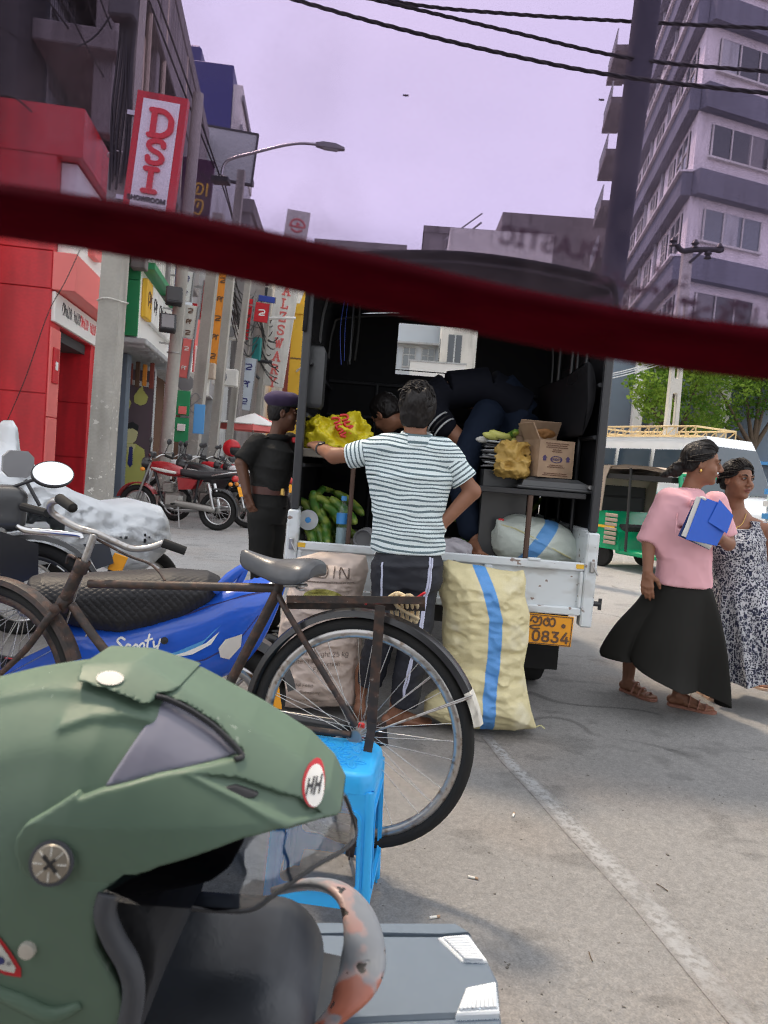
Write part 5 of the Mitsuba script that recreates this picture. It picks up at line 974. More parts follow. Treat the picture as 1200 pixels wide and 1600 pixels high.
# cardboard boxes, yellow wrap, newspapers on the right shelf
mat('m_card', proc(grime((0.34, 0.235, 0.16), 0.25, 9, 0.2)), 0.8, spec=0.2); mat('m_cardprint', (0.05, 0.035, 0.10), 0.7)
c = at(858, 712, 4.15); k = thing('cardboard_box', 'open cardboard box with blue printed marks standing on the right shelf', 'box', frame((c[0], 4.19, zr_ + 0.075), 14))
part(k, 'body', cat(bb((-0.105, -0.11, 0), (0.105, -0.104, 0.205)), bb((-0.105, 0.104, 0), (0.105, 0.11, 0.205)), bb((-0.105, -0.104, 0), (-0.099, 0.104, 0.205)), bb((0.099, -0.104, 0), (0.105, 0.104, 0.205)), bb((-0.099, -0.104, 0), (0.099, 0.104, 0.006))), 'm_card', False)
part(k, 'flap', tf(box(0.006, 0.2, 0.10, (0, 0, 0.05)), frame((-0.102, 0, 0.205), 0, ry=-28)), 'm_card', False); part(k, 'flap', tf(box(0.2, 0.006, 0.09, (0, 0, 0.045)), frame((0, 0.107, 0.206), 0, rx=-12)), 'm_card', False)
PR = lambda m, x, z: tf(moved(m, x, z, 0), basis((0, -0.1105, 0.0), (1, 0, 0), (0, 0, 1), (0, -1, 0)))
part(k, 'logo', PR(cat([extr(Point(0, 0).buffer(1).difference(Point(0, 0).buffer(0.8)), 0.002).apply_transform(np.diag([0.036, 0.019, 1, 1])), ctext('SHIRTS', 0.012, 0.002, True)]), 0.0, 0.10), 'm_cardprint', False)
for x in (-0.07, 0.07): part(k, 'print', PR(extr([(x - 0.009, 0.09), (x + 0.009, 0.09), (x + 0.009, 0.106), (x + 0.015, 0.106), (x, 0.122), (x - 0.015, 0.106), (x - 0.009, 0.106)], 0.002), 0, 0), 'm_cardprint', False)
part(k, 'print', PR(cat([bb((-w_, z, 0), (w_, z + 0.005, 0.002)) for w_, z in ((0.07, 0.185), (0.06, 0.174), (0.065, 0.163), (0.025, 0.150), (0.03, 0.14), (0.04, 0.065), (0.05, 0.055), (0.07, 0.02), (0.075, 0.01))]), 0, 0), 'm_brown', False)
k = thing('brown_box', 'taller brown cardboard box with torn flap behind the printed box', 'box', frame((c[0] - 0.06, 4.42, zr_ + 0.002), 8))
part(k, 'body', cat(bb((-0.12, -0.1, 0), (0.12, 0.1, 0.3))), 'm_card', False); part(k, 'flap', tf(bb((-0.12, -0.003, 0), (0.12, 0.003, 0.11)), frame((0, -0.1, 0.3), 0, rx=35)), 'm_card', False)
def f(p):
    q = p - np.array([c[0] - 0.03, 4.36, zr_ + 0.33], np.float32); return s_ell(q, (0, 0, 0), (0.10, 0.07, 0.05)) + 0.07 * np.abs(fb(p, 14, 3, 8)) - 0.012
k = thing('brown_paper_bag', 'crumpled orange brown paper bag on top of the boxes', 'bag'); part(k, 'bag', sdf_mesh(f, (c[0] - 0.2, 4.2, zr_ + 0.2), (c[0] + 0.14, 4.5, zr_ + 0.45), 0.01), mat('m_paperorange', (0.30, 0.14, 0.045), 0.7), True)
c2 = at(800, 718, 4.15)
def f(p):
    q = p - np.array([c2[0], 4.15, c2[2]], np.float32); return s_box(q, (0, 0, 0), (0.075, 0.07, 0.085), 0.03) + 0.22 * np.abs(fb(p, 12, 2, 5)) - 0.03 + 0.05 * np.abs(fb(p, 30, 2, 6))
k = thing('yellow_wrap', 'crumpled yellow brown wrapping left of the printed cardboard box', 'bag'); part(k, 'wrap', sdf_mesh(f, c2 - (0.14, 0.17, 0.14), c2 + (0.14, 0.17, 0.14), 0.008), mat('m_wrap', (0.42, 0.27, 0.07), 0.55), True)
c3 = at(784, 715, 4.38); k = thing('newspaper_stack', 'stack of folded grey newspapers left of the boxes in the truck', 'newspapers')
for i in range(11):
    M = frame((c3[0] + NR.uniform(-0.015, 0.015), 4.38, c3[2] - 0.05 + 0.013 * i), NR.uniform(-8, 8), rx=NR.uniform(-3, 3), ry=NR.uniform(-6, 6))
    part(k, 'newspaper', tf(box(0.22, 0.2, 0.011, b=0.004), M), ('m_midgrey', 'm_palegrey', 'm_darkgrey')[i % 3], False)
k = thing('vegetable_crate', 'black crate of vegetables that carries the newspapers', 'crate', frame((c3[0] + 0.02, 4.40, 0.802), 0)); hz = c3[2] - 0.075 - 0.802
part(k, 'wall', cat(bb((-0.13, -0.12, 0), (0.13, -0.11, hz)), bb((-0.13, 0.11, 0), (0.13, 0.12, hz)), bb((-0.13, -0.11, 0), (-0.12, 0.11, hz)), bb((0.12, -0.11, 0), (0.13, 0.11, hz)), bb((-0.12, -0.11, 0), (0.12, 0.11, 0.01)), bb((-0.12, -0.11, hz - 0.02), (0.12, 0.11, hz - 0.01))), 'm_blackplastic', False)
k = thing('lime_cloth', 'pale green and white leaves lying on top of the newspapers', 'leaves')
for i in range(7):
    M = trimesh.transformations.euler_matrix(NR.uniform(-0.5, 0.5), NR.uniform(-0.5, 0.5), NR.uniform(0, 6)); M[:3, 3] = (c3[0] + NR.uniform(-0.07, 0.09), 4.36 + NR.uniform(-0.05, 0.1), c3[2] + 0.125)
    part(k, 'leaf', tf(fruit(i, 0.12, 0.022, 0.03), M), ('m_posteryellow', 'm_plantain', 'm_offwhite')[i % 3], True)
# straps and bundles hanging from the frame
k = thing('hanging_straps', 'black and blue straps hanging inside the canopy on the left', 'straps')
for i, (px, w_, m_) in enumerate(((535, 0.012, 'm_blue'), (540, 0.01, 'm_blue'), (548, 0.03, 'm_tubeblack'), (556, 0.03, 'm_rubber'), (545, 0.02, 'm_rubber'))):
    a, b = at(px + 6, 455, 4.55), at(px - 2, 570 - 6 * (i % 2), 4.5); part(k, 'strap', tube(bez([a, (a + b) / 2 + (0.01 * (i - 2), 0, 0), b], 5), w_ / 1.6, 8, flat=0.4), m_, True)
k = thing('black_bundle', 'dark padded bundle tied to the left canopy post inside the truck', 'bundle'); c = at(494, 590, 4.12)
part(k, 'pad', chull([(c[0] + 0.045 * i * a, 4.14 + 0.07 * j * a, c[2] + 0.17 * l * b_) for i in (-1, 1) for j in (-1, 1) for l in (-1, 1) for a, b_ in ((1, 0.85), (0.7, 1))]), 'm_blackplastic', 40)
k = thing('rolled_tarp', 'rolled dark tarpaulin flap hanging on the right side of the truck canopy', 'tarpaulin')
part(k, 'roll', rings(np.array([[(XR - 0.10 + 0.018 * math.sin(t * 2 + y * 5) + 0.02 * math.cos(t), y, 1.72 + 0.20 * math.sin(t)) for t in np.arange(16) * math.pi / 8] for y in np.linspace(4.0, 5.3, 14)])), 'm_tarp', True)
k = thing('plastic_sheet', 'crumpled grey plastic sheet on the truck floor beside the bare foot', 'sheet'); c = at(705, 835, 4.1)
def f(p):
    q = p - np.array([c[0], 4.1, 0.835], np.float32); return smax(s_ell(q, (0, 0, 0), (0.13, 0.1, 0.07)) + 0.08 * np.abs(fb(p, 12, 3, 6)) - 0.012, 0.802 - p[..., 2], 0.005)
part(k, 'sheet', sdf_mesh(f, (c[0] - 0.18, 3.98, 0.79), (c[0] + 0.18, 4.24, 0.95), 0.009), mat('m_greysheet', (0.35, 0.33, 0.36), 0.4), True)

# ---------------------------------------------------------------- sacks standing on the road
def stripe_sack(p, n, uv):
    w = 0.9 + 0.1 * noise(p.x * 300, p.y * 300, p.z * 300); d = smoothstep(0.55, 0.8, fbm(p.x * 8, p.y * 8, p.z * 8, 3))
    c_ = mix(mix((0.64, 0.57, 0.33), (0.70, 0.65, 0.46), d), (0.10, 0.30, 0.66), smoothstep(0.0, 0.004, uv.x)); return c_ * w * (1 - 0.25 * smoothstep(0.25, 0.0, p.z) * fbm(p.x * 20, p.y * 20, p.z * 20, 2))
mat('m_yellowsack', proc(stripe_sack), 0.5, bump=proc(lambda p, n, uv: 0.003 * fbm(p.x * 26, p.y * 26, p.z * 16, 3) + 0.0006 * noise(p.x * 350, p.y * 350, p.z * 350), 1.5e-3))
def standing(out, Y, depth, seed, sag=0.02):
    """A sack standing on the road: an outline in the picture plane at Y, lens-shaped in depth."""
    P2 = np.array([at(x, y, Y)[[0, 2]] for x, y in out]); P2[:, 1] = np.maximum(P2[:, 1], 0.0)
    def f(p):
        d2 = s_poly(P2, p[..., 0], p[..., 2])
        th = depth * np.sqrt(np.clip(-d2 / 0.13, 0, 1)) * (1.0 + 0.5 * np.clip((0.35 - p[..., 2]) / 0.35, 0, 1)) - 0.006
        wr = 0.045 * np.abs(fb(p * np.array([1, 1, 2.2]), 6.5, 3, seed)) + 0.02 * np.abs(fb(p * np.array([1, 1, 1.2]), 17, 2, seed + 1))
        return np.maximum((np.abs(p[..., 1] - Y) - th) * 0.55 + (wr - 0.012) * np.clip(th / 0.06, 0.0, 1), -p[..., 2] + 0.003)
    lo, hi = P2.min(0), P2.max(0)
    return P2, sdf_mesh(f, (lo[0] - 0.05, Y - depth * 1.7, -0.02), (hi[0] + 0.05, Y + depth * 1.7, hi[1] + 0.05), 0.009)
P2, m = standing([(690, 880), (700, 874), (724, 880), (752, 884), (780, 890), (805, 893), (818, 890), (822, 905), (820, 930), (828, 960), (826, 1000), (818, 1040), (824, 1080), (830, 1110), (838, 1136), (800, 1138), (740, 1136), (690, 1128), (662, 1112), (664, 1090), (684, 1076), (694, 1030), (690, 990), (692, 950), (684, 920)], 3.62, 0.125, 21)
bx = [(at(x, y, 3.62)[2], at(x, y, 3.62)[0]) for x, y in ((757, 1135), (758, 1080), (766, 1020), (769, 960), (760, 920), (748, 885))]
cx = np.interp(m.vertices[:, 2], [a[0] for a in bx], [a[1] for a in bx]); bw = 0.034 - np.abs(m.vertices[:, 0] - cx)
k = thing('yellow_sack', 'tall pale yellow woven sack with a blue band standing behind the bicycle wheel', 'sack')
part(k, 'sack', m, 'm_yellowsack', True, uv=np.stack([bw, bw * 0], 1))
a = at(838, 1136, 3.6); part(k, 'loose_thread', tube(bez([a, a + (0.02, 0, 0.01), a + (0.04, -0.01, -0.002)], 4), 0.003, 5), 'm_posterface', True)
mat('m_brownsack', proc(grime((0.55, 0.45, 0.39), 0.3, 8, 0.1)), 0.6, bump=proc(lambda p, n, uv: 0.004 * fbm(p.x * 16, p.y * 16, p.z * 16, 3), 2e-3)); mat('m_sackprint', (0.16, 0.12, 0.10), 0.7)
P2, m = standing([(455, 905), (462, 872), (500, 862), (545, 864), (572, 868), (576, 890), (566, 930), (568, 990), (562, 1040), (560, 1085), (556, 1100), (470, 1104), (424, 1100), (420, 1060), (432, 1010), (440, 960), (448, 930)], 3.72, 0.13, 31)
k = thing('brown_sack', 'brown paper feed sack with faded print standing behind the bicycle', 'sack'); part(k, 'sack', m, 'm_brownsack', True)
tree_ = trimesh.proximity.ProximityQuery(m)
def on_front(mm, lift=0.003):
    """Drapes flat print (x, z plane, small) over the sack's front."""
    mm = mm.subdivide_to_size(0.012) if len(mm.faces) < 40000 else mm
    v = np.array(mm.vertices); front = m.vertices[m.vertices[:, 1] < 3.72]
    from scipy.spatial import cKDTree
    t = cKDTree(front[:, [0, 2]]); d, i = t.query(v[:, [0, 2]], k=6); y = front[i, 1].min(1); mm.vertices[:, 1] = y - lift - (v[:, 1] - v[:, 1].min()) * 0.0
    return mm
def sprint(s, x, y, h, bold=False):
    o = at(x, y, 3.6); g = tf(text(s, h, 0.002, bold), basis(o, (1, 0, 0.0), (0, 0, 1), (0, -1, 0))); return on_front(g)
for s, x, y, h in (('Nett Weight 25 kg', 463, 1020, 0.022), ('Date of Production', 455, 1033, 0.02), ('Expiry', 490, 1046, 0.02), ('Company', 470, 1078, 0.016), ('Processing and Packed for', 440, 1090, 0.012), ('Animal Feed', 450, 1066, 0.016)):
    part(k, 'print', sprint(s, x, y, h), 'm_sackprint', False)
o = at(505, 935, 3.6); e = extr(affinity.scale(Point(0, 0).buffer(1), 0.10, 0.05), 0.002); part(k, 'emblem', on_front(tf(e, basis(o, (1, 0, 0), (0, 0, 1), (0, -1, 0)))), mat('m_olive', (0.28, 0.26, 0.06), 0.6), False)
o = at(490, 900, 3.6); part(k, 'print', on_front(tf(glyphs([[(0, 0), (0, .05), (.06, .05), (.06, 0), (0, 0)], [(.02, .01), (.03, .04), (.05, .01)], [(.1, 0), (.1, .05)], [(.13, 0), (.13, .05), (.17, 0), (.17, .05)], [(-.1, -.03), (.2, -.02)]], 0.006, 0.002), basis(o, (1, 0, 0), (0, 0, 1), (0, -1, 0))), 0.004), 'm_sackprint', False)

# ================================================================ people
def skin_tex(base):
    def fn(p, n, uv): return mi.Color3f(base) * (0.86 + 0.28 * fbm(p.x * 22, p.y * 22, p.z * 22, 3))
    return fn
mat('m_skin', proc(skin_tex((0.23, 0.105, 0.062))), 0.5, spec=0.4); mat('m_skindark', (0.12, 0.052, 0.03), 0.45, spec=0.45)
mat('m_hair', (0.010, 0.008, 0.008), 0.5, spec=0.3, bump=proc(lambda p, n, uv: 0.004 * noise(p.x * 160, p.y * 160, p.z * 40), 1e-3))
mat('m_lip', (0.20, 0.06, 0.05), 0.4); mat('m_eyewhite', (0.6, 0.57, 0.53), 0.25); mat('m_gold', (0.75, 0.5, 0.15), 0.25, 1.0)
def look(fwd, up=(0, 0, 1)):
    """A head's axes: x to its right, y where it faces, z up (rows)."""
    y = unit(fwd); x = unit(np.cross(y, up)); return np.stack([x, y, np.cross(x, y)])
def head_fn(c, A, s=1.0, neck=None, fat=1.0, fem=False):
    A32 = A.astype(np.float32); c = np.asarray(c, np.float32)
    def f(p):
        q = (p - c) @ A32.T / s
        d = s_ell(q, (0, -0.012, 0.040), (0.074, 0.094, 0.084))
        d = smin(d, s_ell(q, (0, 0.022, -0.035), (0.060 * fat, 0.066, 0.076)), 0.035)
        for e in (-1, 1):
            d = smin(d, s_ell(q, (e * 0.040 * fat, 0.058, -0.022), (0.024, 0.022, 0.024)), 0.02)
            d = smin(d, s_cone(q, (e * 0.012, 0.087, 0.034), (e * 0.046, 0.073, 0.036), 0.007, 0.007), 0.012)
            d = smax(d, -s_ell(q, (e * 0.031, 0.094, 0.020), (0.016, 0.014, 0.010)), 0.008)
            d = smin(d, s_ell(q, (e * 0.031, 0.079, 0.019), (0.013, 0.011, 0.010)), 0.004)
            d = smin(d, s_ell(q, (e * 0.074, -0.006, 0.005), (0.009, 0.018, 0.031)), 0.008)
            d = smax(d, -s_ell(q, (e * 0.085, -0.002, 0.006), (0.008, 0.010, 0.018)), 0.005)
            d = smin(d, s_ell(q, (e * 0.013, 0.096, -0.021), (0.009, 0.010, 0.008)), 0.008)
        d = smin(d, s_cone(q, (0, 0.086, 0.028), (0, 0.108, -0.016), 0.008, 0.0125), 0.012)
        d = smin(d, s_ell(q, (0, 0.084, -0.048), (0.024, 0.013, 0.010)), 0.008)
        d = smax(d, -s_ell(q, (0, 0.100, -0.0505), (0.020, 0.010, 0.0018)), 0.004)
        d = smin(d, s_ell(q, (0, 0.068, -0.088), (0.022, 0.018, 0.016)), 0.02)
        d = d * s
        if neck is not None:
            j = c + A32[2] * np.float32(-0.055 * s) + A32[1] * np.float32(-0.022 * s)
            d = smin(d, s_cone(p, j, neck, 0.050 * s * (0.92 if fem else 1.0), 0.056 * (0.92 if fem else 1.0)), 0.03)
        return d
    return f
def face_bits(t, c, A, s=1.0, lips='m_lip'):
    W = lambda x, y, z: np.asarray(c) + (np.array([x, y, z]) * s) @ A
    R = basis((0, 0, 0), A[0], A[1], A[2])
    def put(name, m, mt):
        part(t, name, tf(m, R), mt, True)
    for e in (-1, 1):
        put('eye', ellipsoid(0.0108 * s, 0.009 * s, 0.0056 * s, np.array([e * 0.031, 0.0835, 0.019]) * s + np.asarray(c) @ R[:3, :3], 2), 'm_eyewhite')
        put('iris', ellipsoid(0.0062 * s, 0.004 * s, 0.0058 * s, np.array([e * 0.031, 0.0905, 0.019]) * s + np.asarray(c) @ R[:3, :3], 2), 'm_black')
        part(t, 'eyebrow', tube([W(e * 0.014, 0.094, 0.036), W(e * 0.030, 0.093, 0.043), W(e * 0.048, 0.080, 0.039)], [0.0035 * s, 0.004 * s, 0.002 * s], 6), 'm_hair', True)
        part(t, 'eyelid', tube(bez([W(e * 0.018, 0.088, 0.019), W(e * 0.031, 0.0935, 0.0255), W(e * 0.045, 0.084, 0.019)], 3), 0.0022 * s, 5), 'm_hair', True)
    part(t, 'lip', tube(bez([W(-0.023, 0.088, -0.049), W(-0.008, 0.0975, -0.0445), W(0, 0.0965, -0.0455), W(0.008, 0.0975, -0.0445), W(0.023, 0.088, -0.049)], 3), [0.002, 0.004, 0.0035, 0.004, 0.002], 6), lips, True)
    part(t, 'lip', tube(bez([W(-0.021, 0.087, -0.052), W(0, 0.096, -0.0575), W(0.021, 0.087, -0.052)], 4), [0.002, 0.0048, 0.002], 6), lips, True)
def hand_cones(wrist, d, pn, th, curl=0.35, s=1.0, spread=0.06, curls=None):
    """Cones (a, b, ra, rb) of a hand from the wrist along d; pn: out of the back of the hand; th: +1 or -1, the thumb's side along cross(d, pn)."""
    d = unit(d); pn = unit(np.asarray(pn, float) - d * (np.asarray(pn, float) @ d)); sd = np.cross(d, pn) * th; w = np.asarray(wrist, float)
    out = [(w - d * 0.01 * s, w + d * 0.03 * s, 0.024 * s, 0.022 * s)]
    for k in range(4):
        o = (0.027, 0.009, -0.009, -0.026)[k] * s; L = (0.072, 0.080, 0.075, 0.060)[k] * s; r = (0.0092, 0.0095, 0.0090, 0.0080)[k] * s
        a = w + d * 0.022 * s + sd * o * 0.65; b = w + d * (0.088, 0.092, 0.088, 0.080)[k] * s + sd * o
        out.append((a, b, 0.0145 * s, 0.0115 * s)); ang = 0.0; p = b; dirr = unit(d + sd * o / s * spread / 0.03)
        cu = curl if curls is None else curls[k]
        for seg, fr in enumerate((0.46, 0.31, 0.25)):
            ang += cu * (0.7, 1.0, 0.7)[seg]; v = dirr * math.cos(ang) - pn * math.sin(ang); q = p + v * L * fr
            out.append((p, q, r * (1 - 0.08 * seg), r * (0.92 - 0.1 * seg))); p = q
    a = w + d * 0.02 * s + sd * 0.022 * s; b = a + unit(d * 0.7 + sd * 0.75 - pn * 0.25) * 0.042 * s; c_ = b + unit(d * 0.9 + sd * 0.35 - pn * (0.2 + curl)) * 0.030 * s; e = c_ + unit(d * 0.95 + sd * 0.1 - pn * (0.3 + curl)) * 0.024 * s
    return out + [(a, b, 0.014 * s, 0.011 * s), (b, c_, 0.0108 * s, 0.0095 * s), (c_, e, 0.0095 * s, 0.008 * s)]
def cones_fn(cs, k=0.008):
    def f(p):
        d = None
        for a, b, ra, rb in cs:
            e = s_cone(p, a, b, ra, rb); d = e if d is None else smin(d, e, k)
        return d
    return f
def mesh_fn(f, pts, pad, h):
    pts = np.asarray(pts, float); return sdf_mesh(f, pts.min(0) - pad, pts.max(0) + pad, h)
def cone_pts(cs): return np.array([q for c in cs for q in c[:2]])
def limb_mesh(cs, h=0.004, k=0.01): return mesh_fn(cones_fn(cs, k), cone_pts(cs), 0.07, h)
def head_mesh(c, A, s, neck, fat=1.0, fem=False, h=0.0042):
    pts = np.array([np.asarray(c) - 0.14 * s, np.asarray(c) + 0.14 * s, np.asarray(neck) - 0.07]); return sdf_mesh(head_fn(c, A, s, neck, fat, fem), pts.min(0), pts.max(0), h)
def foot_cones(heel, d, s=1.0, up=(0, 0, 1)):
    d = unit(d); u = unit(np.asarray(up, float) - d * (np.asarray(up, float) @ d)); sd = np.cross(d, u); h = np.asarray(heel, float)
    out = [(h + u * 0.03 * s, h + u * 0.034 * s + d * 0.09 * s, 0.028 * s, 0.026 * s), (h + u * 0.06 * s + d * 0.035 * s, h + u * 0.03 * s + d * 0.15 * s, 0.034 * s, 0.02 * s)]
    for k in range(5):
        o = (-0.032, -0.014, 0.002, 0.017, 0.03)[k] * s; L = (0.235, 0.238, 0.23, 0.22, 0.205)[k] * s; r = (0.0125, 0.0095, 0.009, 0.0085, 0.008)[k] * s
        out += [(h + u * 0.025 * s + d * 0.09 * s + sd * o * 0.5, h + u * 0.014 * s + d * (L - 0.05 * s) + sd * o, 0.02 * s, r * 1.1), (h + u * 0.014 * s + d * (L - 0.05 * s) + sd * o, h + u * 0.010 * s + d * L + sd * o, r, r * 0.9)]
    return out
def sandal(t, heel, d, s, m):
    d = unit(d); sd = np.cross(d, (0, 0, 1)); h = np.asarray(heel, float)
    ol = [h - d * 0.012 + sd * w * 0.03 for w in (-1, 1)]
    pl = [(-0.03, -0.012), (-0.034, 0.06), (-0.036, 0.13), (-0.045, 0.19), (-0.035, 0.24), (0.0, 0.255), (0.032, 0.235), (0.045, 0.18), (0.034, 0.12), (0.03, 0.05), (0.027, -0.008), (0, -0.022)]
    part(t, 'sandal', plate([(a * s, b * s) for a, b in pl], 0.016 * s, basis(h + (0, 0, 0.001), sd, d, (0, 0, 1)) if np.linalg.det(np.stack([sd, d, V(0, 0, 1)])) > 0 else basis(h + (0, 0, 0.001), -sd, d, (0, 0, 1))), m, False)
    for b, z in ((0.15, 0.058), (0.19, 0.044), (0.10, 0.078)):
        part(t, 'strap', tube(bez([h + d * b * s - sd * 0.043 * s + (0, 0, 0.014), h + d * (b + 0.005) * s - sd * 0.02 * s + (0, 0, z * s), h + d * (b + 0.005) * s + sd * 0.02 * s + (0, 0, z * s), h + d * b * s + sd * 0.043 * s + (0, 0, 0.014)], 4), 0.0065 * s, 8, flat=0.4), m, True)
def hair_fn(c, A, s, cut, amp=0.012, freq=42, extra=None, vol=1.0):
    """A cap of hair over the skull: cut(q) > 0 where there is none."""
    A32 = A.astype(np.float32); c = np.asarray(c, np.float32)
    def f(p):
        q = (p - c) @ A32.T / s
        d = s_ell(q, (0, -0.016, 0.046), (0.083 * vol, 0.102 * vol, 0.092 * vol)); d = smin(d, s_ell(q, (0, -0.05, -0.01), (0.068, 0.055, 0.075)), 0.03)
        d = d + 2 * amp * fb(q * np.array([1, 1, 0.45]), freq, 3, 5) - amp * 0.3
        d = smax(d, cut(q), 0.012)
        if extra is not None: d = smin(d, extra(q), 0.015)
        return d * s
    return f

def s_slv(p, a, b, ra, rb):
    a, b = np.asarray(a, np.float32), np.asarray(b, np.float32); return smax(s_cone(p, a, b, ra, rb), (p - b) @ unit(b - a).astype(np.float32), 0.006)
def strands(hc, hA, s, paths, n, r=0.0028, jit=0.006):
    out = []
    for i in range(n):
        q = np.array(paths[i % len(paths)], float); q = q + NR.normal(0, jit, (1, 3)) * np.array([1, 0.5, 1]) + NR.normal(0, jit * 0.3, q.shape)
        out.append(tube(bez([hc + (x * s) @ hA for x in q], 3), [r * 0.5, r, r, r * 0.4], 5))
    return cat(out)
# ---------------------------------------------------------------- the man in the striped polo shirt, seen from behind
def stripes(p, n, uv):
    t = uv.y / 0.0212; fr = t - dr.floor(t); k = smoothstep(0.54, 0.62, fr) * smoothstep(1.0, 0.93, fr)
    return mix((0.66, 0.74, 0.75), (0.115, 0.165, 0.185), k) * (0.92 + 0.08 * noise(p.x * 500, p.y * 500, p.z * 500))
mat('m_stripes', proc(stripes), 0.85, spec=0.2); mat('m_trackpants', (0.012, 0.014, 0.022), 0.65); mat('m_pipe', (0.50, 0.52, 0.66), 0.7)
MY = 3.52
def mp(x, y, dy=0.0): return at(x, y, MY + dy)
t = thing('person', 'man in a striped polo shirt and dark track trousers leaning a hand on the truck', 'person')
hc, hA = mp(651, 646, 0.03), look((0.10, 1, 0.0), (0.06, 0.1, 1))
nk = mp(650, 690, 0.0)
shL, shR = mp(578, 709, 0.02), mp(708, 722, 0.0)
elL, wrL = mp(522, 712, 0.12), mp(499, 700, 0.30)
elR, wrR = mp(738, 768, 0.0), mp(686, 824, -0.02)
armL = [(shL, elL, 0.036, 0.039), (elL, wrL, 0.040, 0.026)] + hand_cones(wrL, unit((-0.35, 0.9, 0.25)), (-0.1, -0.25, 1), 1, 0.28)
armR = [(shR, elR, 0.034, 0.039), (elR, wrR, 0.041, 0.026)] + hand_cones(wrR, unit((-0.86, 0.30, 0.22)), (0.10, -1, 0.1), 1, 0.18)
ftL, ftR = mp(562, 1108, 0.12), mp(606, 1108, 0.06)
ftL[2] = 0.02; ftR[2] = 0.004
anL, anR = mp(566, 1050, 0.12), mp(622, 1085, 0.06)
legs = [(mp(612, 880), mp(604, 970, -0.01), 0.06, 0.045), (mp(604, 970, -0.01), anL, 0.045, 0.036), (mp(658, 880), mp(650, 975, -0.01), 0.06, 0.045), (mp(650, 975, -0.01), anR, 0.045, 0.036)]
tor = cones_fn([(mp(606, 718, 0.01), mp(688, 720, 0.01), 0.045, 0.045), (mp(640, 730), mp(636, 850), 0.07, 0.08)], 0.03)
feet = foot_cones(ftL + (0, 0.0, 0.10), unit((0.02, 0.35, -0.95)), 0.92, (0, -1, -0.2)) + [(anL, ftL + (0, 0, 0.12), 0.036, 0.03)] + foot_cones(ftR, unit((0.95, 0.3, 0)), 1.0) + [(anR, ftR + V(0.04, 0, 0.06), 0.036, 0.034)]
body = cat([head_mesh(hc, hA, 0.98, nk), limb_mesh(armL), limb_mesh(armR), limb_mesh(feet, 0.005), mesh_fn(tor, [mp(600, 700), mp(690, 860)], 0.15, 0.014), limb_mesh(legs, 0.012, 0.03)])
part(t, 'body', body, 'm_skin', True)
hf = hair_fn(hc, hA, 0.98, lambda q: np.maximum(-(q[..., 2] + 0.075), q[..., 1] - 0.07), 0.014, 30, None, 1.06)
part(t, 'hair', sdf_mesh(hf, hc - 0.14, hc + 0.15, 0.005), 'm_hair', True)
locks = []
for i in range(150):
    a_ = NR.uniform(0, 2 * math.pi); b_ = abs(NR.normal(0, 0.75)); dv = np.array([math.sin(b_) * math.cos(a_), -math.sin(b_) * abs(math.sin(a_)) * 0.9 - 0.1, math.cos(b_)]); r0 = np.array([0.080, 0.100, 0.092])
    p0 = np.array([0, -0.016, 0.046]) + dv * r0 * 0.98; tg_ = unit(np.cross(dv, (0.3 * math.sin(i), 1, 0.2 * math.cos(i * 2.3))) + 0.2 * NR.normal(size=3)); p1 = p0 + tg_ * 0.022 + dv * 0.012; p2 = p0 + tg_ * 0.045 + dv * 0.002
    locks.append(tube(bez([hc + (q * 0.98) @ hA for q in (p0, p1, p2)], 3), [0.005, 0.0055, 0.004, 0.003, 0.001], 5))
part(t, 'hair_locks', cat(locks), 'm_hair', True, stuff=True)
sh_pts = [mp(646, 672), mp(644, 700), mp(640, 745), mp(639, 800, -0.005), mp(637, 895, 0.0)]
def shirt_f(p):
    d = s_loft(p, sh_pts, [0.06, 0.185, 0.205, 0.172, 0.182], [0.055, 0.085, 0.115, 0.11, 0.125])
    d = smin(d, s_slv(p, mp(600, 700), mp(572, 707, 0.02), 0.066, 0.060), 0.05); d = smin(d, s_slv(p, mp(690, 702), mp(714, 728), 0.066, 0.062), 0.05)
    d = d + 0.016 * fb(p * np.array([1, 1, 2.0]), 7, 2, 11) + 0.007 * fb(p @ np.array([[1, 0, .5], [0, 1, 0], [-.6, 0, 1]]), 16, 2, 12)
    pull = (p[..., 0] - mp(690, 820)[0]) ** 2 + (p[..., 2] - mp(690, 822)[2]) ** 2
    d = d + 0.006 * np.sin(70 * (p[..., 2] + 0.45 * p[..., 0])) * np.exp(-pull / 0.012)
    d = smax(d, mp(637, 865)[2] + 0.006 - p[..., 2] + 0.03 * (p[..., 0] - mp(637, 865)[0]), 0.008)
    d = smax(d, p[..., 2] - mp(646, 679)[2], 0.006)
    return d
m = sdf_mesh(shirt_f, (mp(545, 700)[0], MY - 0.22, mp(640, 880)[2]), (mp(760, 700)[0], MY + 0.2, mp(640, 655)[2]), 0.008)
part(t, 'shirt', m, 'm_stripes', True, uv=np.stack([m.vertices[:, 0], m.vertices[:, 2] + 0.012 * np.sin(m.vertices[:, 0] * 9) + 1 + 0.035 * fb(m.vertices * np.array([1, 1, 1.5]), 7, 2, 11)], 1))
def sleeve(a, b, ra, rb, seed, wr=0.008):
    a, b = np.asarray(a), np.asarray(b); ax = unit(b - a); L = np.linalg.norm(b - a)
    def f(p):
        d = s_cone(p, a, b, ra, rb) + wr * 2 * fb(p, 14, 2, seed); tt = (p - a) @ ax.astype(np.float32); return smax(smax(d, tt - L, 0.005), -(tt + 0.01), 0.01)
    m = mesh_fn(f, [a, b], 0.1, 0.007); return m, np.stack([m.vertices[:, 0] * 0, (m.vertices - a) @ ax + 1], 1)
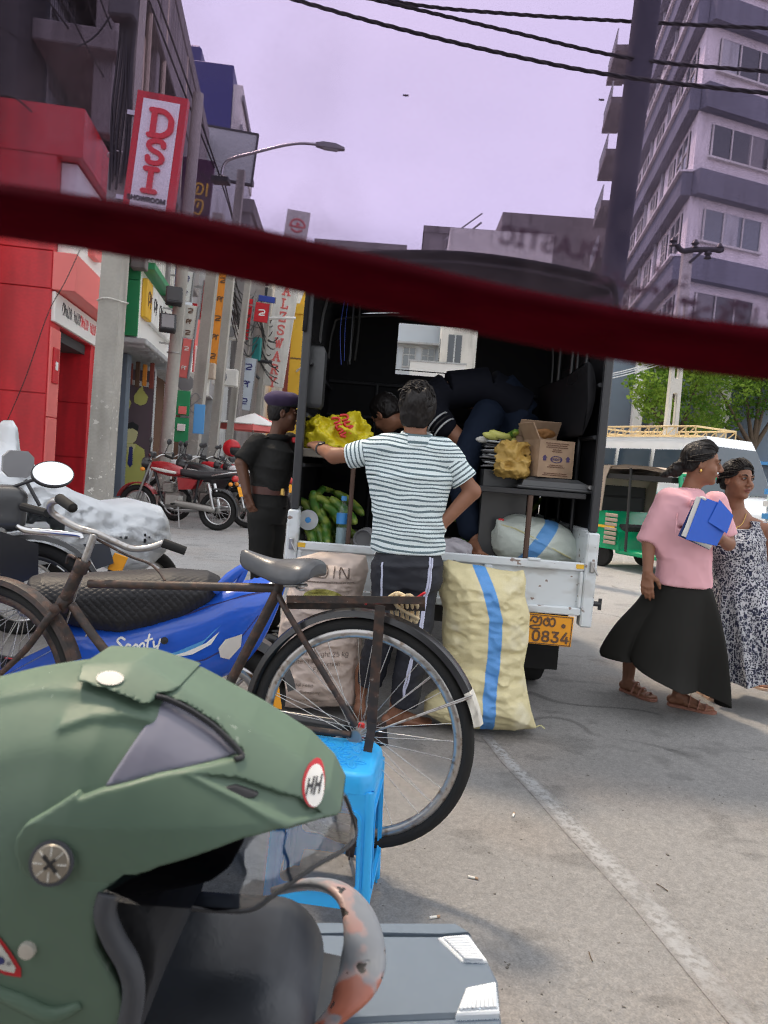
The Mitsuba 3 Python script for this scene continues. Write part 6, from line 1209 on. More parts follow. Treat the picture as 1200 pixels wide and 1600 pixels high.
for a, b, ra, rb in ((mp(598, 702, 0.005), mp(545, 712, 0.06), 0.064, 0.062), (mp(694, 706), mp(726, 752, 0.0), 0.066, 0.064)):
    m, uv = sleeve(a, b, ra, rb, 3); part(t, 'sleeve', m, 'm_stripes', True, uv=uv)
col = rings(np.array([[nk + V(r_ * math.cos(a), r_ * 0.95 * math.sin(a), z + 0.012 * math.sin(a)) for a in np.arange(28) * math.pi / 14] for r_, z in ((0.064, 0.032), (0.068, 0.044), (0.074, 0.042), (0.094, -0.008), (0.088, -0.012), (0.068, 0.018))]), caps=False)
part(t, 'collar', col, 'm_stripes', True, uv=np.stack([col.vertices[:, 0], col.vertices[:, 2] * 0.6 + 1], 1))
hipz = mp(637, 872)[2]
def pants_f(p):
    d = s_loft(p, [mp(637, 825), mp(637, 880), mp(636, 915)], [0.12, 0.165, 0.15], [0.09, 0.13, 0.11])
    l1 = smin(s_cone(p, mp(612, 890), mp(602, 970, -0.01), 0.092, 0.080), s_slv(p, mp(602, 970, -0.01), mp(577, 1064, 0.11), 0.080, 0.066), 0.03)
    l2 = smin(s_cone(p, mp(660, 890), mp(650, 975, -0.01), 0.09, 0.078), s_slv(p, mp(650, 975, -0.01), mp(631, 1100, 0.05), 0.080, 0.070), 0.03)
    d = smin(d, smin(l1, l2, 0.012), 0.04)
    d = d + 0.02 * fb(p * np.array([1, 1, 1.5]), 8, 3, 31) + 0.008 * fb(p * np.array([1, 1, 3.0]), 12, 2, 32)
    return smax(d, p[..., 2] - mp(637, 838)[2], 0.006)
part(t, 'trousers', sdf_mesh(pants_f, (mp(540, 900)[0], MY - 0.25, 0.0), (mp(720, 900)[0], MY + 0.3, mp(640, 826)[2]), 0.0085), 'm_trackpants', True)
def on_surface(f, pts, off=0.002):
    """Moves points onto f = off along f's gradient."""
    v = np.asarray(pts, np.float32)
    for _ in range(6):
        d = f(v); g = np.stack([(f(v + np.eye(3, dtype=np.float32)[i] * np.float32(2e-3)) - f(v - np.eye(3, dtype=np.float32)[i] * np.float32(2e-3))) / 4e-3 for i in range(3)], 1); v = v - (d - off)[:, None] * g / (np.sum(g * g, 1, keepdims=True) + 1e-3)
    return v.astype(float)
def ribbon(f, path, w, t=0.003, side=(1, 0, 0), n=8):
    c_ = on_surface(f, bez(path, n), 0.0); k_ = np.ones(5) / 5
    c_ = np.stack([np.convolve(np.pad(c_[:, i], 2, 'edge'), k_, 'valid') for i in range(3)], 1); c_ = on_surface(f, c_, 0.002)
    v = c_.astype(np.float32); g = np.stack([(f(v + np.eye(3, dtype=np.float32)[i] * np.float32(8e-3)) - f(v - np.eye(3, dtype=np.float32)[i] * np.float32(8e-3))) for i in range(3)], 1).astype(float)
    g = np.stack([np.convolve(np.pad(g[:, i], 2, 'edge'), k_, 'valid') for i in range(3)], 1); g /= np.linalg.norm(g, axis=1, keepdims=True)
    ta = np.gradient(c_, axis=0); ta /= np.linalg.norm(ta, axis=1, keepdims=True); sd = np.cross(ta, g)
    return rings(np.stack([c_ - sd * w / 2 - g * 0.004, c_ - sd * w / 2 + g * t, c_ + sd * w / 2 + g * t, c_ + sd * w / 2 - g * 0.004], 1))
def pp(x, y): return mp(x, y, -0.14)
for dx in (0, 5.5):
    part(t, 'side_stripe', ribbon(pants_f, [pp(686 - dx, 868), pp(681 - dx, 900), pp(672 - dx, 950), pp(660 - dx, 1000), pp(646 - dx, 1045), pp(634 - dx, 1085), pp(628 - dx, 1100)], 0.009), 'm_pipe', True)
part(t, 'side_stripe', ribbon(pants_f, [pp(588, 872), pp(588, 920), pp(586, 960)], 0.008), 'm_pipe', True)
wd = unit(wrL - elL); part(t, 'watch', cat(tf(lathe([(0.028, -0.009), (0.032, -0.008), (0.032, 0.008), (0.028, 0.009)], 24), basis(wrL - wd * 0.03, unit(np.cross(wd, (0, 0, 1))), np.cross(wd, unit(np.cross(wd, (0, 0, 1)))), wd)), tf(lathe([(0, 0.03), (0.019, 0.03), (0.019, 0.04), (0.014, 0.042), (0, 0.042)], 18), basis(wrL - wd * 0.03, wd, unit(np.cross((0, -0.55, 0.8), wd)), unit(V(0, -0.55, 0.8))))), 'm_tubeblack', 30)
wd = unit(wrR - elR); part(t, 'bracelet', tf(torus(0.031, 0.0042, 28, 8, 'z'), basis(wrR - wd * 0.012, unit(np.cross(wd, (0, 0, 1))), np.cross(wd, unit(np.cross(wd, (0, 0, 1)))), wd)), 'm_offwhite', True)

# ---------------------------------------------------------------- the man bending over in the truck
BY = 4.75
def bp(x, y, dy=0.0): return at(x, y, BY + dy)
t = thing('person', 'man in dark blue clothes bending over inside the truck', 'person')
hc, hA = bp(604, 648, -0.05), look((-0.55, 0.6, -0.6), (-0.6, 0.3, 0.7))
nk = bp(640, 655); arm = [(bp(672, 640, -0.1), bp(728, 695, -0.2), 0.055, 0.046), (bp(728, 695, -0.2), bp(690, 745, -0.2), 0.046, 0.032)] + hand_cones(bp(690, 745, -0.2), (-0.5, 0.2, -0.8), (0, -1, 0.2), 1, 0.4)
ft = bp(745, 838, -0.42); ft[2] = 0.804
feet = foot_cones(ft + V(-0.03, -0.03, 0), unit((0.2, -1, 0)), 1.0) + [(bp(742, 800, -0.3), ft + (0, 0, 0.07), 0.04, 0.038)]
part(t, 'body', cat([head_mesh(hc, hA, 1.0, nk), limb_mesh(arm), limb_mesh(feet, 0.005), limb_mesh([(nk, bp(700, 615), 0.055, 0.07), (bp(672, 640, -0.1), bp(700, 615), 0.05, 0.06), (bp(700, 615), bp(780, 628, 0.03), 0.07, 0.07), (bp(780, 628, 0.03), bp(720, 735, -0.31), 0.05, 0.04), (bp(720, 735, -0.31), bp(734, 800, -0.37), 0.04, 0.035)], 0.013, 0.03)]), 'm_skin', True)
part(t, 'hair', sdf_mesh(hair_fn(hc, hA, 1.0, lambda q: np.maximum(-(q[..., 2] + 0.045), q[..., 1] - 0.062), 0.006, 60), hc - 0.14, hc + 0.14, 0.006), 'm_hair', True)
mat('m_navyshirt', (0.007, 0.008, 0.014), 0.9, spec=0.2); mat('m_jeans', (0.008, 0.014, 0.030), 0.85, spec=0.2)
def f(p):
    d = s_loft(p, [bp(640, 648), bp(700, 610), bp(760, 605, 0.02), bp(815, 640, 0.05)], [0.13, 0.19, 0.19, 0.17], [0.09, 0.12, 0.125, 0.13], (0.1, 1, 0.0)); d = smin(d, s_cone(p, bp(668, 628, -0.1), bp(694, 664, -0.17), 0.085, 0.075), 0.05)
    return d + 0.012 * fb(p, 9, 3, 41)
part(t, 'shirt', sdf_mesh(f, (bp(615, 600)[0], BY - 0.4, 1.3), (bp(860, 600)[0], BY + 0.4, 2.15), 0.012), 'm_navyshirt', True)
for i in range(3):
    a = bp(684 + 5 * i, 660 + 5 * i, -0.19); ax = unit(bp(728, 695, -0.2) - bp(672, 640, -0.1))
    part(t, 'cuff_stripe', tf(torus(0.080, 0.006, 28, 6, 'z'), basis(a, unit(np.cross(ax, (0, 1, 0.2))), np.cross(ax, unit(np.cross(ax, (0, 1, 0.2)))), ax)), 'm_palegrey' if i != 1 else 'm_black', True)
def f(p):
    d = s_loft(p, [bp(780, 600, 0.03), bp(812, 650, 0.05), bp(800, 690, 0.03)], [0.16, 0.175, 0.15], [0.11, 0.135, 0.11], (0.1, 1, 0)); 
    for dy, e in ((-0.12, 0), (0.1, 26)): d = smin(d, smin(s_cone(p, bp(762 + e, 650, dy), bp(718 + e, 735, dy - 0.20), 0.105, 0.088), s_cone(p, bp(718 + e, 735, dy - 0.20), bp(734 + e, 826, dy - 0.26), 0.088, 0.070), 0.03), 0.04)
    return smax(d + 0.022 * fb(p * np.array([1, 1, 1.4]), 9, 3, 43), 0.86 - p[..., 2], 0.006)
part(t, 'trousers', sdf_mesh(f, (bp(690, 700)[0], BY - 0.62, 0.82), (bp(880, 700)[0], BY + 0.4, 2.0), 0.011), 'm_jeans', True)

# ---------------------------------------------------------------- the guard with the purple beret
GY = 5.05
def gp(x, y, dy=0.0): return at(x, y, GY + dy)
mat('m_uniform', (0.015, 0.015, 0.0145), 0.8, spec=0.25); mat('m_beret', (0.055, 0.035, 0.085), 0.85); mat('m_belt', (0.075, 0.028, 0.022), 0.4)
t = thing('person', 'uniformed guard in black with a purple beret standing left of the truck', 'person')
hc, hA = gp(443, 648), look((1, 0.12, -0.03)); nk = gp(431, 690, 0.0)
armL = [(gp(398, 700, -0.05), gp(377, 724, -0.08), 0.034, 0.040), (gp(377, 724, -0.08), gp(386, 772, -0.12), 0.043, 0.028)] + hand_cones(gp(386, 772, -0.12), (0.35, -0.05, -0.9), (-0.6, -0.7, -0.2), 1, 0.35)
part(t, 'body', cat([head_mesh(hc, hA, 0.98, nk), limb_mesh(armL)]), 'm_skindark', True); face_bits(t, hc, hA, 0.98)
part(t, 'hair', sdf_mesh(hair_fn(hc, hA, 0.98, lambda q: np.maximum(-(q[..., 2] + 0.05), q[..., 1] - 0.045 + 0.6 * np.maximum(0, 0.02 - q[..., 2])), 0.002, 60, None, 0.965), hc - 0.14, hc + 0.14, 0.006), 'm_hair', True)
part(t, 'moustache', tube(bez([hc + np.array([a, b, c_]) @ hA for a, b, c_ in ((-0.024, 0.090, -0.042), (0, 0.103, -0.035), (0.024, 0.090, -0.042))], 4), 0.004, 6), 'm_hair', True)
A32 = hA.astype(np.float32)
def f(p):
    q = (p - hc.astype(np.float32)) @ A32.T
    d = smin(s_ell(q, (0, -0.008, 0.082), (0.088, 0.106, 0.056)), s_ell(q, (0.03, -0.035, 0.100), (0.088, 0.105, 0.055)), 0.03); d = smin(d, s_ell(q, (0, 0.045, 0.108), (0.055, 0.05, 0.045)), 0.03); d = smax(d, 0.048 - q[..., 2] + 0.15 * q[..., 1], 0.01)
    return d + 0.010 * fb(p, 14, 2, 51)
part(t, 'beret', sdf_mesh(f, hc - 0.16, hc + 0.18, 0.005), 'm_beret', True)
band = rings(np.array([[hc + np.array([r_ * 0.083 * math.cos(a), -0.006 + r_ * 0.102 * math.sin(a), z + 0.010 * math.sin(a)]) @ hA for a in np.arange(32) * math.pi / 16] for r_, z in ((1.0, 0.048), (1.03, 0.05), (1.03, 0.064), (1.0, 0.066))]), caps=False); part(t, 'beret_band', band, 'm_tubeblack', True)
def f(p):
    d = s_loft(p, [gp(434, 684), gp(430, 702), gp(424, 730), gp(420, 762), gp(418, 775)], [0.06, 0.155, 0.17, 0.15, 0.15], [0.06, 0.10, 0.125, 0.12, 0.12], (0.72, -0.68, 0))
    d = smin(d, s_slv(p, gp(404, 692, -0.03), gp(380, 722, -0.08), 0.072, 0.070), 0.04); d = smin(d, s_cone(p, gp(452, 692, 0.1), gp(462, 735, 0.14), 0.07, 0.06), 0.04)
    d = d + 0.02 * fb(p * np.array([1, 1, 1.6]), 8, 3, 61) + 0.006 * np.sin((p[..., 2] * 0.9 + p[..., 0] * 0.5) * 60) * np.exp(-((p[..., 2] - gp(420, 750)[2]) / 0.06) ** 2) * 0.7
    return smax(d, gp(420, 772)[2] - p[..., 2], 0.006)
part(t, 'shirt', sdf_mesh(f, (gp(360, 700)[0], GY - 0.35, gp(420, 785)[2]), (gp(485, 700)[0], GY + 0.36, gp(430, 675)[2]), 0.009), 'm_uniform', True)
part(t, 'collar', tube(bez([gp(434, 684) + V(0.066 * math.cos(a), 0.066 * math.sin(a), 0.0) for a in np.arange(10) * math.pi / 5], 3, True), 0.014, 8, closed=True, flat=1.6, up=(0, 0, 1)), 'm_uniform', True)
part(t, 'epaulette', tube([gp(408, 686, -0.06), gp(424, 681, -0.04)], 0.02, 8, flat=0.3), 'm_uniform', True); part(t, 'badge', box(0.05, 0.03, 0.04, gp(462, 688, 0.02), 0.008), 'm_letter', False)
def trou(p):
    d = s_loft(p, [gp(419, 762), gp(418, 790), gp(414, 815)], [0.145, 0.155, 0.14], [0.115, 0.125, 0.11], (0.72, -0.68, 0))
    for a, b, c_ in (((408, 810, -0.06), (408, 880, -0.06), (408, 968, -0.02)), ((428, 810, 0.06), (424, 880, 0.06), (424, 968, 0.10))): d = smin(d, smin(s_cone(p, gp(*a), gp(*b), 0.092, 0.078), s_cone(p, gp(*b), gp(*c_), 0.078, 0.066), 0.03), 0.025)
    return smax(smax(d + 0.018 * fb(p * np.array([1, 1, 1.2]), 8, 3, 63), p[..., 2] - gp(419, 768)[2], 0.005), 0.05 - p[..., 2], 0.006)
part(t, 'trousers', sdf_mesh(trou, (gp(370, 800)[0], GY - 0.3, 0.03), (gp(475, 800)[0], GY + 0.32, gp(419, 755)[2]), 0.01), 'm_uniform', True)
bz = gp(419, 766); part(t, 'belt', rings(np.array([[bz + V(0.72, -0.68, 0) * r_ * 0.158 * math.cos(a) + V(0.68, 0.72, 0) * r_ * 0.131 * math.sin(a) + V(0, 0, z) for a in np.arange(36) * math.pi / 18] for r_, z in ((0.95, -0.026), (1.0, -0.025), (1.0, 0.025), (0.95, 0.026))]), caps=False), 'm_belt', 40)
part(t, 'buckle', box(0.03, 0.03, 0.05, bz + V(0.115, -0.115, 0.0), 0.006), 'm_gold', False)
for a, d in ((gp(412, 975, -0.02), (0.9, -0.4, 0)), (gp(432, 968, 0.12), (0.95, 0.1, 0))):
    a = np.array([a[0] - 0.03, a[1], 0.0]); dv = unit(d); part(t, 'shoe', mesh_fn(cones_fn([(a + (0, 0, 0.045), a + dv * 0.1 + (0, 0, 0.045), 0.042, 0.044), (a + dv * 0.1 + (0, 0, 0.04), a + dv * 0.22 + (0, 0, 0.032), 0.042, 0.032)], 0.03), [a, a + dv * 0.26], 0.08, 0.008), mat('m_shoe', (0.012, 0.012, 0.013), 0.2), True)

# ---------------------------------------------------------------- the woman in the pink blouse
WY = 4.12
def wp(x, y, dy=0.0): return at(x, y, WY + dy)
mat('m_pinkblouse', (0.68, 0.37, 0.41), 0.7, spec=0.3); mat('m_olive_skirt', (0.010, 0.0095, 0.008), 0.8, spec=0.25); mat('m_sandal', (0.30, 0.13, 0.09), 0.5)
t = thing('person', 'woman in a pink blouse and long dark skirt carrying a blue folder', 'person')
hc, hA = wp(1096, 727), look((0.93, -0.30, -0.05)); nk = wp(1077, 772, 0.02)
arm = [(wp(1044, 788, -0.02), wp(1014, 842, -0.05), 0.036, 0.038), (wp(1014, 842, -0.05), wp(1012, 892, -0.09), 0.039, 0.026)] + hand_cones(wp(1012, 893, -0.09), (0.02, -0.12, -1), (-0.55, -0.8, 0.1), -1, 0.3, 0.93)
arm2 = [(wp(1128, 800, 0.05), wp(1138, 850, 0.0), 0.04, 0.036), (wp(1138, 850, 0.0), wp(1126, 842, -0.16), 0.036, 0.026)] + hand_cones(wp(1126, 842, -0.16), (-0.75, -0.35, 0.1), (0, -1, 0.1), 1, 0.75, 0.82)
fA, fB = ground(976, 1084), ground(1050, 1104)
dA, dB = unit((0.55, -0.84, 0)), unit((0.9, -0.43, 0))
feet = foot_cones(fA + V(0.01, 0.07, 0.010), dA, 0.93) + [(fA + V(0.03, 0.05, 0.07), fA + V(0.03, 0.06, 0.25), 0.034, 0.045)] + foot_cones(fB + V(0, 0.02, 0.012), dB, 0.95) + [(fB + V(0.04, 0.02, 0.07), fB + V(0.03, 0.03, 0.25), 0.034, 0.045)]
part(t, 'body', cat([head_mesh(hc, hA, 0.97, nk, 1.05, True), limb_mesh(arm), limb_mesh(arm2), limb_mesh(feet, 0.005), limb_mesh([(wp(1077, 785, 0.03), wp(1066, 900, 0.02), 0.06, 0.09), (wp(1058, 790, 0.0), wp(1110, 795, 0.05), 0.05, 0.05), (wp(1058, 905, 0.0), fA + V(0.03, 0.06, 0.25), 0.08, 0.045), (wp(1070, 905, 0.04), fB + V(0.03, 0.03, 0.25), 0.08, 0.045)], 0.013, 0.03)]), 'm_skin', True); face_bits(t, hc, hA, 0.97)
def tail(q): return smin(s_cone(q, np.array([0, -0.09, -0.0]), np.array([0, -0.135, -0.045]), 0.040, 0.036), s_cone(q, np.array([0, -0.135, -0.045]), np.array([0.01, -0.20, -0.085]), 0.036, 0.012), 0.02) + 0.025 * fb(q * np.array([1, 1, 0.6]), 40, 3, 3)
part(t, 'hair', sdf_mesh(hair_fn(hc, hA, 0.97, lambda q: np.maximum(-(q[..., 2] + 0.045 + 0.4 * q[..., 1] * 0), np.minimum(q[..., 1] - 0.020 + 0.9 * np.maximum(0, 0.03 - q[..., 2]), q[..., 1] * 0 + 1) + np.where(q[..., 2] > 0.055, -0.045, 0.0) * np.clip((q[..., 2] - 0.055) / 0.02, 0, 1)), 0.006, 50, tail, 1.0), hc - (0.30, 0.16, 0.2), hc + 0.16, 0.0048), 'm_hair', True)
PT = [[(0.075 * math.sin(a) * 0.62, 0.072 - 0.04 * abs(a) ** 2 * 0.3, 0.095 - 0.02 * a * a), (0.080 * math.sin(a), 0.02, 0.135 - 0.055 * a * a), (0.080 * math.sin(a), -0.06, 0.105 - 0.05 * a * a), (0.02 * math.sin(a), -0.105, 0.02)] for a in np.linspace(-1.35, 1.35, 17)]
part(t, 'hair_strands', strands(hc, hA, 0.97, PT, 170, 0.0035, 0.005), 'm_hair', True, stuff=True)
part(t, 'earring', ellipsoid(0.008, 0.008, 0.010, hc + np.array([0.080, -0.006, -0.032]) @ hA, 2), 'm_gold', True)
bl_pts = [wp(1077, 762, 0.02), wp(1076, 785, 0.02), wp(1074, 825, 0.0), wp(1070, 870, 0.0), wp(1066, 950, 0.0)]
def blouse(p):
    d = s_loft(p, bl_pts, [0.056, 0.160, 0.175, 0.168, 0.190], [0.058, 0.095, 0.130, 0.130, 0.15], (0.80, 0.60, 0)); d = smin(d, s_ell(p, wp(1100, 830, -0.06), (0.1, 0.09, 0.07)), 0.05)
    d = smin(d, s_slv(p, wp(1044, 780, -0.02), wp(1012, 850, -0.05), 0.070, 0.064), 0.085); d = smin(d, s_slv(p, wp(1118, 785, 0.06), wp(1136, 840, 0.02), 0.066, 0.06), 0.03)
    d = d + 0.022 * fb(p * np.array([1, 1, 1.0]), 8, 3, 71) + 0.012 * fb(p @ np.array([[1, 0, .7], [0, 1, 0], [-.7, 0, 1]]), 14, 2, 72)
    d = smax(d, wp(1066, 915)[2] + 0.02 * (wp(1110, 900)[0] - p[..., 0]) - p[..., 2], 0.005); return smax(d, p[..., 2] - wp(1077, 764)[2], 0.005)
part(t, 'blouse', trimesh.smoothing.filter_laplacian(sdf_mesh(blouse, (wp(985, 800)[0], WY - 0.3, wp(1066, 930)[2]), (wp(1165, 800)[0], WY + 0.3, wp(1077, 752)[2]), 0.008, 1), lamb=0.35, iterations=4, volume_constraint=False), 'm_pinkblouse', True)
part(t, 'collar', rings(np.array([[nk + V(r_ * math.cos(a), r_ * math.sin(a), z) for a in np.arange(24) * math.pi / 12] for r_, z in ((0.052, 0.03), (0.056, 0.034), (0.07, 0.0), (0.06, -0.005))]), caps=False), 'm_pinkblouse', True)
for s_ in (-1, 1): part(t, 'bow', tube(bez([wp(1088, 787, -0.12), wp(1088 + 7 * s_, 781, -0.135), wp(1088 + 9 * s_, 790, -0.13), wp(1088, 789, -0.12)], 4), 0.006, 6), 'm_pinkblouse', True)
part(t, 'bag_strap', ribbon(blouse, [wp(1112, 780, -0.1), wp(1120, 800, -0.12), wp(1126, 825, -0.14), wp(1130, 850, -0.1)], 0.028, 0.004), 'm_midgrey', True)
# the skirt: rings from waist to the wide blown hem
def skirt(sec, n=96, fold=0.02, k=11, seed=0):
    R = []; N = len(sec)
    for i, (c_, rx, ry, tilt, lift) in enumerate(sec):
        f_ = (i / (N - 1)) ** 0.8
        R.append([c_ + V(rx * (1 + fold * 3 * f_ * math.sin(k * a + 2.2 * math.sin(a + seed)) * 0.5) * math.cos(a), ry * (1 + fold * 3 * f_ * math.sin(k * a + 1.3 + 1.7 * math.sin(2 * a))) * math.sin(a), tilt * math.cos(a) + lift * f_ * math.sin(5 * a + seed) * 0.5) for a in np.arange(n) * 2 * math.pi / n])
    R = np.array(R); R = np.array([bez(R[:, j], 6) for j in range(n)]).transpose(1, 0, 2)
    inner = R.copy(); inner[:, :, :2] = R.mean(1, keepdims=True)[:, :, :2] + (R[:, :, :2] - R.mean(1, keepdims=True)[:, :, :2]) * 0.985
    return rings(np.concatenate([R, inner[::-1]]), caps=False)
sk = [(wp(1064, 903), 0.150, 0.115, 0.0, 0), (wp(1058, 938, 0.0), 0.205, 0.17, 0.01, 0), (wp(1046, 985, 0.02), 0.285, 0.24, -0.01, 0), (wp(1038, 1030, 0.03), 0.33, 0.28, -0.045, 0.01), (wp(1038, 1055, 0.02), 0.325, 0.30, -0.10, 0.03)]
part(t, 'skirt', skirt(sk, 150, 0.10, 7, 1), 'm_olive_skirt', True)
sandal(t, fA + V(0.01, 0.07, 0.0), dA, 0.96, 'm_sandal'); sandal(t, fB + V(0, 0.02, 0.0), dB, 0.98, 'm_sandal')
# the folder she holds
k = thing('folder', 'bright blue folder with papers held against the pink blouse', 'folder', basis(wp(1101, 815, -0.25), unit(V(0.93, 0.05, -0.33)), unit(V(0.33, 0.10, 0.93)), unit(np.cross((0.93, 0.05, -0.33), (0.33, 0.10, 0.93)))) @ np.diag([0.9, 0.9, 0.9, 1]))
mat('m_folder', (0.012, 0.09, 0.50), 0.35); mat('m_paper', (0.55, 0.55, 0.52), 0.8)
zc = 1 if (place[k][:3, 2] @ V(0, -1, 0)) > 0 else -1
part(k, 'cover', tf(extr([(-0.075, -0.145), (0.11, -0.105), (0.125, 0.05), (0.03, 0.13), (-0.085, 0.12)], 0.005), frame((0, 0, 0.022 * zc))), 'm_folder', False)
part(k, 'flap', tf(extr([(0.0, 0.0), (0.12, -0.02), (0.115, 0.09), (0.01, 0.145)], 0.004), frame((0.005, 0.0, 0.03 * zc), 0, ry=-10 * zc)), 'm_folder', False)
part(k, 'back_cover', extr([(-0.115, -0.14), (0.09, -0.14), (0.10, 0.10), (-0.105, 0.10)], 0.004), mat('m_folderdark', (0.01, 0.03, 0.14), 0.4), False)
for i in range(4): part(k, 'sheet', tf(extr([(-0.10, -0.135), (0.09, -0.135), (0.09, 0.11), (-0.10, 0.11)], 0.0022), frame((-0.004 * i + 0.004, 0.002 * i, (0.006 + 0.004 * i) * zc), 1.5 * i - 2)), 'm_paper', False)
part(k, 'crumpled_sheet', ellipsoid(0.022, 0.012, 0.018, (-0.07, 0.115, 0.015 * zc), 2), 'm_paper', True)

# ---------------------------------------------------------------- the woman in the patterned dress
DY = 4.42
def dp(x, y, dy=0.0): return at(x, y, DY + dy)
def dress_tex(p, n, uv):
    a = noise(p.x * 95, p.z * 88, p.y * 95); b = noise(p.x * 60 + 5, p.z * 54, p.y * 60)
    k = smoothstep(0.05, 0.10, abs(a - 0.5)) * smoothstep(0.03, 0.07, abs(b - 0.5)); return mix((0.50, 0.50, 0.52), (0.022, 0.026, 0.055), k)
mat('m_dress', proc(dress_tex), 0.8, spec=0.2)
t = thing('person', 'woman in a black and white patterned dress walking at the right edge', 'person')
hc, hA = dp(1152, 752), look((0.32, -0.95, -0.02)); nk = dp(1150, 800, 0.02)
arm = [(dp(1198, 830, 0.0), dp(1210, 885, -0.02), 0.056, 0.046), (dp(1210, 885, -0.02), dp(1206, 935, -0.08), 0.045, 0.03)] + hand_cones(dp(1206, 935, -0.08), (0, -0.1, -1), (0.6, -0.7, 0), 1, 0.4, 0.95)
fC = ground(1112, 1094)
feet = foot_cones(fC + V(-0.01, 0.18, 0.012), (0.15, -1, 0), 0.95) + [(fC + V(0, 0.16, 0.07), fC + V(0, 0.2, 0.3), 0.034, 0.045)]
fD = ground(1190, 1080); feet += foot_cones(fD + V(0, 0.25, 0.012), (0.15, -1, 0), 0.95) + [(fD + V(0, 0.23, 0.07), fD + V(0, 0.25, 0.3), 0.034, 0.045)]
part(t, 'body', cat([head_mesh(hc, hA, 0.97, nk, 1.08, True), limb_mesh(arm), limb_mesh(feet, 0.005), mesh_fn(lambda p: s_loft(p, [dp(1150, 795, 0.02), dp(1151, 822, 0.02), dp(1152, 850, 0.02)], [0.055, 0.15, 0.16], [0.05, 0.08, 0.09], (0.95, 0.3, 0)), [dp(1100, 790), dp(1205, 870)], 0.12, 0.008), limb_mesh([(dp(1152, 840, 0.02), dp(1160, 905, 0.02), 0.07, 0.09), (dp(1165, 820, 0.02), dp(1196, 830, 0.0), 0.06, 0.05), (dp(1152, 905, 0.0), fC + V(0, 0.2, 0.3), 0.08, 0.045), (dp(1172, 905, 0.04), fD + V(0, 0.25, 0.3), 0.08, 0.045)], 0.013, 0.03)]), 'm_skin', True); face_bits(t, hc, hA, 0.97)
def longh(q): return s_cone(q, np.array([-0.045, -0.075, 0.0]), np.array([-0.06, -0.085, -0.15]), 0.052, 0.036) + 0.025 * fb(q * np.array([1, 1, 0.4]), 40, 3, 6)
part(t, 'hair', sdf_mesh(hair_fn(hc, hA, 0.97, lambda q: np.maximum(-(q[..., 2] + 0.06), q[..., 1] - 0.02 - np.clip((q[..., 2] - 0.045) / 0.03, 0, 1) * 0.055 + 0.6 * np.maximum(0, 0.02 - q[..., 2])), 0.006, 50, longh, 1.0), hc - (0.2, 0.2, 0.26), hc + 0.16, 0.0048), 'm_hair', True)
PT = [[(0.06 * math.sin(a), 0.074 - 0.01 * a * a, 0.098 - 0.028 * a * a), (0.084 * math.sin(a), 0.02, 0.138 - 0.06 * a * a), (0.088 * math.sin(a), -0.06, 0.09 - 0.04 * a * a), (0.075 * math.sin(a), -0.085, -0.02)] for a in np.linspace(-1.4, 1.4, 17)]
part(t, 'hair_strands', strands(hc, hA, 0.97, PT, 150, 0.0035, 0.005), 'm_hair', True, stuff=True)
part(t, 'earring', ellipsoid(0.007, 0.005, 0.018, hc + np.array([-0.080, -0.004, -0.045]) @ hA, 2), 'm_eyewhite', True)
part(t, 'necklace', tube(bez([dp(1137, 803, -0.03), dp(1141, 818, -0.085), dp(1150, 824, -0.10), dp(1160, 818, -0.085), dp(1166, 803, -0.03)], 4), 0.0022, 5), 'm_gold', True); part(t, 'pendant', ellipsoid(0.006, 0.004, 0.006, dp(1150, 826, -0.10), 1), 'm_gold', True)
def f(p):
    d = s_loft(p, [dp(1152, 815, 0.01), dp(1153, 845), dp(1156, 885), dp(1160, 925)], [0.165, 0.178, 0.165, 0.175], [0.085, 0.125, 0.13, 0.135], (0.95, 0.3, 0)); d = smin(d, s_ell(p, dp(1143, 856, -0.08), (0.13, 0.07, 0.075)), 0.04)
    for a, b in (((1190, 820, 0.04), (1206, 858, 0.03)), ((1112, 815, -0.02), (1106, 850, -0.03))): d = smin(d, s_cone(p, dp(*a), dp(*b), 0.066, 0.07), 0.03)
    d = d + 0.018 * fb(p, 9, 3, 81)
    d = smax(d, dp(1160, 920)[2] - p[..., 2], 0.005); d = smax(d, p[..., 2] - dp(1152, 812)[2], 0.005)
    return smax(d, -s_box(p, dp(1148, 808, -0.08), (0.115, 0.14, 0.068), 0.03), 0.006)
part(t, 'bodice', sdf_mesh(f, (dp(1085, 850)[0], DY - 0.3, dp(1160, 930)[2]), (dp(1245, 850)[0], DY + 0.3, dp(1152, 800)[2]), 0.008), 'm_dress', True)
sk = [(dp(1160, 900), 0.172, 0.14, 0, 0), (dp(1164, 940), 0.215, 0.185, 0, 0), (dp(1174, 985), 0.265, 0.23, 0, 0), (dp(1180, 1030), 0.295, 0.26, 0.01, 0.01), (dp(1184, 1052), 0.31, 0.28, 0.03, 0.03)]
part(t, 'skirt', skirt(sk, 140, 0.05, 12, 3), 'm_dress', True)
mat('m_sandalpale', (0.50, 0.34, 0.25), 0.5); sandal(t, fC + V(-0.01, 0.18, 0.0), (0.15, -1, 0), 0.98, 'm_sandalpale'); sandal(t, fD + V(0, 0.25, 0.0), (0.15, -1, 0), 0.98, 'm_sandalpale')
c = dp(1206, 952, -0.12); k = thing('handkerchief', 'crumpled white cloth in the hand of the woman in the patterned dress', 'cloth')
part(k, 'cloth', sdf_mesh(lambda p: s_ell(p, c + (0, 0, -0.04), (0.035, 0.03, 0.06)) + 0.05 * np.abs(fb(p, 26, 3, 9)) - 0.008, c - (0.08, 0.08, 0.14), c + (0.08, 0.08, 0.07), 0.006), mat('m_hanky', (0.62, 0.62, 0.68), 0.8), True)

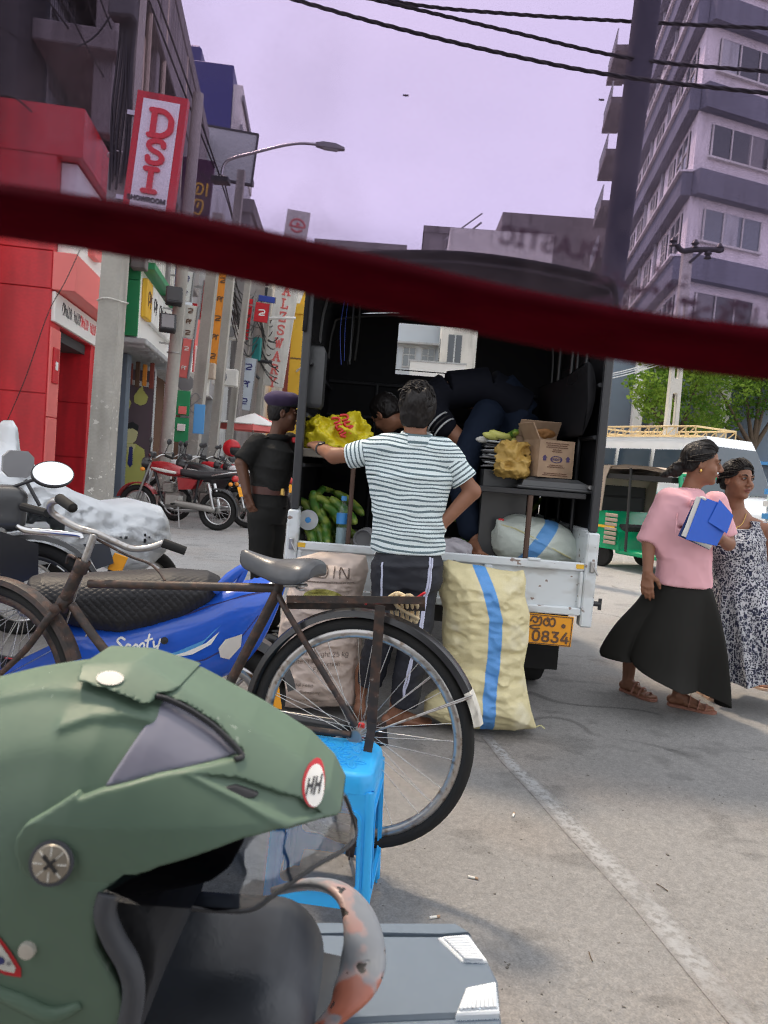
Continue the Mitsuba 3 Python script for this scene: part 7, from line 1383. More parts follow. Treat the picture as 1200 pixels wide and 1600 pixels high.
# ================================================================ motorcycles parked along the left
mat('m_chrome', (0.62, 0.62, 0.62), 0.18, 1.0); mat('m_alu', (0.36, 0.35, 0.33), 0.4, 0.85); mat('m_seatvinyl', (0.03, 0.03, 0.033), 0.42)
mat('m_redpaint', (0.30, 0.01, 0.015), 0.25, clearcoat=0.6); mat('m_blackpaint', (0.015, 0.015, 0.017), 0.25, clearcoat=0.6); mat('m_redlens', (0.5, 0.02, 0.02), 0.15, spec=0.7); mat('m_mirror', (0.85, 0.87, 0.88), 0.03, 1.0)
def spoke_wheel(p, c, R, tw, spokes=28, rimw=0.012, M=None, tyre='m_rubber', rim='m_chrome', hubr=0.035, sr=0.0013, name='wheel'):
    """A spoked wheel in the local xz plane about c."""
    c = np.asarray(c, float); w = part(p, name, moved(torus(R - tw, tw, 64, 10), *c), tyre, True)
    part(w, 'rim', moved(torus(R - 2 * tw - rimw * 0.6, rimw, 64, 8, flat=0.6), *c), rim, True)
    part(w, 'hub', moved(tf(lathe([(0, -0.045), (hubr, -0.045), (hubr, -0.035), (hubr * 0.6, -0.03), (hubr * 0.6, 0.03), (hubr, 0.035), (hubr, 0.045), (0, 0.045)], 18), basis((0, 0, 0), (1, 0, 0), (0, 0, 1), (0, -1, 0))), *c), 'm_alu', 30)
    for i in range(spokes):
        a = 2 * math.pi * i / spokes; b_ = a + (0.5 if i % 4 < 2 else -0.5); y = 0.035 if i % 2 else -0.035
        part(w, 'spoke', bar(c + V(hubr * 0.9 * math.cos(a), y, hubr * 0.9 * math.sin(a)), c + V((R - 2 * tw) * math.cos(a + 0.16 * (b_ - a)), 0, (R - 2 * tw) * math.sin(a + 0.16 * (b_ - a))), sr, 4), 'm_chrome', True)
    return w
def motorcycle(label, M, paint, group=None):
    k = thing('motorcycle', label, 'motorcycle', M, group)     # x forward, z up, wheels on the ground; about 1.95 m long
    rw, fw_ = V(-0.62, 0, 0.29), V(0.63, 0, 0.29)
    for c, nm in ((rw, 'rear_wheel'), (fw_, 'front_wheel')): spoke_wheel(k, c, 0.29, 0.042, 20, 0.014, name=nm, sr=0.0025)
    part(k, 'rear_mudguard', rings(np.array([[rw + V(r_ * math.cos(a), y, r_ * math.sin(a)) for y, r_ in ((-0.065, 0.31), (-0.06, 0.335), (0.06, 0.335), (0.065, 0.31), (0.055, 0.325), (-0.055, 0.325))] for a in np.linspace(1.0, 3.3, 16)])), 'm_blackpaint', 30)
    part(k, 'front_mudguard', rings(np.array([[fw_ + V(r_ * math.cos(a), y, r_ * math.sin(a)) for y, r_ in ((-0.06, 0.31), (-0.055, 0.33), (0.055, 0.33), (0.06, 0.31), (0.05, 0.32), (-0.05, 0.32))] for a in np.linspace(0.3, 2.6, 14)])), paint, 30)
    part(k, 'tank', rings(np.array([[(x, w_ * math.cos(a), z + h_ * (math.sin(a) * (0.9 if math.sin(a) > 0 else 0.6))) for a in np.arange(16) * math.pi / 8] for x, w_, h_, z in ((-0.06, 0.09, 0.06, 0.80), (-0.02, 0.12, 0.10, 0.80), (0.15, 0.145, 0.135, 0.82), (0.30, 0.135, 0.13, 0.84), (0.42, 0.09, 0.09, 0.86), (0.45, 0.05, 0.05, 0.87))])), paint, True)
    for s_ in (-1, 1):
        part(k, 'tank_stripe', tube([(x, s_ * y, z) for x, y, z in ((0.0, 0.125, 0.80), (0.15, 0.148, 0.815), (0.30, 0.138, 0.835), (0.4, 0.1, 0.85))], [0.012, 0.016, 0.014, 0.006], 8, flat=1.5, up=(0, 0, 1)), 'm_offwhite', True)
        part(k, 'side_cover', chull([(x, s_ * y, z) for x, z in ((-0.32, 0.72), (-0.02, 0.74), (-0.05, 0.56), (-0.25, 0.58)) for y in (0.09, 0.13)]), paint if s_ > 0 else paint, 30)
        part(k, 'fork', tube([fw_ + (0, s_ * 0.085, 0), (0.42, s_ * 0.085, 0.92)], [0.024, 0.019], 8), 'm_chrome'); part(k, 'shock', tube([rw + (0.02, s_ * 0.11, 0.03), (-0.5, s_ * 0.11, 0.68)], 0.026, 8), 'm_chrome')
        part(k, 'indicator', ellipsoid(0.035, 0.04, 0.03, (0.50, s_ * 0.17, 0.82), 2), 'm_orange', True); part(k, 'rear_indicator', ellipsoid(0.03, 0.04, 0.03, (-0.84, s_ * 0.13, 0.70), 2), 'm_orange', True)
        part(k, 'mirror_stem', tube([(0.38, s_ * 0.25, 1.03), (0.33, s_ * 0.30, 1.22)], 0.007, 6), 'm_tubeblack'); part(k, 'mirror', tf(ellipsoid(0.015, 0.065, 0.045, (0, 0, 0), 2), frame((0.33, s_ * 0.31, 1.25), s_ * 8)), 'm_tubeblack', True)
        part(k, 'grip', tube([(0.28, s_ * 0.36, 1.00), (0.36, s_ * 0.24, 1.04)], 0.019, 8), 'm_rubber'); part(k, 'foot_peg', tube([(0.0, s_ * 0.1, 0.35), (0.0, s_ * 0.24, 0.35)], 0.014, 6), 'm_rubber')
    part(k, 'seat', rings(np.array([[(x, w_ * c_, z + h_ * s_) for c_, s_ in ((-1, -0.6), (-1.05, 0.2), (-0.8, 0.8), (0, 1), (0.8, 0.8), (1.05, 0.2), (1, -0.6), (0, -0.7))] for x, w_, h_, z in ((-0.02, 0.08, 0.05, 0.82), (-0.1, 0.11, 0.065, 0.80), (-0.35, 0.125, 0.07, 0.79), (-0.6, 0.12, 0.065, 0.81), (-0.78, 0.10, 0.05, 0.84), (-0.80, 0.07, 0.03, 0.84))])), 'm_seatvinyl', True)
    part(k, 'grab_rail', tube(bez([(-0.55, -0.14, 0.80), (-0.8, -0.15, 0.86), (-0.9, 0, 0.88), (-0.8, 0.15, 0.86), (-0.55, 0.14, 0.80)], 4), 0.011, 8), 'm_chrome', True)
    part(k, 'engine', cat(box(0.30, 0.22, 0.24, (0.05, 0, 0.40), 0.05), box(0.16, 0.16, 0.16, (0.15, 0, 0.58), 0.02)), 'm_alu', False)
    for i in range(6): part(k, 'cooling_fin', box(0.21, 0.20, 0.008, (0.15, 0, 0.52 + 0.022 * i), 0.003), 'm_alu', False)
    part(k, 'clutch_cover', tf(lathe([(0, -0.02), (0.09, -0.02), (0.10, 0.0), (0.07, 0.03), (0, 0.035)], 20), basis((0.03, -0.12, 0.40), (1, 0, 0), (0, 0, 1), (0, -1, 0))), 'm_alu', 30)
    part(k, 'exhaust', tube(bez([(0.22, -0.08, 0.52), (0.33, -0.10, 0.36), (0.15, -0.13, 0.26), (-0.2, -0.15, 0.27), (-0.75, -0.17, 0.36)], 6), [0.02, 0.02, 0.022, 0.04, 0.045, 0.042], 10), 'm_chrome', True)
    part(k, 'chain_case', tube([(0.0, 0.11, 0.36), (-0.62, 0.11, 0.31)], 0.05, 8, flat=0.4, up=(0, 1, 0)), 'm_alu', True); part(k, 'frame', cat(tube([(0.42, 0, 0.88), (0.25, 0, 0.4), (0.05, 0, 0.28), (-0.25, 0, 0.35), (-0.3, 0, 0.72)], 0.022, 8), tube([(0.42, 0, 0.84), (-0.3, 0, 0.74), (-0.8, 0, 0.78)], 0.02, 8)), 'm_tubeblack')
    part(k, 'swing_arm', cat(tube([(-0.2, -0.09, 0.36), rw + (0, -0.09, 0)], 0.02, 8), tube([(-0.2, 0.09, 0.36), rw + (0, 0.09, 0)], 0.02, 8)), 'm_tubeblack')
    part(k, 'handlebar', tube(bez([(0.28, -0.36, 1.00), (0.38, -0.22, 1.05), (0.42, 0, 0.98), (0.38, 0.22, 1.05), (0.28, 0.36, 1.00)], 5), 0.011, 8), 'm_chrome', True)
    hl = part(k, 'headlight', tf(lathe([(0, -0.10), (0.06, -0.08), (0.09, -0.02), (0.095, 0.02), (0.0, 0.03)], 20), basis((0.54, 0, 0.90), (0, 1, 0), (0, 0, 1), (1, 0, 0))), 'm_blackpaint', 30); part(hl, 'lens', tf(lathe([(0.085, 0.021), (0.06, 0.04), (0, 0.048)], 20), basis((0.54, 0, 0.90), (0, 1, 0), (0, 0, 1), (1, 0, 0))), 'm_eyewhite', 30)
    part(k, 'instrument', box(0.07, 0.16, 0.09, (0.44, 0, 1.04), 0.02), 'm_tubeblack', False); part(k, 'tail_light', ellipsoid(0.05, 0.08, 0.05, (-0.86, 0, 0.78), 2), 'm_redlens', True); part(k, 'number_plate', tf(box(0.006, 0.19, 0.15, b=0.002), frame((-0.95, 0, 0.60), 0, ry=18)), 'm_platey', False)
    part(k, 'side_stand', tube([(-0.05, 0.1, 0.32), (-0.15, 0.24, 0.01)], 0.011, 6), 'm_steel')
    return k
def mplace(px_rear, px_front, s=1.0):
    """The frame of a motorcycle whose wheels touch the road at two picture points."""
    a, b = ground(*px_rear), ground(*px_front); d = unit(b - a); c = a + (b - a) * 0.5; return basis((c[0], c[1], 0), d * s, np.cross((0, 0, 1), d) * s, V(0, 0, s))
R0 = ground(338, 829); dR = unit(V(-1, 0.16, 0))
def mrow(dx, dy, ang, s=1.12):
    d = V(math.cos(math.radians(ang)), math.sin(math.radians(ang)), 0); o = R0 + V(dx, dy, 0) + d * 0.62 * s; return basis((o[0], o[1], 0), d * s, np.cross((0, 0, 1), d) * s, V(0, 0, s))
GRP = 'motorcycles parked in a row along the left pavement'
m1 = motorcycle('red and black motorcycle with chrome exhaust, nearest of the parked row', mrow(0, 0, 172), 'm_redpaint', GRP)
m2 = motorcycle('black motorcycle parked right behind the nearest red one', mrow(0.35, 0.8, 168), 'm_blackpaint', GRP)
dup(m2, mrow(-0.1, 1.9, 160), 'black motorcycle third in the parked row, behind the first two', GRP)
m3 = motorcycle('bright red motorcycle in the middle of the parked row', mrow(0.45, 2.9, 165), 'm_red', GRP)
m4 = motorcycle('white motorcycle at the road side of the parked row beside the guard', mrow(0.75, 1.6, 150), 'm_vanwhite', GRP)
dup(m3, mrow(-0.4, 4.4, 158), 'red motorcycle far back in the parked row near the broad pole', GRP)
dup(m2, mrow(0.6, 5.0, 155), 'black motorcycle second from the far end of the parked row', GRP)
dup(m4, mrow(0.2, 7.0, 160), 'white motorcycle at the far end of the parked row', GRP)
dup(m2, mrow(1.15, 3.4, 150), 'black motorcycle beside the white one at the road side of the row', GRP)
dup(m3, mrow(0.9, 6.2, 152), 'red motorcycle far back at the road side of the parked row', GRP)
dup(m4, mrow(-0.7, 3.2, 165), 'white motorcycle closest to the shop fronts in the parked row', GRP)
c = at(362, 700, 13.6); k = thing('red_helmet', 'red motorcycle helmet hung on a parked motorcycle beside the guard', 'helmet', frame(c, -20))
part(k, 'shell', sdf_mesh(lambda p: smax(s_ell(p, (0, 0, 0), (0.17, 0.14, 0.16)), -s_box(p, (0.14, 0, -0.06), (0.1, 0.2, 0.07), 0.03), 0.02), (-0.2, -0.2, -0.2), (0.2, 0.2, 0.2), 0.015), 'm_red', True); part(k, 'lining', ellipsoid(0.15, 0.125, 0.14, (0, 0, -0.01)), 'm_black', True)
def umbrella(label, px, Y, r, h, mts, tilt=0):
    c = at(px[0], px[1], Y); k = thing('umbrella', label, 'umbrella', frame((c[0], c[1], 0), 10)); z = c[2]
    part(k, 'pole', bar((0, 0, 0), (0, 0, z + h), 0.025), 'm_steel')
    for i in range(8):
        a, b = i * math.pi / 4, (i + 1) * math.pi / 4; P_ = [(0, 0, z + h)] + [(r * math.cos(t), r * math.sin(t), z) for t in (a, (a + b) / 2, b)]; P_ += [(x * 0.99, y * 0.99, q - 0.03) for x, y, q in P_]
        part(k, 'panel', chull(P_), mts[i % len(mts)], False); part(k, 'valance', trimesh.Trimesh([(r * math.cos(t), r * math.sin(t), z - q) for t in (a, b) for q in (0, 0.22)], [(0, 1, 2), (2, 1, 3)], process=False), mts[-1], False)
    return k
umbrella('wide white and red market umbrella behind the guard', (396, 664), 26, 1.15, 0.42, ['m_white', 'm_white', 'm_white', 'm_pink'])
umbrella('small sky blue umbrella standing before the pale far shops', (352, 637), 30, 0.6, 0.25, ['m_skyblue'])
k = thing('stall_boards', 'green and red printed boards hanging between the poles', 'boards', frame(at(284, 645, 15.2), 5))
for i, (x, z, w_, h_, m_) in enumerate(((0, 0.2, 0.3, 0.5, 'm_green'), (0.02, -0.35, 0.28, 0.5, 'm_green'), (0.36, -0.1, 0.22, 0.6, 'm_skyblue'), (0.02, 0.05, 0.16, 0.16, 'm_pink'), (0.02, -0.3, 0.16, 0.14, 'm_white'))): part(k, 'board', box(w_, 0.03, h_, (x, -0.02 * i, z), 0.006), m_, False)
# ---------------------------------------------------------------- the covered motorcycle, the black one with the mirror
mat('m_silvertarp', (0.56, 0.59, 0.62), 0.42, 0.2, bump=proc(lambda p, n, uv: 0.002 * fbm(p.x * 14, p.y * 14, p.z * 14, 3), 2e-3))
PL = Plane((-60, 850, 4.5), (240, 850, 5.3))
P2 = PL.poly([(-80, 720), (-20, 712), (0, 690), (4, 664), (12, 655), (20, 668), (24, 704), (44, 722), (66, 742), (110, 766), (160, 784), (205, 779), (240, 788), (250, 806), (256, 842), (240, 866), (206, 893), (170, 890), (130, 872), (40, 880), (-80, 900)]); P2[P2[:, 1] < 0.02, 1] = 0.02
f, m = lens(P2, 0.34, 0.30, 0.016, lambda p: 0.10 * np.abs(fb(p @ np.array([[1, 0, .5], [0, 1, 0], [-.5, 0, 1]]) * np.array([1, 1, 2.0]), 4.0, 3, 5)) - 0.035 + 0.07 * np.abs(fb(p @ np.array([[1, .4, .3], [0, 1, 0], [-.6, 0, 1]]), 9, 2, 6)), flat=0.25)
k = thing('covered_motorcycle', 'motorcycle under a crumpled silver tarpaulin in front of the red shop', 'motorcycle', PL.M); part(k, 'cover', m, 'm_silvertarp', True)
for x, y in ((40, 905), (225, 895)): spoke_wheel(k, PL(x, y) * V(1, 1, 0) + V(0, 0.02, 0.28), 0.28, 0.04, 12, 0.013, sr=0.003)
PB = Plane((-40, 950, 3.3), (130, 950, 3.55)); k = thing('motorcycle', 'black motorcycle at the left edge with a white faced mirror and red rim stickers', 'motorcycle', PB.M)
c = PB(38, 950); spoke_wheel(k, c, 0.315, 0.032, 24, 0.012, name='front_wheel', rim='m_tubeblack', sr=0.0025)
for a0 in (0.6, 1.5, 2.4, 3.4, 4.4, 5.4):
    for da, m_ in ((0, 'm_red'), (0.22, 'm_white')): part(k, 'rim_sticker', tube([c + V(0.238 * math.cos(a), -0.016, 0.238 * math.sin(a)) for a in np.linspace(a0 + da, a0 + da + 0.18, 5)], 0.007, 6, flat=0.5), m_, True)
part(k, 'front_mudguard', rings(np.array([[c + V(r_ * math.cos(a), y, r_ * math.sin(a)) for y, r_ in ((-0.06, 0.33), (-0.05, 0.352), (0.05, 0.352), (0.06, 0.33), (0.05, 0.342), (-0.05, 0.342))] for a in np.linspace(0.2, 2.4, 16)])), 'm_blackpaint', 30)
for y in (-0.09, 0.09): part(k, 'fork', tube([c + (0, y, 0), PB(-5, 815) + (0, y, 0)], [0.026, 0.02], 10), 'm_alu')
part(k, 'headlamp_cowl', sdf_mesh(lambda p: s_box(p, PB(-2, 792), (0.11, 0.12, 0.10), 0.05) + 0.01 * fb(p, 9, 2), PB(-2, 792) - 0.2, PB(-2, 792) + 0.2, 0.012), 'm_blackplastic', True)
part(k, 'fuel_body', chull([PB(x, y, o) for x, y in ((-90, 800), (-20, 830), (60, 850), (60, 900), (-90, 960)) for o in (-0.12, 0.12)]), 'm_blackpaint', 40)
part(k, 'handlebar', tube(bez([PB(-10, 800, 0.1), PB(8, 795, 0.0), PB(30, 790, -0.1), PB(70, 800, -0.28)], 5), 0.012, 8), 'm_tubeblack', True); part(k, 'grip', tube([PB(36, 792, -0.14), PB(74, 802, -0.30)], 0.019, 10), 'm_rubber')
part(k, 'lever', tube(bez([PB(24, 820, -0.1), PB(40, 828, -0.14), PB(80, 832, -0.2), PB(122, 836, -0.26), PB(128, 842, -0.27)], 4), [0.009, 0.010, 0.009, 0.008, 0.009], 8, flat=1.5, up=(0, 0, 1)), 'm_chrome', True)
part(k, 'mirror_stem', tube(bez([PB(10, 792, -0.05), PB(14, 766, -0.06), PB(34, 756, -0.08), PB(58, 748, -0.12)], 4), 0.008, 8), 'm_tubeblack', True)
mc = PB(83, 740, -0.14); Fm = basis(mc, V(1, 0, 0), V(0, 0.94, -0.34), V(0, 0.34, 0.94))
mr = part(k, 'mirror', tf(extr(affinity.scale(Point(0, 0).buffer(1, quad_segs=12), 0.090, 0.060), 0.03), Fm @ basis((0, 0.03, 0), (1, 0, 0), (0, 0, 1), (0, -1, 0))), 'm_tubeblack', 30)
part(mr, 'glass', tf(extr(affinity.scale(Point(0, 0).buffer(1, quad_segs=12), 0.085, 0.055), 0.003), Fm @ basis((0, -0.001, 0), (1, 0, 0), (0, 0, 1), (0, -1, 0)) @ frame((0, 0, 0), 0, rx=0)), 'm_mirror', False)
part(k, 'far_mirror', tf(box(0.14, 0.03, 0.13, (0, 0, 0), 0.03), frame(PB(28, 725, 0.25), 10, rx=0)), 'm_midgrey', False); part(k, 'far_mirror_stem', tube([PB(40, 750, 0.25), PB(62, 790, 0.2)], 0.01, 6), 'm_tubeblack')
part(k, 'rear_plate', tf(box(0.07, 0.01, 0.09, b=0.002), frame(PB(184, 880, 0.1), -10, ry=20)), 'm_platey', False); part(k, 'tail', chull([PB(x, y, o) for x, y in ((130, 850), (170, 850), (178, 880), (150, 890)) for o in (0.06, 0.2)]), 'm_blackplastic', 40)
# ---------------------------------------------------------------- the blue scooter
PS = Plane((60, 950, 2.78), (420, 950, 3.02))
mat('m_scooterblue', (0.010, 0.085, 0.50), 0.16, spec=0.6, clearcoat=0.8)
k = thing('scooter', 'blue scooter with a long quilted black seat behind the bicycle', 'scooter', PS.M)
P2 = PS.poly(bez([(92, 985), (130, 972), (190, 970), (260, 950), (318, 932), (352, 916), (400, 908), (438, 898), (444, 908), (430, 950), (404, 1002), (368, 1040), (310, 1062), (200, 1078), (90, 1075)], 4, True))
fB_, m = lens(P2, 0.145, 0.13, 0.008, None, power=0.5, flat=0.35); part(k, 'body_panel', m, 'm_scooterblue', True)
part(k, 'grab_handle', tube(bez([PS(335, 925, -0.12), PS(360, 902, -0.13), PS(384, 885, -0.13), PS(376, 905, -0.12), PS(366, 918, -0.11)], 5), [0.012, 0.017, 0.010, 0.014, 0.010], 12, flat=1.3), 'm_scooterblue', True)
P2 = PS.poly([(42, 915), (48, 902), (70, 896), (120, 897), (200, 893), (270, 889), (325, 893), (344, 902), (345, 914), (330, 938), (290, 962), (240, 977), (190, 987), (130, 978), (80, 962), (48, 945)])
def quilt(p):
    a, b = (p[..., 0] + p[..., 2] + p[..., 1]) / 0.030, (p[..., 0] - p[..., 2] - p[..., 1]) / 0.030; e = np.minimum(np.abs(a - np.round(a)), np.abs(b - np.round(b))); return 0.0032 * np.exp(-(e / 0.11) ** 2)
fs_, m = lens(P2, 0.15, 0.085, 0.0055, quilt, power=0.55, flat=0.15); part(k, 'seat', m, mat('m_quilt', (0.022, 0.022, 0.025), 0.55, spec=0.3), True)
def drape(F, M2, polys, d0=0.002, n=0.012, plane=PS, back=-0.3):
    """Flat print (x, z) laid onto the near side of F."""
    mm = M2.subdivide_to_size(n); v = np.array(mm.vertices); y = np.full(len(v), back); lo = v[:, 1].min()
    for _ in range(60):
        q = np.stack([v[:, 0], y, v[:, 2]], 1).astype(np.float32); y = y + np.clip(F(q), -0.01, 0.02) * 0.9
    mm.vertices = np.stack([v[:, 0], y - d0 - (v[:, 1] - lo) * 0.3, v[:, 2]], 1); return mm
def flat(pts, plane=PS, off=-0.14): return tf(extr(plane.poly(pts, off), 0.002), XZ)
part(k, 'swoosh', drape(fB_, flat([(248, 1030), (290, 1018), (322, 1004), (343, 986), (330, 1006), (300, 1022)]), None), 'm_white', False); part(k, 'swoosh', drape(fB_, flat([(232, 1030), (275, 1018), (318, 1000), (345, 976), (312, 1010), (275, 1026)]), None, 0.0012), 'm_skyblue', False)
for pl_ in ([(240, 976), (300, 960), (360, 938), (436, 922)], [(250, 1046), (320, 1030), (370, 1004), (404, 962)]):
    a = np.array(pl_, float); part(k, 'panel_gap', drape(fB_, flat(np.vstack([a - (0, 1.2), a[::-1] + (0, 1.2)])), None, 0.0008, 0.01), 'm_navy', False)
part(k, 'highlight_panel', drape(fB_, flat([(318, 948), (350, 930), (398, 918), (436, 910), (430, 922), (380, 932), (335, 946)]), None, 0.004, 0.008), 'm_scooterblue', True)
o = PS(178, 1024, -0.16); s_ = (PS(245, 1015, -0.16) - PS(178, 1024, -0.16)); 
SC = [[(.9, .95), (.5, 1.1), (.2, .9), (.6, .55), (.7, .25), (.3, 0), (-.1, .15)], [(1.5, .5), (1.2, .6), (1.05, .3), (1.25, .0), (1.6, .1)], [(2.0, .55), (1.75, .35), (1.85, .02), (2.15, .12), (2.2, .45), (2.0, .55)], [(2.65, .6), (2.4, .4), (2.5, .05), (2.8, .15), (2.85, .5), (2.65, .6)], [(3.3, 1.15), (3.15, .3), (3.4, .05)], [(2.95, .75), (3.6, .85)], [(3.75, .65), (3.85, .25), (4.1, .3)], [(4.4, .75), (4.1, -.1), (3.9, -.6)]]
g = tf(glyphs([[(a * 0.037, b * 0.05) for a, b in s] for s in SC], 0.0075, 0.002), basis(o, unit(V(1, 0, 0.12)), V(0, 0, 1), (0, -1, 0))); part(k, 'lettering', drape(fB_, g, None, 0.002, 0.008), 'm_white', False)
part(k, 'lock', tf(lathe([(0, 0), (0.012, 0.002), (0.014, 0.01), (0, 0.012)], 18), basis(PS(257, 1000, -0.155), (1, 0, 0), (0, 0, 1), (0, -1, 0))), 'm_tubeblack', 30)
part(k, 'indicator', drape(fB_, flat([(341, 1012), (352, 998), (378, 990), (376, 1010), (358, 1030), (344, 1026)]), None, 0.006), 'm_eyewhite', 30); part(k, 'tail_light', tf(ellipsoid(0.05, 0.09, 0.055, (0, 0, 0)), frame(PS(388, 1000), 0)), 'm_redlens', True)
part(k, 'number_plate', tf(box(0.09, 0.012, 0.16, b=0.003), frame(PS(420, 1085, -0.12), 12, ry=-12)), 'm_platey', False)
part(k, 'plate_number', tf(glyphs([[(-.02, .0), (-.02, .04), (.0, .04)], [(.01, 0), (.015, .04)]], 0.006, 0.003), basis(PS(418, 1088, -0.128), (1, 0, -0.2), (0.2, 0, 1), (0, -1, 0))), 'm_brown', False)
spoke_wheel(k, PS(352, 1092), 0.25, 0.05, 8, 0.03, name='rear_wheel', sr=0.008); spoke_wheel(k, PS(-70, 1130), 0.25, 0.05, 8, 0.03, name='front_wheel', sr=0.008)
part(k, 'mudguard', rings(np.array([[PS(352, 1092) + V(r_ * math.cos(a), y, r_ * math.sin(a)) for y, r_ in ((-0.07, 0.25), (-0.06, 0.285), (0.06, 0.285), (0.07, 0.25), (0.06, 0.275), (-0.06, 0.275))] for a in np.linspace(0.2, 2.0, 14)])), 'm_blackplastic', 30)
part(k, 'floor_panel', chull([PS(x, y, o) for x, y in ((95, 1000), (110, 1075), (-20, 1085), (-30, 1060)) for o in (-0.12, 0.12)]), 'm_scooterblue', 30); part(k, 'leg_shield', chull([PS(x, y, o) for x, y in ((-20, 1085), (-40, 1080), (-90, 860), (-70, 855)) for o in (-0.19, 0.19)]), 'm_scooterblue', 30)

# ================================================================ the bicycle
def rustpaint(p, n, uv):
    a = fbm(p.x * 45, p.y * 45, p.z * 45, 3); b = fbm(p.x * 160, p.y * 160, p.z * 160, 2)
    c_ = mix((0.030, 0.024, 0.022), (0.075, 0.040, 0.028), smoothstep(0.35, 0.8, a)); return mix(c_, (0.18, 0.15, 0.13), 0.8 * smoothstep(0.68, 0.80, 0.4 * a + 0.6 * b))
mat('m_rusty', proc(rustpaint), 0.5, spec=0.4); mat('m_oldchrome', proc(lambda p, n, uv: mix((0.48, 0.47, 0.46), (0.26, 0.20, 0.16), smoothstep(0.5, 0.85, fbm(p.x * 60, p.y * 60, p.z * 60, 3)))), 0.3, 0.8); mat('m_rope', (0.58, 0.47, 0.30), 0.85)
mat('m_saddle', proc(lambda p, n, uv: mix((0.050, 0.054, 0.062), (0.075, 0.08, 0.09), fbm(p.x * 30, p.y * 30, p.z * 30, 3))), 0.36)
BK = Plane((562, 1145, 2.24), (-10, 1062, 2.62))
# the plane's x runs from the rear wheel (0) towards the front wheel
k = thing('bicycle', 'old black and rusty bicycle with a rear carrier, parked before the truck', 'bicycle', BK.M)
B = BK; c = B(561, 1145)
Rw = (np.linalg.norm(B(385, 1120) - c) + np.linalg.norm(B(736, 1160) - c) + np.linalg.norm(B(562, 1324) - c) + np.linalg.norm(B(556, 966 + 6) - c)) / 4
w = spoke_wheel(k, c, Rw, 0.0185, 36, 0.017, name='rear_wheel', rim='m_oldchrome', hubr=0.022, sr=0.0013)
part(w, 'tread_wall', moved(torus(Rw - 0.033, 0.005, 64, 6), *c), mat('m_rubbergrey', (0.045, 0.045, 0.047), 0.7), True)
cf = B(-14, 1066); w = spoke_wheel(k, cf, Rw, 0.0185, 30, 0.017, name='front_wheel', rim='m_rusty', hubr=0.02, sr=0.0013)
def fender(name, c, a0, a1, r, m_, w_=0.03, t_=0.004):
    return part(k, name, rings(np.array([[c + V((r + dz) * math.cos(a), y, (r + dz) * math.sin(a)) for y, dz in ((-w_, -0.012), (-w_ * 0.8, 0.006), (0, 0.012), (w_ * 0.8, 0.006), (w_, -0.012), (w_ * 0.75, 0.0), (0, 0.008), (-w_ * 0.75, 0.0))] for a in np.linspace(a0, a1, 40)])), m_, 40)
hs = -1 if B(-10, 1062)[0] < c[0] else 1      # which way is forward along x
an = lambda x, y, o=c: math.atan2(B(x, y)[2] - o[2], B(x, y)[0] - o[0])
a0, a1 = an(742, 1075), an(380, 1085)
if a1 < a0: a1, a0 = a0, a1
lo_, hi_ = (a0, a1) if 0 < (a0 + a1) / 2 < math.pi else (a1, a0 + 2 * math.pi)
fender('rear_mudguard', c, lo_, hi_, Rw + 0.018, 'm_blackpaint')
ae = an(742, 1075); am = an(741, 1132); fender('mudguard_tip', c, min(ae, am), max(ae, am), Rw + 0.019, mat('m_dirtywhite', proc(grime((0.62, 0.59, 0.52), 0.6, 30, 0.1)), 0.7), 0.031)
ff = sorted((an(105, 1035, cf), an(-60, 935, cf))); fender('front_mudguard', cf, ff[0], ff[1], Rw + 0.02, 'm_rusty')
def tb(name, pts, r, m_='m_rusty', n=6, sides=12, off=None, flat=1.0, up=None):
    P_ = [B(p[0], p[1], p[2] if len(p) > 2 else 0.0) for p in pts]; return part(k, name, tube(bez(P_, n) if len(P_) > 2 else P_, r, sides, flat=flat, up=up), m_, True)
tb('top_tube', [(140, 912), (436, 919)], 0.0145); tb('seat_tube', [(438, 905), (428, 935), (362, 1062), (330, 1130)], 0.0165); tb('down_tube', [(112, 945), (176, 1030), (300, 1150)], 0.0155)
tb('head_tube', [(126, 885), (98, 945)], 0.021); tb('stem', [(147, 835), (128, 888)], 0.013, 'm_oldchrome'); tb('head_lug', [(131, 876), (124, 893)], 0.025); tb('head_lug', [(103, 935), (94, 952)], 0.025)
for o in (-0.05, 0.05):
    tb('fork', [(92, 950, o * 0.5), (74, 968, o), (40, 1015, o), (-14, 1066, o)], [0.015, 0.014, 0.012, 0.009]); tb('seat_stay', [(436, 930, o * 0.4), (452, 962, o), (556, 1135, o)], 0.0095)
    tb('chain_stay', [(340, 1120, o), (548, 1148, o)], 0.010); tb('mudguard_stay', [(566, 1150, o), (738, 1086, o * 0.6)], 0.0028, 'm_oldchrome'); tb('mudguard_stay', [(566, 1150, o), (736, 1090, o * 0.6)], 0.0028, 'm_oldchrome')
    tb('front_stay', [(-14, 1066, o), (108, 1036, o * 0.6)], 0.0028, 'm_oldchrome')
tb('fork_crown', [(88, 950, -0.055), (86, 952, 0.0), (84, 950, 0.055)], 0.016)
part(k, 'axle_plate', xz(B.poly([(530, 1132), (603, 1128), (606, 1165), (540, 1168)], -0.06), -0.066, -0.060), 'm_rusty', False)
for x, y in ((548, 1148), (575, 1148), (587, 1146)): part(k, 'nut', tf(lathe([(0, 0), (0.012, 0), (0.012, 0.01), (0, 0.012)], 6), basis(B(x, y, -0.067), (1, 0, 0), (0, 0, 1), (0, -1, 0))), 'm_steel', False)
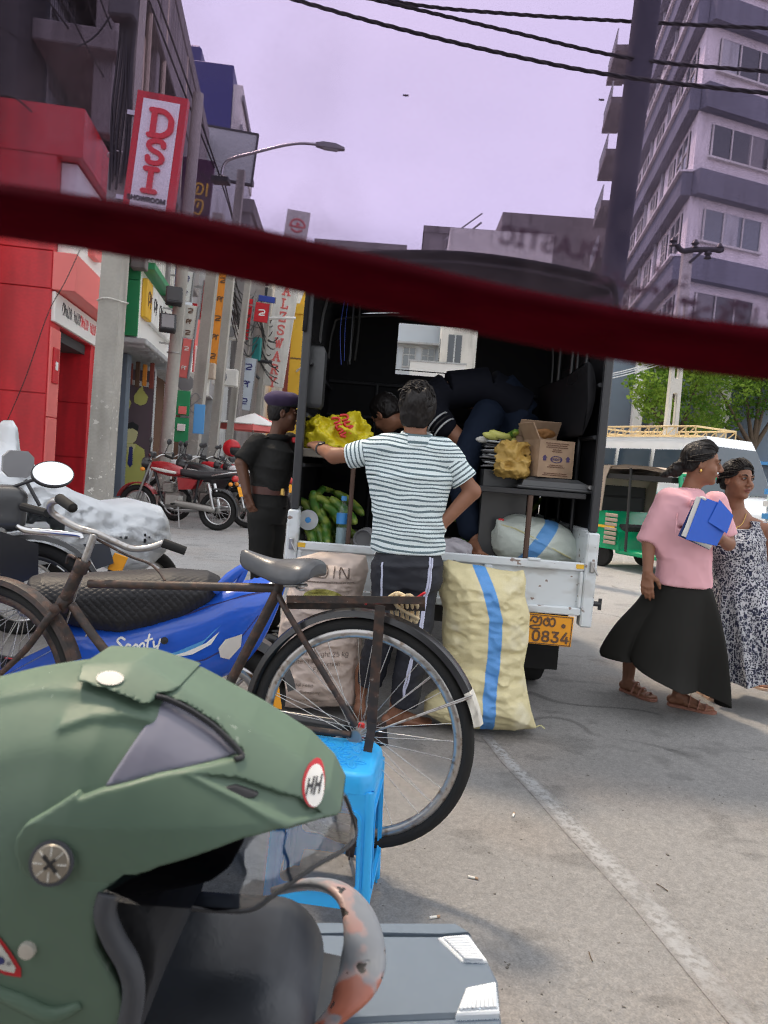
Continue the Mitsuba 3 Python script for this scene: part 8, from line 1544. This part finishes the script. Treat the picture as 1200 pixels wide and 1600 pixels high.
part(k, 'chain_case', rings(np.array([[B(x, y, -0.05) + V(0, 0.02 * math.cos(a), h_ * math.sin(a)) for a in np.arange(12) * math.pi / 6] for x, y, h_ in ((540, 1142, 0.03), (520, 1142, 0.045), (440, 1132, 0.05), (330, 1128, 0.085), (260, 1130, 0.09), (230, 1130, 0.05))])), 'm_blackpaint', True)
# carrier: two side bars joined at the ends, cross strips, and the stand
for o in (-0.075, 0.075):
    a, b = B(448, 936 if o > 0 else 946, o), B(664, 938 if o > 0 else 949, o); part(k, 'carrier_bar', strip(a, b, 0.022, 0.004), 'm_rusty', False); part(k, 'carrier_strut', strip(B(594, 946, o), B(580, 1140, o * 0.8), 0.030, 0.004, (1, 0, 0)), 'm_rusty', False)
    part(k, 'stand_leg', strip(B(582, 1130, o * 1.25), B(546, 1338, o * 1.35), 0.026, 0.004, (1, 0, 0)), 'm_rusty', False)
for x in (450, 500, 548, 600, 662): part(k, 'carrier_cross', strip(B(x, 938, -0.073), B(x, 938, 0.073), 0.018, 0.004) if 1 else None, 'm_rusty', False)
part(k, 'stand_foot', strip(B(546, 1336, -0.11), B(546, 1336, 0.11), 0.026, 0.005), 'm_rusty', False)
# saddle
S0 = [(-0.02, 0.012, 0.018, 378, 872), (0, 0.024, 0.028, 386, 876), (0, 0.034, 0.03, 405, 884), (0, 0.05, 0.032, 430, 892), (0, 0.085, 0.036, 455, 894), (0, 0.105, 0.036, 478, 894), (0, 0.10, 0.030, 491, 894), (0, 0.07, 0.018, 498, 895)]
R = []
for _, w_, h_, x, y in S0:
    o = B(x, y - 4, 0.0); R.append([o + V(0, w_ * cy, h_ * cz) for cy, cz in ((-1, -1.0), (-1.02, -0.2), (-0.85, 0.45), (-0.45, 0.85), (0, 0.95), (0.45, 0.85), (0.85, 0.45), (1.02, -0.2), (1, -1.0), (0.4, -0.75), (-0.4, -0.75))])
R = np.array([bez(np.array(R)[:, j], 4) for j in range(11)]).transpose(1, 0, 2); R = np.array([bez(r, 3, True) for r in R]); part(k, 'saddle', rings(R), 'm_saddle', True)
for o in (-0.05, 0.05): part(k, 'saddle_spring', tube([B(470, 908, o) + V(0.012 * math.cos(t), 0.012 * math.sin(t), -0.005 * t / 3) for t in np.linspace(0, 18, 60)], 0.0028, 5), 'm_steel', True)
tb('saddle_rail', [(388, 888), (420, 905), (440, 915), (480, 914)], 0.005, 'm_steel'); tb('seat_post', [(440, 900), (432, 925)], 0.012, 'm_oldchrome')
# handlebar: near grip to the right and rear, the far one curling back on the left
tb('handlebar', [(98, 782, 0.10), (84, 783, 0.09), (78, 793, 0.06), (88, 806, 0.03), (120, 824, 0.0), (150, 833, -0.02), (178, 846, -0.07), (205, 857, -0.11), (232, 856, -0.14), (256, 848, -0.17)], 0.0118, 'm_oldchrome')
for nm, a, b in (('grip', (254, 848, -0.168), (290, 861, -0.21)), ('grip', (93, 779, 0.105), (114, 794, 0.15))): tb(nm, [a, b], [0.017, 0.019, 0.020, 0.019, 0.016], 'm_rubber' if nm == 'grip' else 'm_rusty')
tb('brake_lever', [(150, 842, -0.03), (200, 868, -0.08), (232, 880, -0.1), (247, 892, -0.1), (258, 908, -0.08)], 0.0045, 'm_rusty', sides=8); tb('brake_rod', [(140, 855, -0.03), (128, 900, -0.04), (100, 985, -0.04)], 0.004, 'm_oldchrome', sides=8)
tb('lamp_bracket', [(118, 872, -0.03), (108, 868, -0.05), (104, 880, -0.06)], 0.006, 'm_rusty', sides=8); tb('pump_hook', [(134, 995, -0.02), (140, 983, -0.03), (146, 986, -0.03)], 0.003, 'm_steel', sides=6)
part(k, 'reflector', box(0.02, 0.012, 0.05, c + V(-(Rw - 0.06) * -0.98 * 0, -0.0, 0) + V(0, -0.02, -(Rw * 0.0)), 0.003), 'm_redlens', False)
r_ = thing('rope', 'cream rope wound round the end of the bicycle carrier', 'rope', BK.M)
for i in range(5):
    x = 612 + 8 * i; part(r_, 'coil', tube(bez([B(x, 934 - 4 * (i % 2), 0.03), B(x - 2, 940, -0.085), B(x + 1, 962 + 6 * (i % 2), -0.088), B(x + 6, 975 - 3 * i % 5, -0.082), B(x + 9, 955, -0.087), B(x + 6, 934, -0.03)], 5), 0.0055, 6), 'm_rope', True)
part(r_, 'knot', tube(bez([B(600, 940, -0.05), B(622, 927, -0.04), B(650, 944, -0.05), B(640, 930, 0.0), B(618, 944, -0.06), B(655, 968, -0.085)], 6), 0.006, 6), 'm_rope', True)
r_ = thing('cord', 'thin red cord lying along the bicycle carrier', 'cord', BK.M); part(r_, 'cord', tube(bez([B(572, 944, -0.06), B(566, 938, -0.03), B(590, 942, -0.05), B(620, 938, -0.04), B(646, 936, 0.0), B(664, 926, 0.02)], 6), 0.004, 6), 'm_red', True); part(r_, 'loop', tube(bez([B(556, 950, -0.08), B(555, 960, -0.085), B(557, 970, -0.083)], 4), 0.004, 6), 'm_red', True)

# ================================================================ the blue plastic stool
mat('m_stoolblue', (0.03, 0.37, 0.78), 0.35, spec=0.5)
q0 = at(594, 1207, 1.98); ST_ = frame((q0[0] - 0.135, 1.98 + 0.13, 0), -6); Hs = q0[2] - 0.005
k = thing('stool', 'light blue plastic stool with open sides standing between helmet and bicycle wheel', 'stool', ST_)
def sq(h_, r_, n=6): return [(h_ * sx - r_ * sx + r_ * math.cos(a), h_ * sy - r_ * sy + r_ * math.sin(a)) for sx, sy, a0 in ((1, 1, 0), (-1, 1, 90), (-1, -1, 180), (1, -1, 270)) for a in np.radians(np.linspace(a0, a0 + 90, n))]
prof_ = [(0.122, Hs - 0.004), (0.130, Hs - 0.012), (0.134, Hs - 0.03), (0.136, Hs - 0.05)]
part(k, 'seat', rings(np.array([[(x, y, z) for x, y in sq(h_, 0.045)] for h_, z in ((0.05, Hs), (0.110, Hs), (0.124, Hs - 0.003), (0.131, Hs - 0.011), (0.135, Hs - 0.03), (0.137, Hs - 0.055), (0.132, Hs - 0.055), (0.130, Hs - 0.03), (0.12, Hs - 0.012), (0.05, Hs - 0.01))])), 'm_stoolblue', 40)
def hh(z): return 0.137 + (Hs - 0.055 - z) * 0.035
for i in range(4):
    Rz = frame((0, 0, 0), 90 * i); out = Polygon([(-0.137, Hs - 0.055), (0.137, Hs - 0.055), (hh(0.0), 0.0), (-hh(0.0), 0.0)]); hole = Polygon([(-0.080, Hs - 0.13), (0.080, Hs - 0.13), (0.088, 0.13), (-0.088, 0.13)]).buffer(0.018).difference(Polygon()); low = Polygon([(-0.10, -0.02), (0.10, -0.02), (0.085, 0.05), (-0.085, 0.05)]).buffer(0.01)
    sl2 = xz(out.difference(hole).difference(low), -0.003, 0.003).subdivide_to_size(0.03); v = sl2.vertices; v[:, 1] = v[:, 1] - (0.132 + (Hs - 0.055 - v[:, 2]) * 0.035) + np.where(np.abs(v[:, 0]) > 0.10, ((np.abs(v[:, 0]) - 0.10) / 0.04) ** 2 * 0.008, 0)
    part(k, 'side', tf(sl2, Rz), 'm_stoolblue', 35); sh_ = hole.buffer(0.012).difference(hole.buffer(0.004)); r2 = xz(sh_, -0.009, -0.003).subdivide_to_size(0.04); v = r2.vertices; v[:, 1] = v[:, 1] - (0.132 + (Hs - 0.055 - v[:, 2]) * 0.035) ; part(k, 'rim', tf(r2, Rz), 'm_stoolblue', 35)
    part(k, 'corner', tf(rings(np.array([[((hh(z) - 0.012) + 0.014 * math.cos(a), (hh(z) - 0.012) + 0.014 * math.sin(a), z) for a in np.arange(12) * math.pi / 6] for z in np.linspace(0.0, Hs - 0.05, 8)])), Rz), 'm_stoolblue', True)
fl = [LineString(bez([(0.03 * math.cos(a + t) * (1 + 0.5 * math.cos(5 * t)), 0.03 * math.sin(a + t) * (1 + 0.5 * math.cos(5 * t))) for t in np.linspace(0, 6.28, 30)[:-1]], 2, True)).buffer(0.0025) for a in (0,)]
for x, y in ((0.055, 0.055), (-0.055, 0.055), (0.055, -0.055), (-0.055, -0.055), (0, 0)): part(k, 'flower_relief', tf(extr(fl[0], 0.003), frame((x, y, Hs - 0.001))), 'm_stoolblue', 30)

# ================================================================ the near motorcycle: seat, grab rail, tail panel
mat('m_tailgrey', (0.12, 0.155, 0.20), 0.28, spec=0.5, clearcoat=0.4); mat('m_nearseat', proc(lambda p, n, uv: mi.Color3f(0.030, 0.035, 0.045) * (0.6 + 0.9 * fbm(p.x * 18, p.y * 18, p.z * 18, 3))), 0.46, spec=0.7, sheen=0.4, bump=proc(lambda p, n, uv: 0.00025 * noise(p.x * 420, p.y * 420, p.z * 420) + 0.00025 * fbm(p.x * 70, p.y * 70, p.z * 70, 2), 5e-4))
def peel(p, n, uv):
    a = fbm(p.x * 26 + 1.3, p.y * 26, p.z * 20, 3); b = fbm(p.x * 75, p.y * 75, p.z * 75, 3)
    c_ = mix((0.21, 0.23, 0.26), (0.36, 0.26, 0.255), smoothstep(0.47, 0.56, a * 0.7 + b * 0.3)); c_ = mix(c_, (0.40, 0.12, 0.07), smoothstep(0.54, 0.58, a) * smoothstep(0.84, 0.78, p.z)); e = smoothstep(0.69, 0.72, b + 0.25 * (a - 0.5)); return mix(c_, (0.018, 0.016, 0.017), e)
mat('m_peel', proc(peel), 0.4, spec=0.5, bump=proc(lambda p, n, uv: -0.0008 * smoothstep(0.66, 0.69, fbm(p.x * 75, p.y * 75, p.z * 75, 3)), 4e-4)); mat('m_lensclear', (0.72, 0.76, 0.80), 0.12, spec=0.8)
k = thing('motorcycle', 'grey motorcycle close to the camera with a worn peeling grab rail', 'motorcycle')
Q = lambda x, y, z=0.70: ground(x, y, z)
def hp(pts, z=0.70): return [Q(x, y, z) for x, y in pts]
def slab3(name, top, dz, m_, sm=25, b=0.004):
    top = np.array(top); c_ = top.mean(0); ins = top + (c_ - top) / np.linalg.norm(c_ - top, axis=1, keepdims=True) * b
    return part(k, name, rings(np.array([ins, top - (0, 0, b), top - (0, 0, dz)])), m_, sm)
slab3('tail_panel', hp([(420, 1461), (500, 1460), (600, 1461), (690, 1462), (735, 1458), (764, 1502), (778, 1530), (782, 1582), (700, 1586), (560, 1592), (420, 1600)]), 0.10, 'm_tailgrey')
slab3('upper_rim', hp([(410, 1441), (600, 1441), (716, 1443), (736, 1456), (690, 1459), (600, 1458.5), (500, 1458), (410, 1458)]), 0.09, 'm_tailgrey'); slab3('rear_panel', hp([(420, 1604), (560, 1595), (700, 1589), (783, 1586), (790, 1640), (790, 1700), (420, 1700)], 0.695), 0.12, 'm_tailgrey')
for cs_ in ([(684, 1464), (732, 1460), (763, 1502), (722, 1500)], [(712, 1584), (730, 1541), (775, 1533), (781, 1581)]):
    l_ = slab3('reflector', hp(cs_, 0.703), 0.012, 'm_lensclear', False, 0.002); cs_ = np.array(cs_, float)
    for i in range(9):
        t_ = (i + 0.7) / 9.6; a, b = cs_[0] + (cs_[3] - cs_[0]) * t_, cs_[1] + (cs_[2] - cs_[1]) * t_; m_ = (a + b) / 2; a, b = m_ + (a - m_) * 0.72, m_ + (b - m_) * 0.72; part(l_, 'lens_rib', tube([Q(*a, 0.7045), Q(*b, 0.7045)], 0.0022, 6), 'm_lensclear', True)
# seat
P2 = [(150, 1700), (160, 1470), (195, 1420), (260, 1408), (380, 1415), (445, 1430), (482, 1468), (500, 1530), (505, 1600), (500, 1700)]
SYc = 0.80; sc_ = np.array([at(x, y, 0.66) for x, y in P2]); sx0, sx1 = at(100, 1500, 0.70)[0], at(500, 1530, 0.70)[0]
def seat_f(p):
    d = s_box(p, (sx1 - 0.30, 0.685, 0.68), (0.30, 0.105, 0.140), 0.055); return d + 0.004 * fb(p, 14, 2, 3)
part(k, 'seat', sdf_mesh(seat_f, (sx1 - 0.62, 0.58, 0.52), (sx1 + 0.02, 0.88, 0.90), 0.006), 'm_nearseat', True)
part(k, 'seat_trim', tube(bez([(sx1 + 0.004, 0.63, 0.66), (sx1 + 0.012, 0.73, 0.672), (sx1 + 0.004, 0.83, 0.66)], 6), 0.007, 8), 'm_tailgrey', True); part(k, 'under_seat', bb((sx1 - 0.55, 0.64, 0.46), (sx1 + 0.10, 0.86, 0.62), 0.03), 'm_blackplastic', False)
part(k, 'rail_base', chull([at(x, y, Y) for x, y, Y in ((470, 1480, 0.78), (560, 1500, 0.80), (560, 1580, 0.76), (480, 1600, 0.72), (470, 1480, 0.70), (480, 1600, 0.66))]), 'm_blackplastic', 40)
gr = [at(430, 1392, 0.80), at(480, 1382, 0.79), at(525, 1388, 0.765), at(556, 1418, 0.74), at(569, 1468, 0.71), at(564, 1520, 0.685), at(540, 1566, 0.66), at(500, 1612, 0.645), at(430, 1680, 0.63)]
part(k, 'grab_rail', tube(bez(gr, 9), [0.011, 0.014, 0.018, 0.0215, 0.0225, 0.0225, 0.022, 0.021, 0.020, 0.019], 20, flat=0.42, up=(0.1, 0.5, 0.86)), 'm_peel', True)
part(k, 'rear_wheel_tyre', tf(torus(0.25, 0.05, 48, 12), frame((0.0, 0.74, 0.3), 0)), 'm_rubber', True); part(k, 'frame', bb((-0.8, 0.66, 0.25), (-0.1, 0.82, 0.5), 0.05), 'm_blackplastic', False); part(k, 'front_wheel_tyre', tf(torus(0.25, 0.045, 48, 12), frame((-1.25, 0.74, 0.3), 0)), 'm_rubber', True); part(k, 'fuel_body', bb((-0.95, 0.62, 0.45), (-0.42, 0.86, 0.72), 0.07), 'm_tailgrey', 30); part(k, 'front_fork', tube([(-1.25, 0.74, 0.3), (-1.0, 0.74, 0.85)], 0.03, 10), 'm_steel')

# ================================================================ the green helmet on the seat
HY, HP = 0.66, 0.585
def hmap(x, y):
    Y = HP
    for _ in range(50): q = at(x, y, Y); Y = 0.65 * Y + 0.35 * (HY - float(Wf_(np.array([q[0]]), np.array([q[2]]))[0]))
    return at(x, y, Y)
def hpoly(pts, Y=None): return np.array([(hmap(x, y) if Y is None else at(x, y, Y))[[0, 2]] for x, y in pts])
mat('m_helmet', proc(lambda p, n, uv: mi.Color3f(0.108, 0.168, 0.122) * (0.92 + 0.16 * fbm(p.x * 25, p.y * 25, p.z * 25, 3)) + 0.10 * smoothstep(0.83, 0.88, noise(p.x * 260, p.y * 260, p.z * 45)) * smoothstep(0.62, 0.7, fbm(p.x * 18, p.y * 18, p.z * 18, 2))), 0.5, spec=0.45, bump=proc(lambda p, n, uv: 0.00008 * noise(p.x * 900, p.y * 900, p.z * 900), 3e-4)) ; mat('m_lining', (0.02, 0.021, 0.025), 0.85, bump=proc(lambda p, n, uv: 0.0012 * noise(p.x * 300, p.y * 300, p.z * 300), 6e-4)); mat('m_edge', (0.06, 0.064, 0.075), 0.6); mat('m_lilac', (0.20, 0.20, 0.26), 0.22, spec=0.5)
scene['m_smoke'] = {'type': 'thindielectric', 'int_ior': 1.7, 'specular_transmittance': rgb((0.14, 0.17, 0.22))}
k = thing('helmet', 'matte green open face helmet with a smoked visor lying on the near seat', 'helmet')
SIL = hpoly([(-260, 1350), (-240, 1220), (-160, 1124), (-60, 1080), (40, 1052), (150, 1036), (220, 1040), (300, 1066), (400, 1120), (476, 1168), (514, 1206), (534, 1244), (555, 1300), (552, 1400), (520, 1500), (440, 1620), (330, 1720), (200, 1760), (-60, 1760), (-200, 1600)], HY)
FS = field(SIL, 0.004, 0.12)
def Wf_(x, z, off=0.0):
    return 0.128 * np.sqrt(np.maximum((1 + off / 0.138) ** 2 - np.clip(1 + FS(x, z) / 0.150, 0, 2) ** 2, 0))
hy = lambda x, y, off=0.0: (lambda q: np.array([q[0], HY - Wf_(np.array([q[0]]), np.array([q[2]]), off)[0], q[2]]))(hmap(x, y))
def hshell(pts, off, lo_=-1.0, hi_=None, h=0.0024, tilt=None, both=True, Y=None, dents=None, inner=None, sides=(-1, 1), k=0.0035):
    """A piece of the helmet's skin: outline pts (picture points on the near side), OFF proud of the base form, mirrored to the far side."""
    P2 = hpoly(pts, Y); F = field(P2, 0.0015, 0.03); lo2, hi2 = P2.min(0), P2.max(0)
    def f(p):
        x, y, z = p[..., 0], p[..., 1] - HY, p[..., 2]; d = (np.sqrt(np.clip(1 + FS(x, z) / 0.150, 0, 2) ** 2 + (y / 0.128) ** 2) - 1) * 0.138 - off
        if tilt is not None: d = d - tilt(x, z)
        if dents is not None: d = d - dents(x, z)
        return smax(d, F(x, z), k)
    return f, sdf_mesh(f, (max(lo2[0], -0.42) - 0.006, HY - 0.150, max(lo2[1], 0.70) - 0.006), (hi2[0] + 0.006, HY + 0.150 if both else HY, hi2[1] + 0.006), h)
def line_d(pts):
    """Distance to a picture polyline and a sign: above is positive."""
    Q_ = hpoly(pts); L = LineString(Q_)
    def f(x, z):
        d = None
        for a, b in zip(Q_[:-1], Q_[1:]):
            ab = b - a; t_ = np.clip(((x - a[0]) * ab[0] + (z - a[1]) * ab[1]) / (ab @ ab), 0, 1); e = np.hypot(x - a[0] - t_ * ab[0], z - a[1] - t_ * ab[1]); d = e if d is None else np.minimum(d, e)
        return d
    return f
up_line = lambda pts: (lambda Q_: (lambda x, z: z - np.interp(x, Q_[:, 0], Q_[:, 1])))(hpoly(pts))
rg1, rg2, rg3 = line_d([(-40, 1085), (80, 1066), (130, 1068), (200, 1088), (246, 1106)]), line_d([(100, 1130), (150, 1113), (200, 1112), (240, 1121)]), line_d([(0, 1180), (40, 1166), (90, 1163), (130, 1172)])
def shell_dents(x, z): return 0.0035 * np.exp(-(rg1(x, z) / 0.006) ** 2) + 0.0035 * np.exp(-(rg2(x, z) / 0.005) ** 2) + 0.002 * np.exp(-(rg3(x, z) / 0.012) ** 2)
f_, m = hshell([(-262, 1335), (-240, 1200), (-160, 1110), (-60, 1066), (40, 1044), (150, 1030), (240, 1052), (330, 1090), (400, 1150), (400, 1230), (330, 1300), (230, 1345), (165, 1395), (150, 1440), (150, 1480), (168, 1512), (186, 1542), (195, 1574), (190, 1640), (120, 1700), (-60, 1710), (-200, 1570)], 0.0, h=0.0028, dents=shell_dents)
part(k, 'shell', m, 'm_helmet', True)
low = up_line([(0, 1278), (50, 1277), (400, 1277), (470, 1274), (540, 1268)]); tri1 = line_d([(297, 1193), (380, 1235), (458, 1281)]); tri2 = line_d([(297, 1193), (400, 1210), (470, 1232), (530, 1262)])
PK = [(150, 1026), (220, 1030), (300, 1057), (400, 1111), (480, 1162), (520, 1201), (539, 1242), (500, 1265), (440, 1285), (380, 1304), (300, 1336), (250, 1352), (200, 1376), (168, 1398), (152, 1424), (146, 1455), (148, 1480), (120, 1472), (60, 1405), (32, 1362), (25, 1325), (30, 1305), (46, 1282), (90, 1256), (126, 1232), (131, 1241), (165, 1228), (250, 1204), (383, 1170), (387, 1162), (346, 1112), (302, 1082), (275, 1070), (262, 1064), (254, 1079), (240, 1084), (200, 1066), (150, 1042)]
rec = field(hpoly([(297, 1195), (380, 1204), (470, 1230), (512, 1250), (458, 1272), (380, 1237)]), 0.0015, 0.03)
pk_t = lambda x, z: np.where(low(x, z) < 0, low(x, z) * 0.22, 0) + 0.0015 * np.exp(-(tri1(x, z) / 0.003) ** 2) - 0.0035 * np.clip(-rec(x, z) / 0.0015, 0, 1)
f_, m = hshell(PK, 0.0088, h=0.0021, tilt=pk_t, k=0.002); part(k, 'peak', m, 'm_helmet', True)
f_, m = hshell([(150, 1022), (230, 1022), (304, 1056), (266, 1062), (256, 1079), (240, 1085), (196, 1064), (152, 1042)], 0.0118, h=0.0018, k=0.0012); part(k, 'top_fin', m, 'm_helmet', True)
f_, m = hshell([(163, 1230), (268, 1078), (300, 1083), (346, 1113), (386, 1162), (384, 1172), (250, 1207)], 0.0035, h=0.0022); part(k, 'visor_window', m, 'm_lilac', True)
part(k, 'window_seal', tube(bez([hy(x, y, 0.0095) for x, y in ((262, 1070), (280, 1074), (305, 1086), (325, 1099), (346, 1116), (368, 1140), (385, 1162), (384, 1169), (374, 1172))], 5), 0.0024, 10), 'm_tubeblack', True)
f_, m = hshell([(350, 1222), (372, 1217), (410, 1230), (402, 1237), (380, 1240)], 0.0075, k=0.001, h=0.0013, sides=(-1,)); part(k, 'vent', m, 'm_tubeblack', True)
f_, m = hshell([(150, 1430), (165, 1395), (230, 1345), (330, 1300), (374, 1306), (373, 1335), (352, 1372), (322, 1394), (230, 1412), (180, 1420)], -0.012, h=0.003); part(k, 'lining', m, 'm_lining', True)
f_, m = hshell([(-20, 1420), (160, 1400), (200, 1420), (225, 1450), (236, 1500), (232, 1545), (214, 1600), (190, 1680), (0, 1690)], -0.014, h=0.003); part(k, 'cheek_pad', m, 'm_lining', True)
part(k, 'edge_roll', tube(bez([hy(168, 1398, -0.004), hy(162, 1430, -0.003), hy(176, 1470, -0.003), hy(200, 1510, -0.002), hy(208, 1550, -0.002), hy(200, 1600, -0.002), hy(185, 1660, 0)], 6), 0.0085, 12), 'm_edge', True)
# visor: one curved sheet from side to side
vis = [(150, 1400), (210, 1352), (300, 1325), (380, 1298), (440, 1280), (500, 1260), (538, 1240), (556, 1296), (541, 1322), (492, 1352), (430, 1396), (386, 1421), (300, 1418), (200, 1410)]
VP = Polygon(hpoly(vis)); pts_ = []; 
tri = trimesh.creation.triangulate_polygon(VP.buffer(0), engine='earcut'); vm = trimesh.Trimesh(np.column_stack([tri[0][:, 0], tri[0][:, 0] * 0, tri[0][:, 1]]), tri[1], process=False).subdivide_to_size(0.006)
vm.merge_vertices(); v = vm.vertices
def on_helm(mm, off, far=False): 
    mm = mm.copy(); v = np.array(mm.vertices); t_ = v[:, 1] - v[:, 1].min(); v[:, 1] = HY + (1 if far else -1) * Wf_(v[:, 0], v[:, 2], off) - (0 if far else t_); mm.vertices = v
    if far: mm.invert()
    return mm
for far in (False, True): part(k, 'visor', on_helm(vm, 0.0015, far), 'm_smoke', True)
part(k, 'visor_edge', tube(bez([hy(539, 1244, 0.0), hy(556, 1297, 0.0), hy(541, 1322, 0.001), hy(492, 1352, 0.001), hy(430, 1396, 0.001), hy(387, 1421, 0.001), hy(300, 1418, 0.001)], 6), 0.0021, 8), 'm_tubeblack', True)
def disc(x, y, r_, off, m_, name, n=28, prof=None):
    o = hy(x, y, off); e = 0.004; nx = unit(np.cross(hy(x + 8, y, off) - hy(x - 8, y, off), hy(x, y + 8, off) - hy(x, y - 8, off))); nx = nx if nx[1] < 0 else -nx; a = unit(np.cross((0, 0, 1), nx)); F_ = basis(o, a, np.cross(nx, a), nx)
    return part(k, name, tf(lathe(prof or [(r_ * 0.98, -0.006), (r_, 0.001), (r_ * 0.9, 0.003), (0, 0.0035)], n), F_), m_, 30), F_
s_, F_ = disc(87, 1341, 0.0145, 0.0068, mat('m_screw', (0.40, 0.36, 0.30), 0.35, 0.8), 'pivot_screw'); part(s_, 'ring', tf(lathe([(0.0145, -0.004), (0.0165, 0.0), (0.0165, 0.0015), (0.0145, 0.002)], 28), F_), 'm_edge', 30)
for a in np.arange(8) * math.pi / 4: part(s_, 'groove', tf(box(0.007, 0.0008, 0.001, (0.009, 0, 0.0036)), F_ @ frame((0, 0, 0), math.degrees(a))), 'm_offwhite', False)
for a in (45, -45): part(s_, 'cross_slot', tf(box(0.010 if a > 0 else 0.016, 0.0022, 0.0012, (0, 0, 0.0037)), F_ @ frame((0, 0, 0), a)), 'm_black', False)
disc(44, 1483, 0.0065, 0.001, mat('m_rivet', (0.55, 0.52, 0.47), 0.4, 0.3), 'rivet'); 
def decal(pts, off, m_, name): 
    tri = trimesh.creation.triangulate_polygon(Polygon(hpoly(pts, hmap(*np.mean(pts, 0))[1])).buffer(0), engine='earcut'); q = trimesh.Trimesh(np.column_stack([tri[0][:, 0], tri[0][:, 0] * 0, tri[0][:, 1]]), tri[1], process=False).subdivide_to_size(0.004); q = on_helm(q, off); part(k, name, q, m_, True)
def oval(cx, cy, a, b, rz, n=28): t_ = np.linspace(0, 2 * math.pi, n, endpoint=False); c_, s_ = math.cos(rz), math.sin(rz); return [(cx + a * math.cos(t) * c_ - b * math.sin(t) * s_, cy + a * math.cos(t) * s_ + b * math.sin(t) * c_) for t in t_]
decal(oval(498, 1192, 23, 13.5, 1.2), 0.0096, 'm_red', 'badge_rim'); decal(oval(500, 1192, 20.5, 11.5, 1.2), 0.0101, 'm_white', 'badge')
for l_ in ([(486.5, 1205.5), (488.8, 1190.5), (491.0, 1190.9), (490.2, 1196.5), (494.0, 1197.2), (495.1, 1191.6), (497.4, 1192.0), (495.1, 1207.0), (492.9, 1206.6), (493.6, 1200.2), (489.7, 1199.5), (488.8, 1205.9)], [(499.0, 1198.5), (501.2, 1183.5), (503.5, 1183.9), (502.8, 1189.5), (506.5, 1190.2), (507.6, 1184.6), (509.9, 1185.0), (507.6, 1200.0), (505.4, 1199.6), (506.1, 1193.2), (502.2, 1192.5), (501.2, 1198.9)]): decal(l_, 0.0106, 'm_black', 'badge_letter')
decal(oval(498.5, 1201, 1.3, 1.3, 0, 8), 0.0106, 'm_black', 'badge_dot')
decal([(-30, 1440), (0, 1462), (18, 1486), (34, 1512), (34, 1526), (10, 1522), (-30, 1506)], 0.0012, 'm_red', 'side_badge_rim'); decal([(-30, 1450), (0, 1470), (14, 1490), (26, 1510), (24, 1518), (8, 1515), (-30, 1498)], 0.0018, 'm_offwhite', 'side_badge'); decal(oval(2, 1498, 8, 6, 0.3), 0.0024, 'm_navy', 'side_badge_mark'); decal(oval(16, 1503, 3.5, 3.5, 0), 0.0024, 'm_midgrey', 'side_badge_mark')
decal(oval(205, 1034, 20, 6, 0.12), 0.0134, 'm_offwhite', 'top_badge')
cr = line_d([(-10, 1545), (30, 1560), (80, 1580), (128, 1568)])
part(k, 'chin_ridge', tube(bez([hy(-20, 1540, 0.001), hy(30, 1562, 0.001), hy(82, 1582, 0.002), hy(126, 1570, 0.0)], 6), [0.004, 0.006, 0.006, 0.003], 10), 'm_helmet', True)
for i in range(2): part(k, 'chin_groove', tube(bez([hy(140, 1560 + 4 * i, -0.001), hy(100, 1500, -0.001)], 4), 0.0008, 5), 'm_edge', True) if i == 0 else None

# ================================================================ litter on the road
k = thing('road_litter', 'scattered grit, twigs and cigarette ends on the asphalt', 'litter'); ms = []
for i in range(380):
    x, y = NR.uniform(300, 1250), NR.uniform(1090, 1640); g = ground(x, y); s_ = abs(NR.normal(0, 0.0018)) + 0.001; ms.append(tf(box(s_ * NR.uniform(1, 2.4), s_, s_ * 0.6), frame(g + (0, 0, s_ * 0.25), NR.uniform(0, 180))))
labels[k]['kind'] = 'stuff'; del labels[k]['category']; del place[k]; scene[k] = mikit.ply(cat(ms), mat('m_grit', (0.13, 0.12, 0.11), 0.9, spec=0.2)); 
for i, (x, y, lb) in enumerate(((678, 1435, 'beside the near tail panel'), (738, 1373, 'right of the stool'), (802, 1275, 'near the worn line'))):
    g = ground(x, y); q = thing('cigarette_end', 'small cigarette end on the asphalt ' + lb, 'cigarette end', frame(g + (0, 0, 0.004), (20, -15, 70)[i])); part(q, 'paper', tf(lathe([(0, -0.014), (0.004, -0.014), (0.004, 0.008), (0, 0.008)], 10), frame((0, 0, 0), 0, ry=90)), 'm_offwhite', True); part(q, 'filter', tf(lathe([(0, 0.008), (0.0042, 0.008), (0.0042, 0.018), (0, 0.018)], 10), frame((0, 0, 0), 0, ry=90)), 'm_card', True)
for i in range(3):
    g = ground(NR.uniform(620, 1190), NR.uniform(1180, 1590)); q = thing('dry_twig', 'short dry twig lying on the asphalt', 'twig', frame(g + (0, 0, 0.003), NR.uniform(0, 180)), 'dry twigs on the road'); d_ = NR.uniform(0.015, 0.045); part(q, 'stem', tube(bez([(-d_, 0, 0), (0, 0.3 * d_ * NR.uniform(-1, 1), 0.002), (d_, 0, 0)], 3), 0.0016, 5), 'm_bark', True)
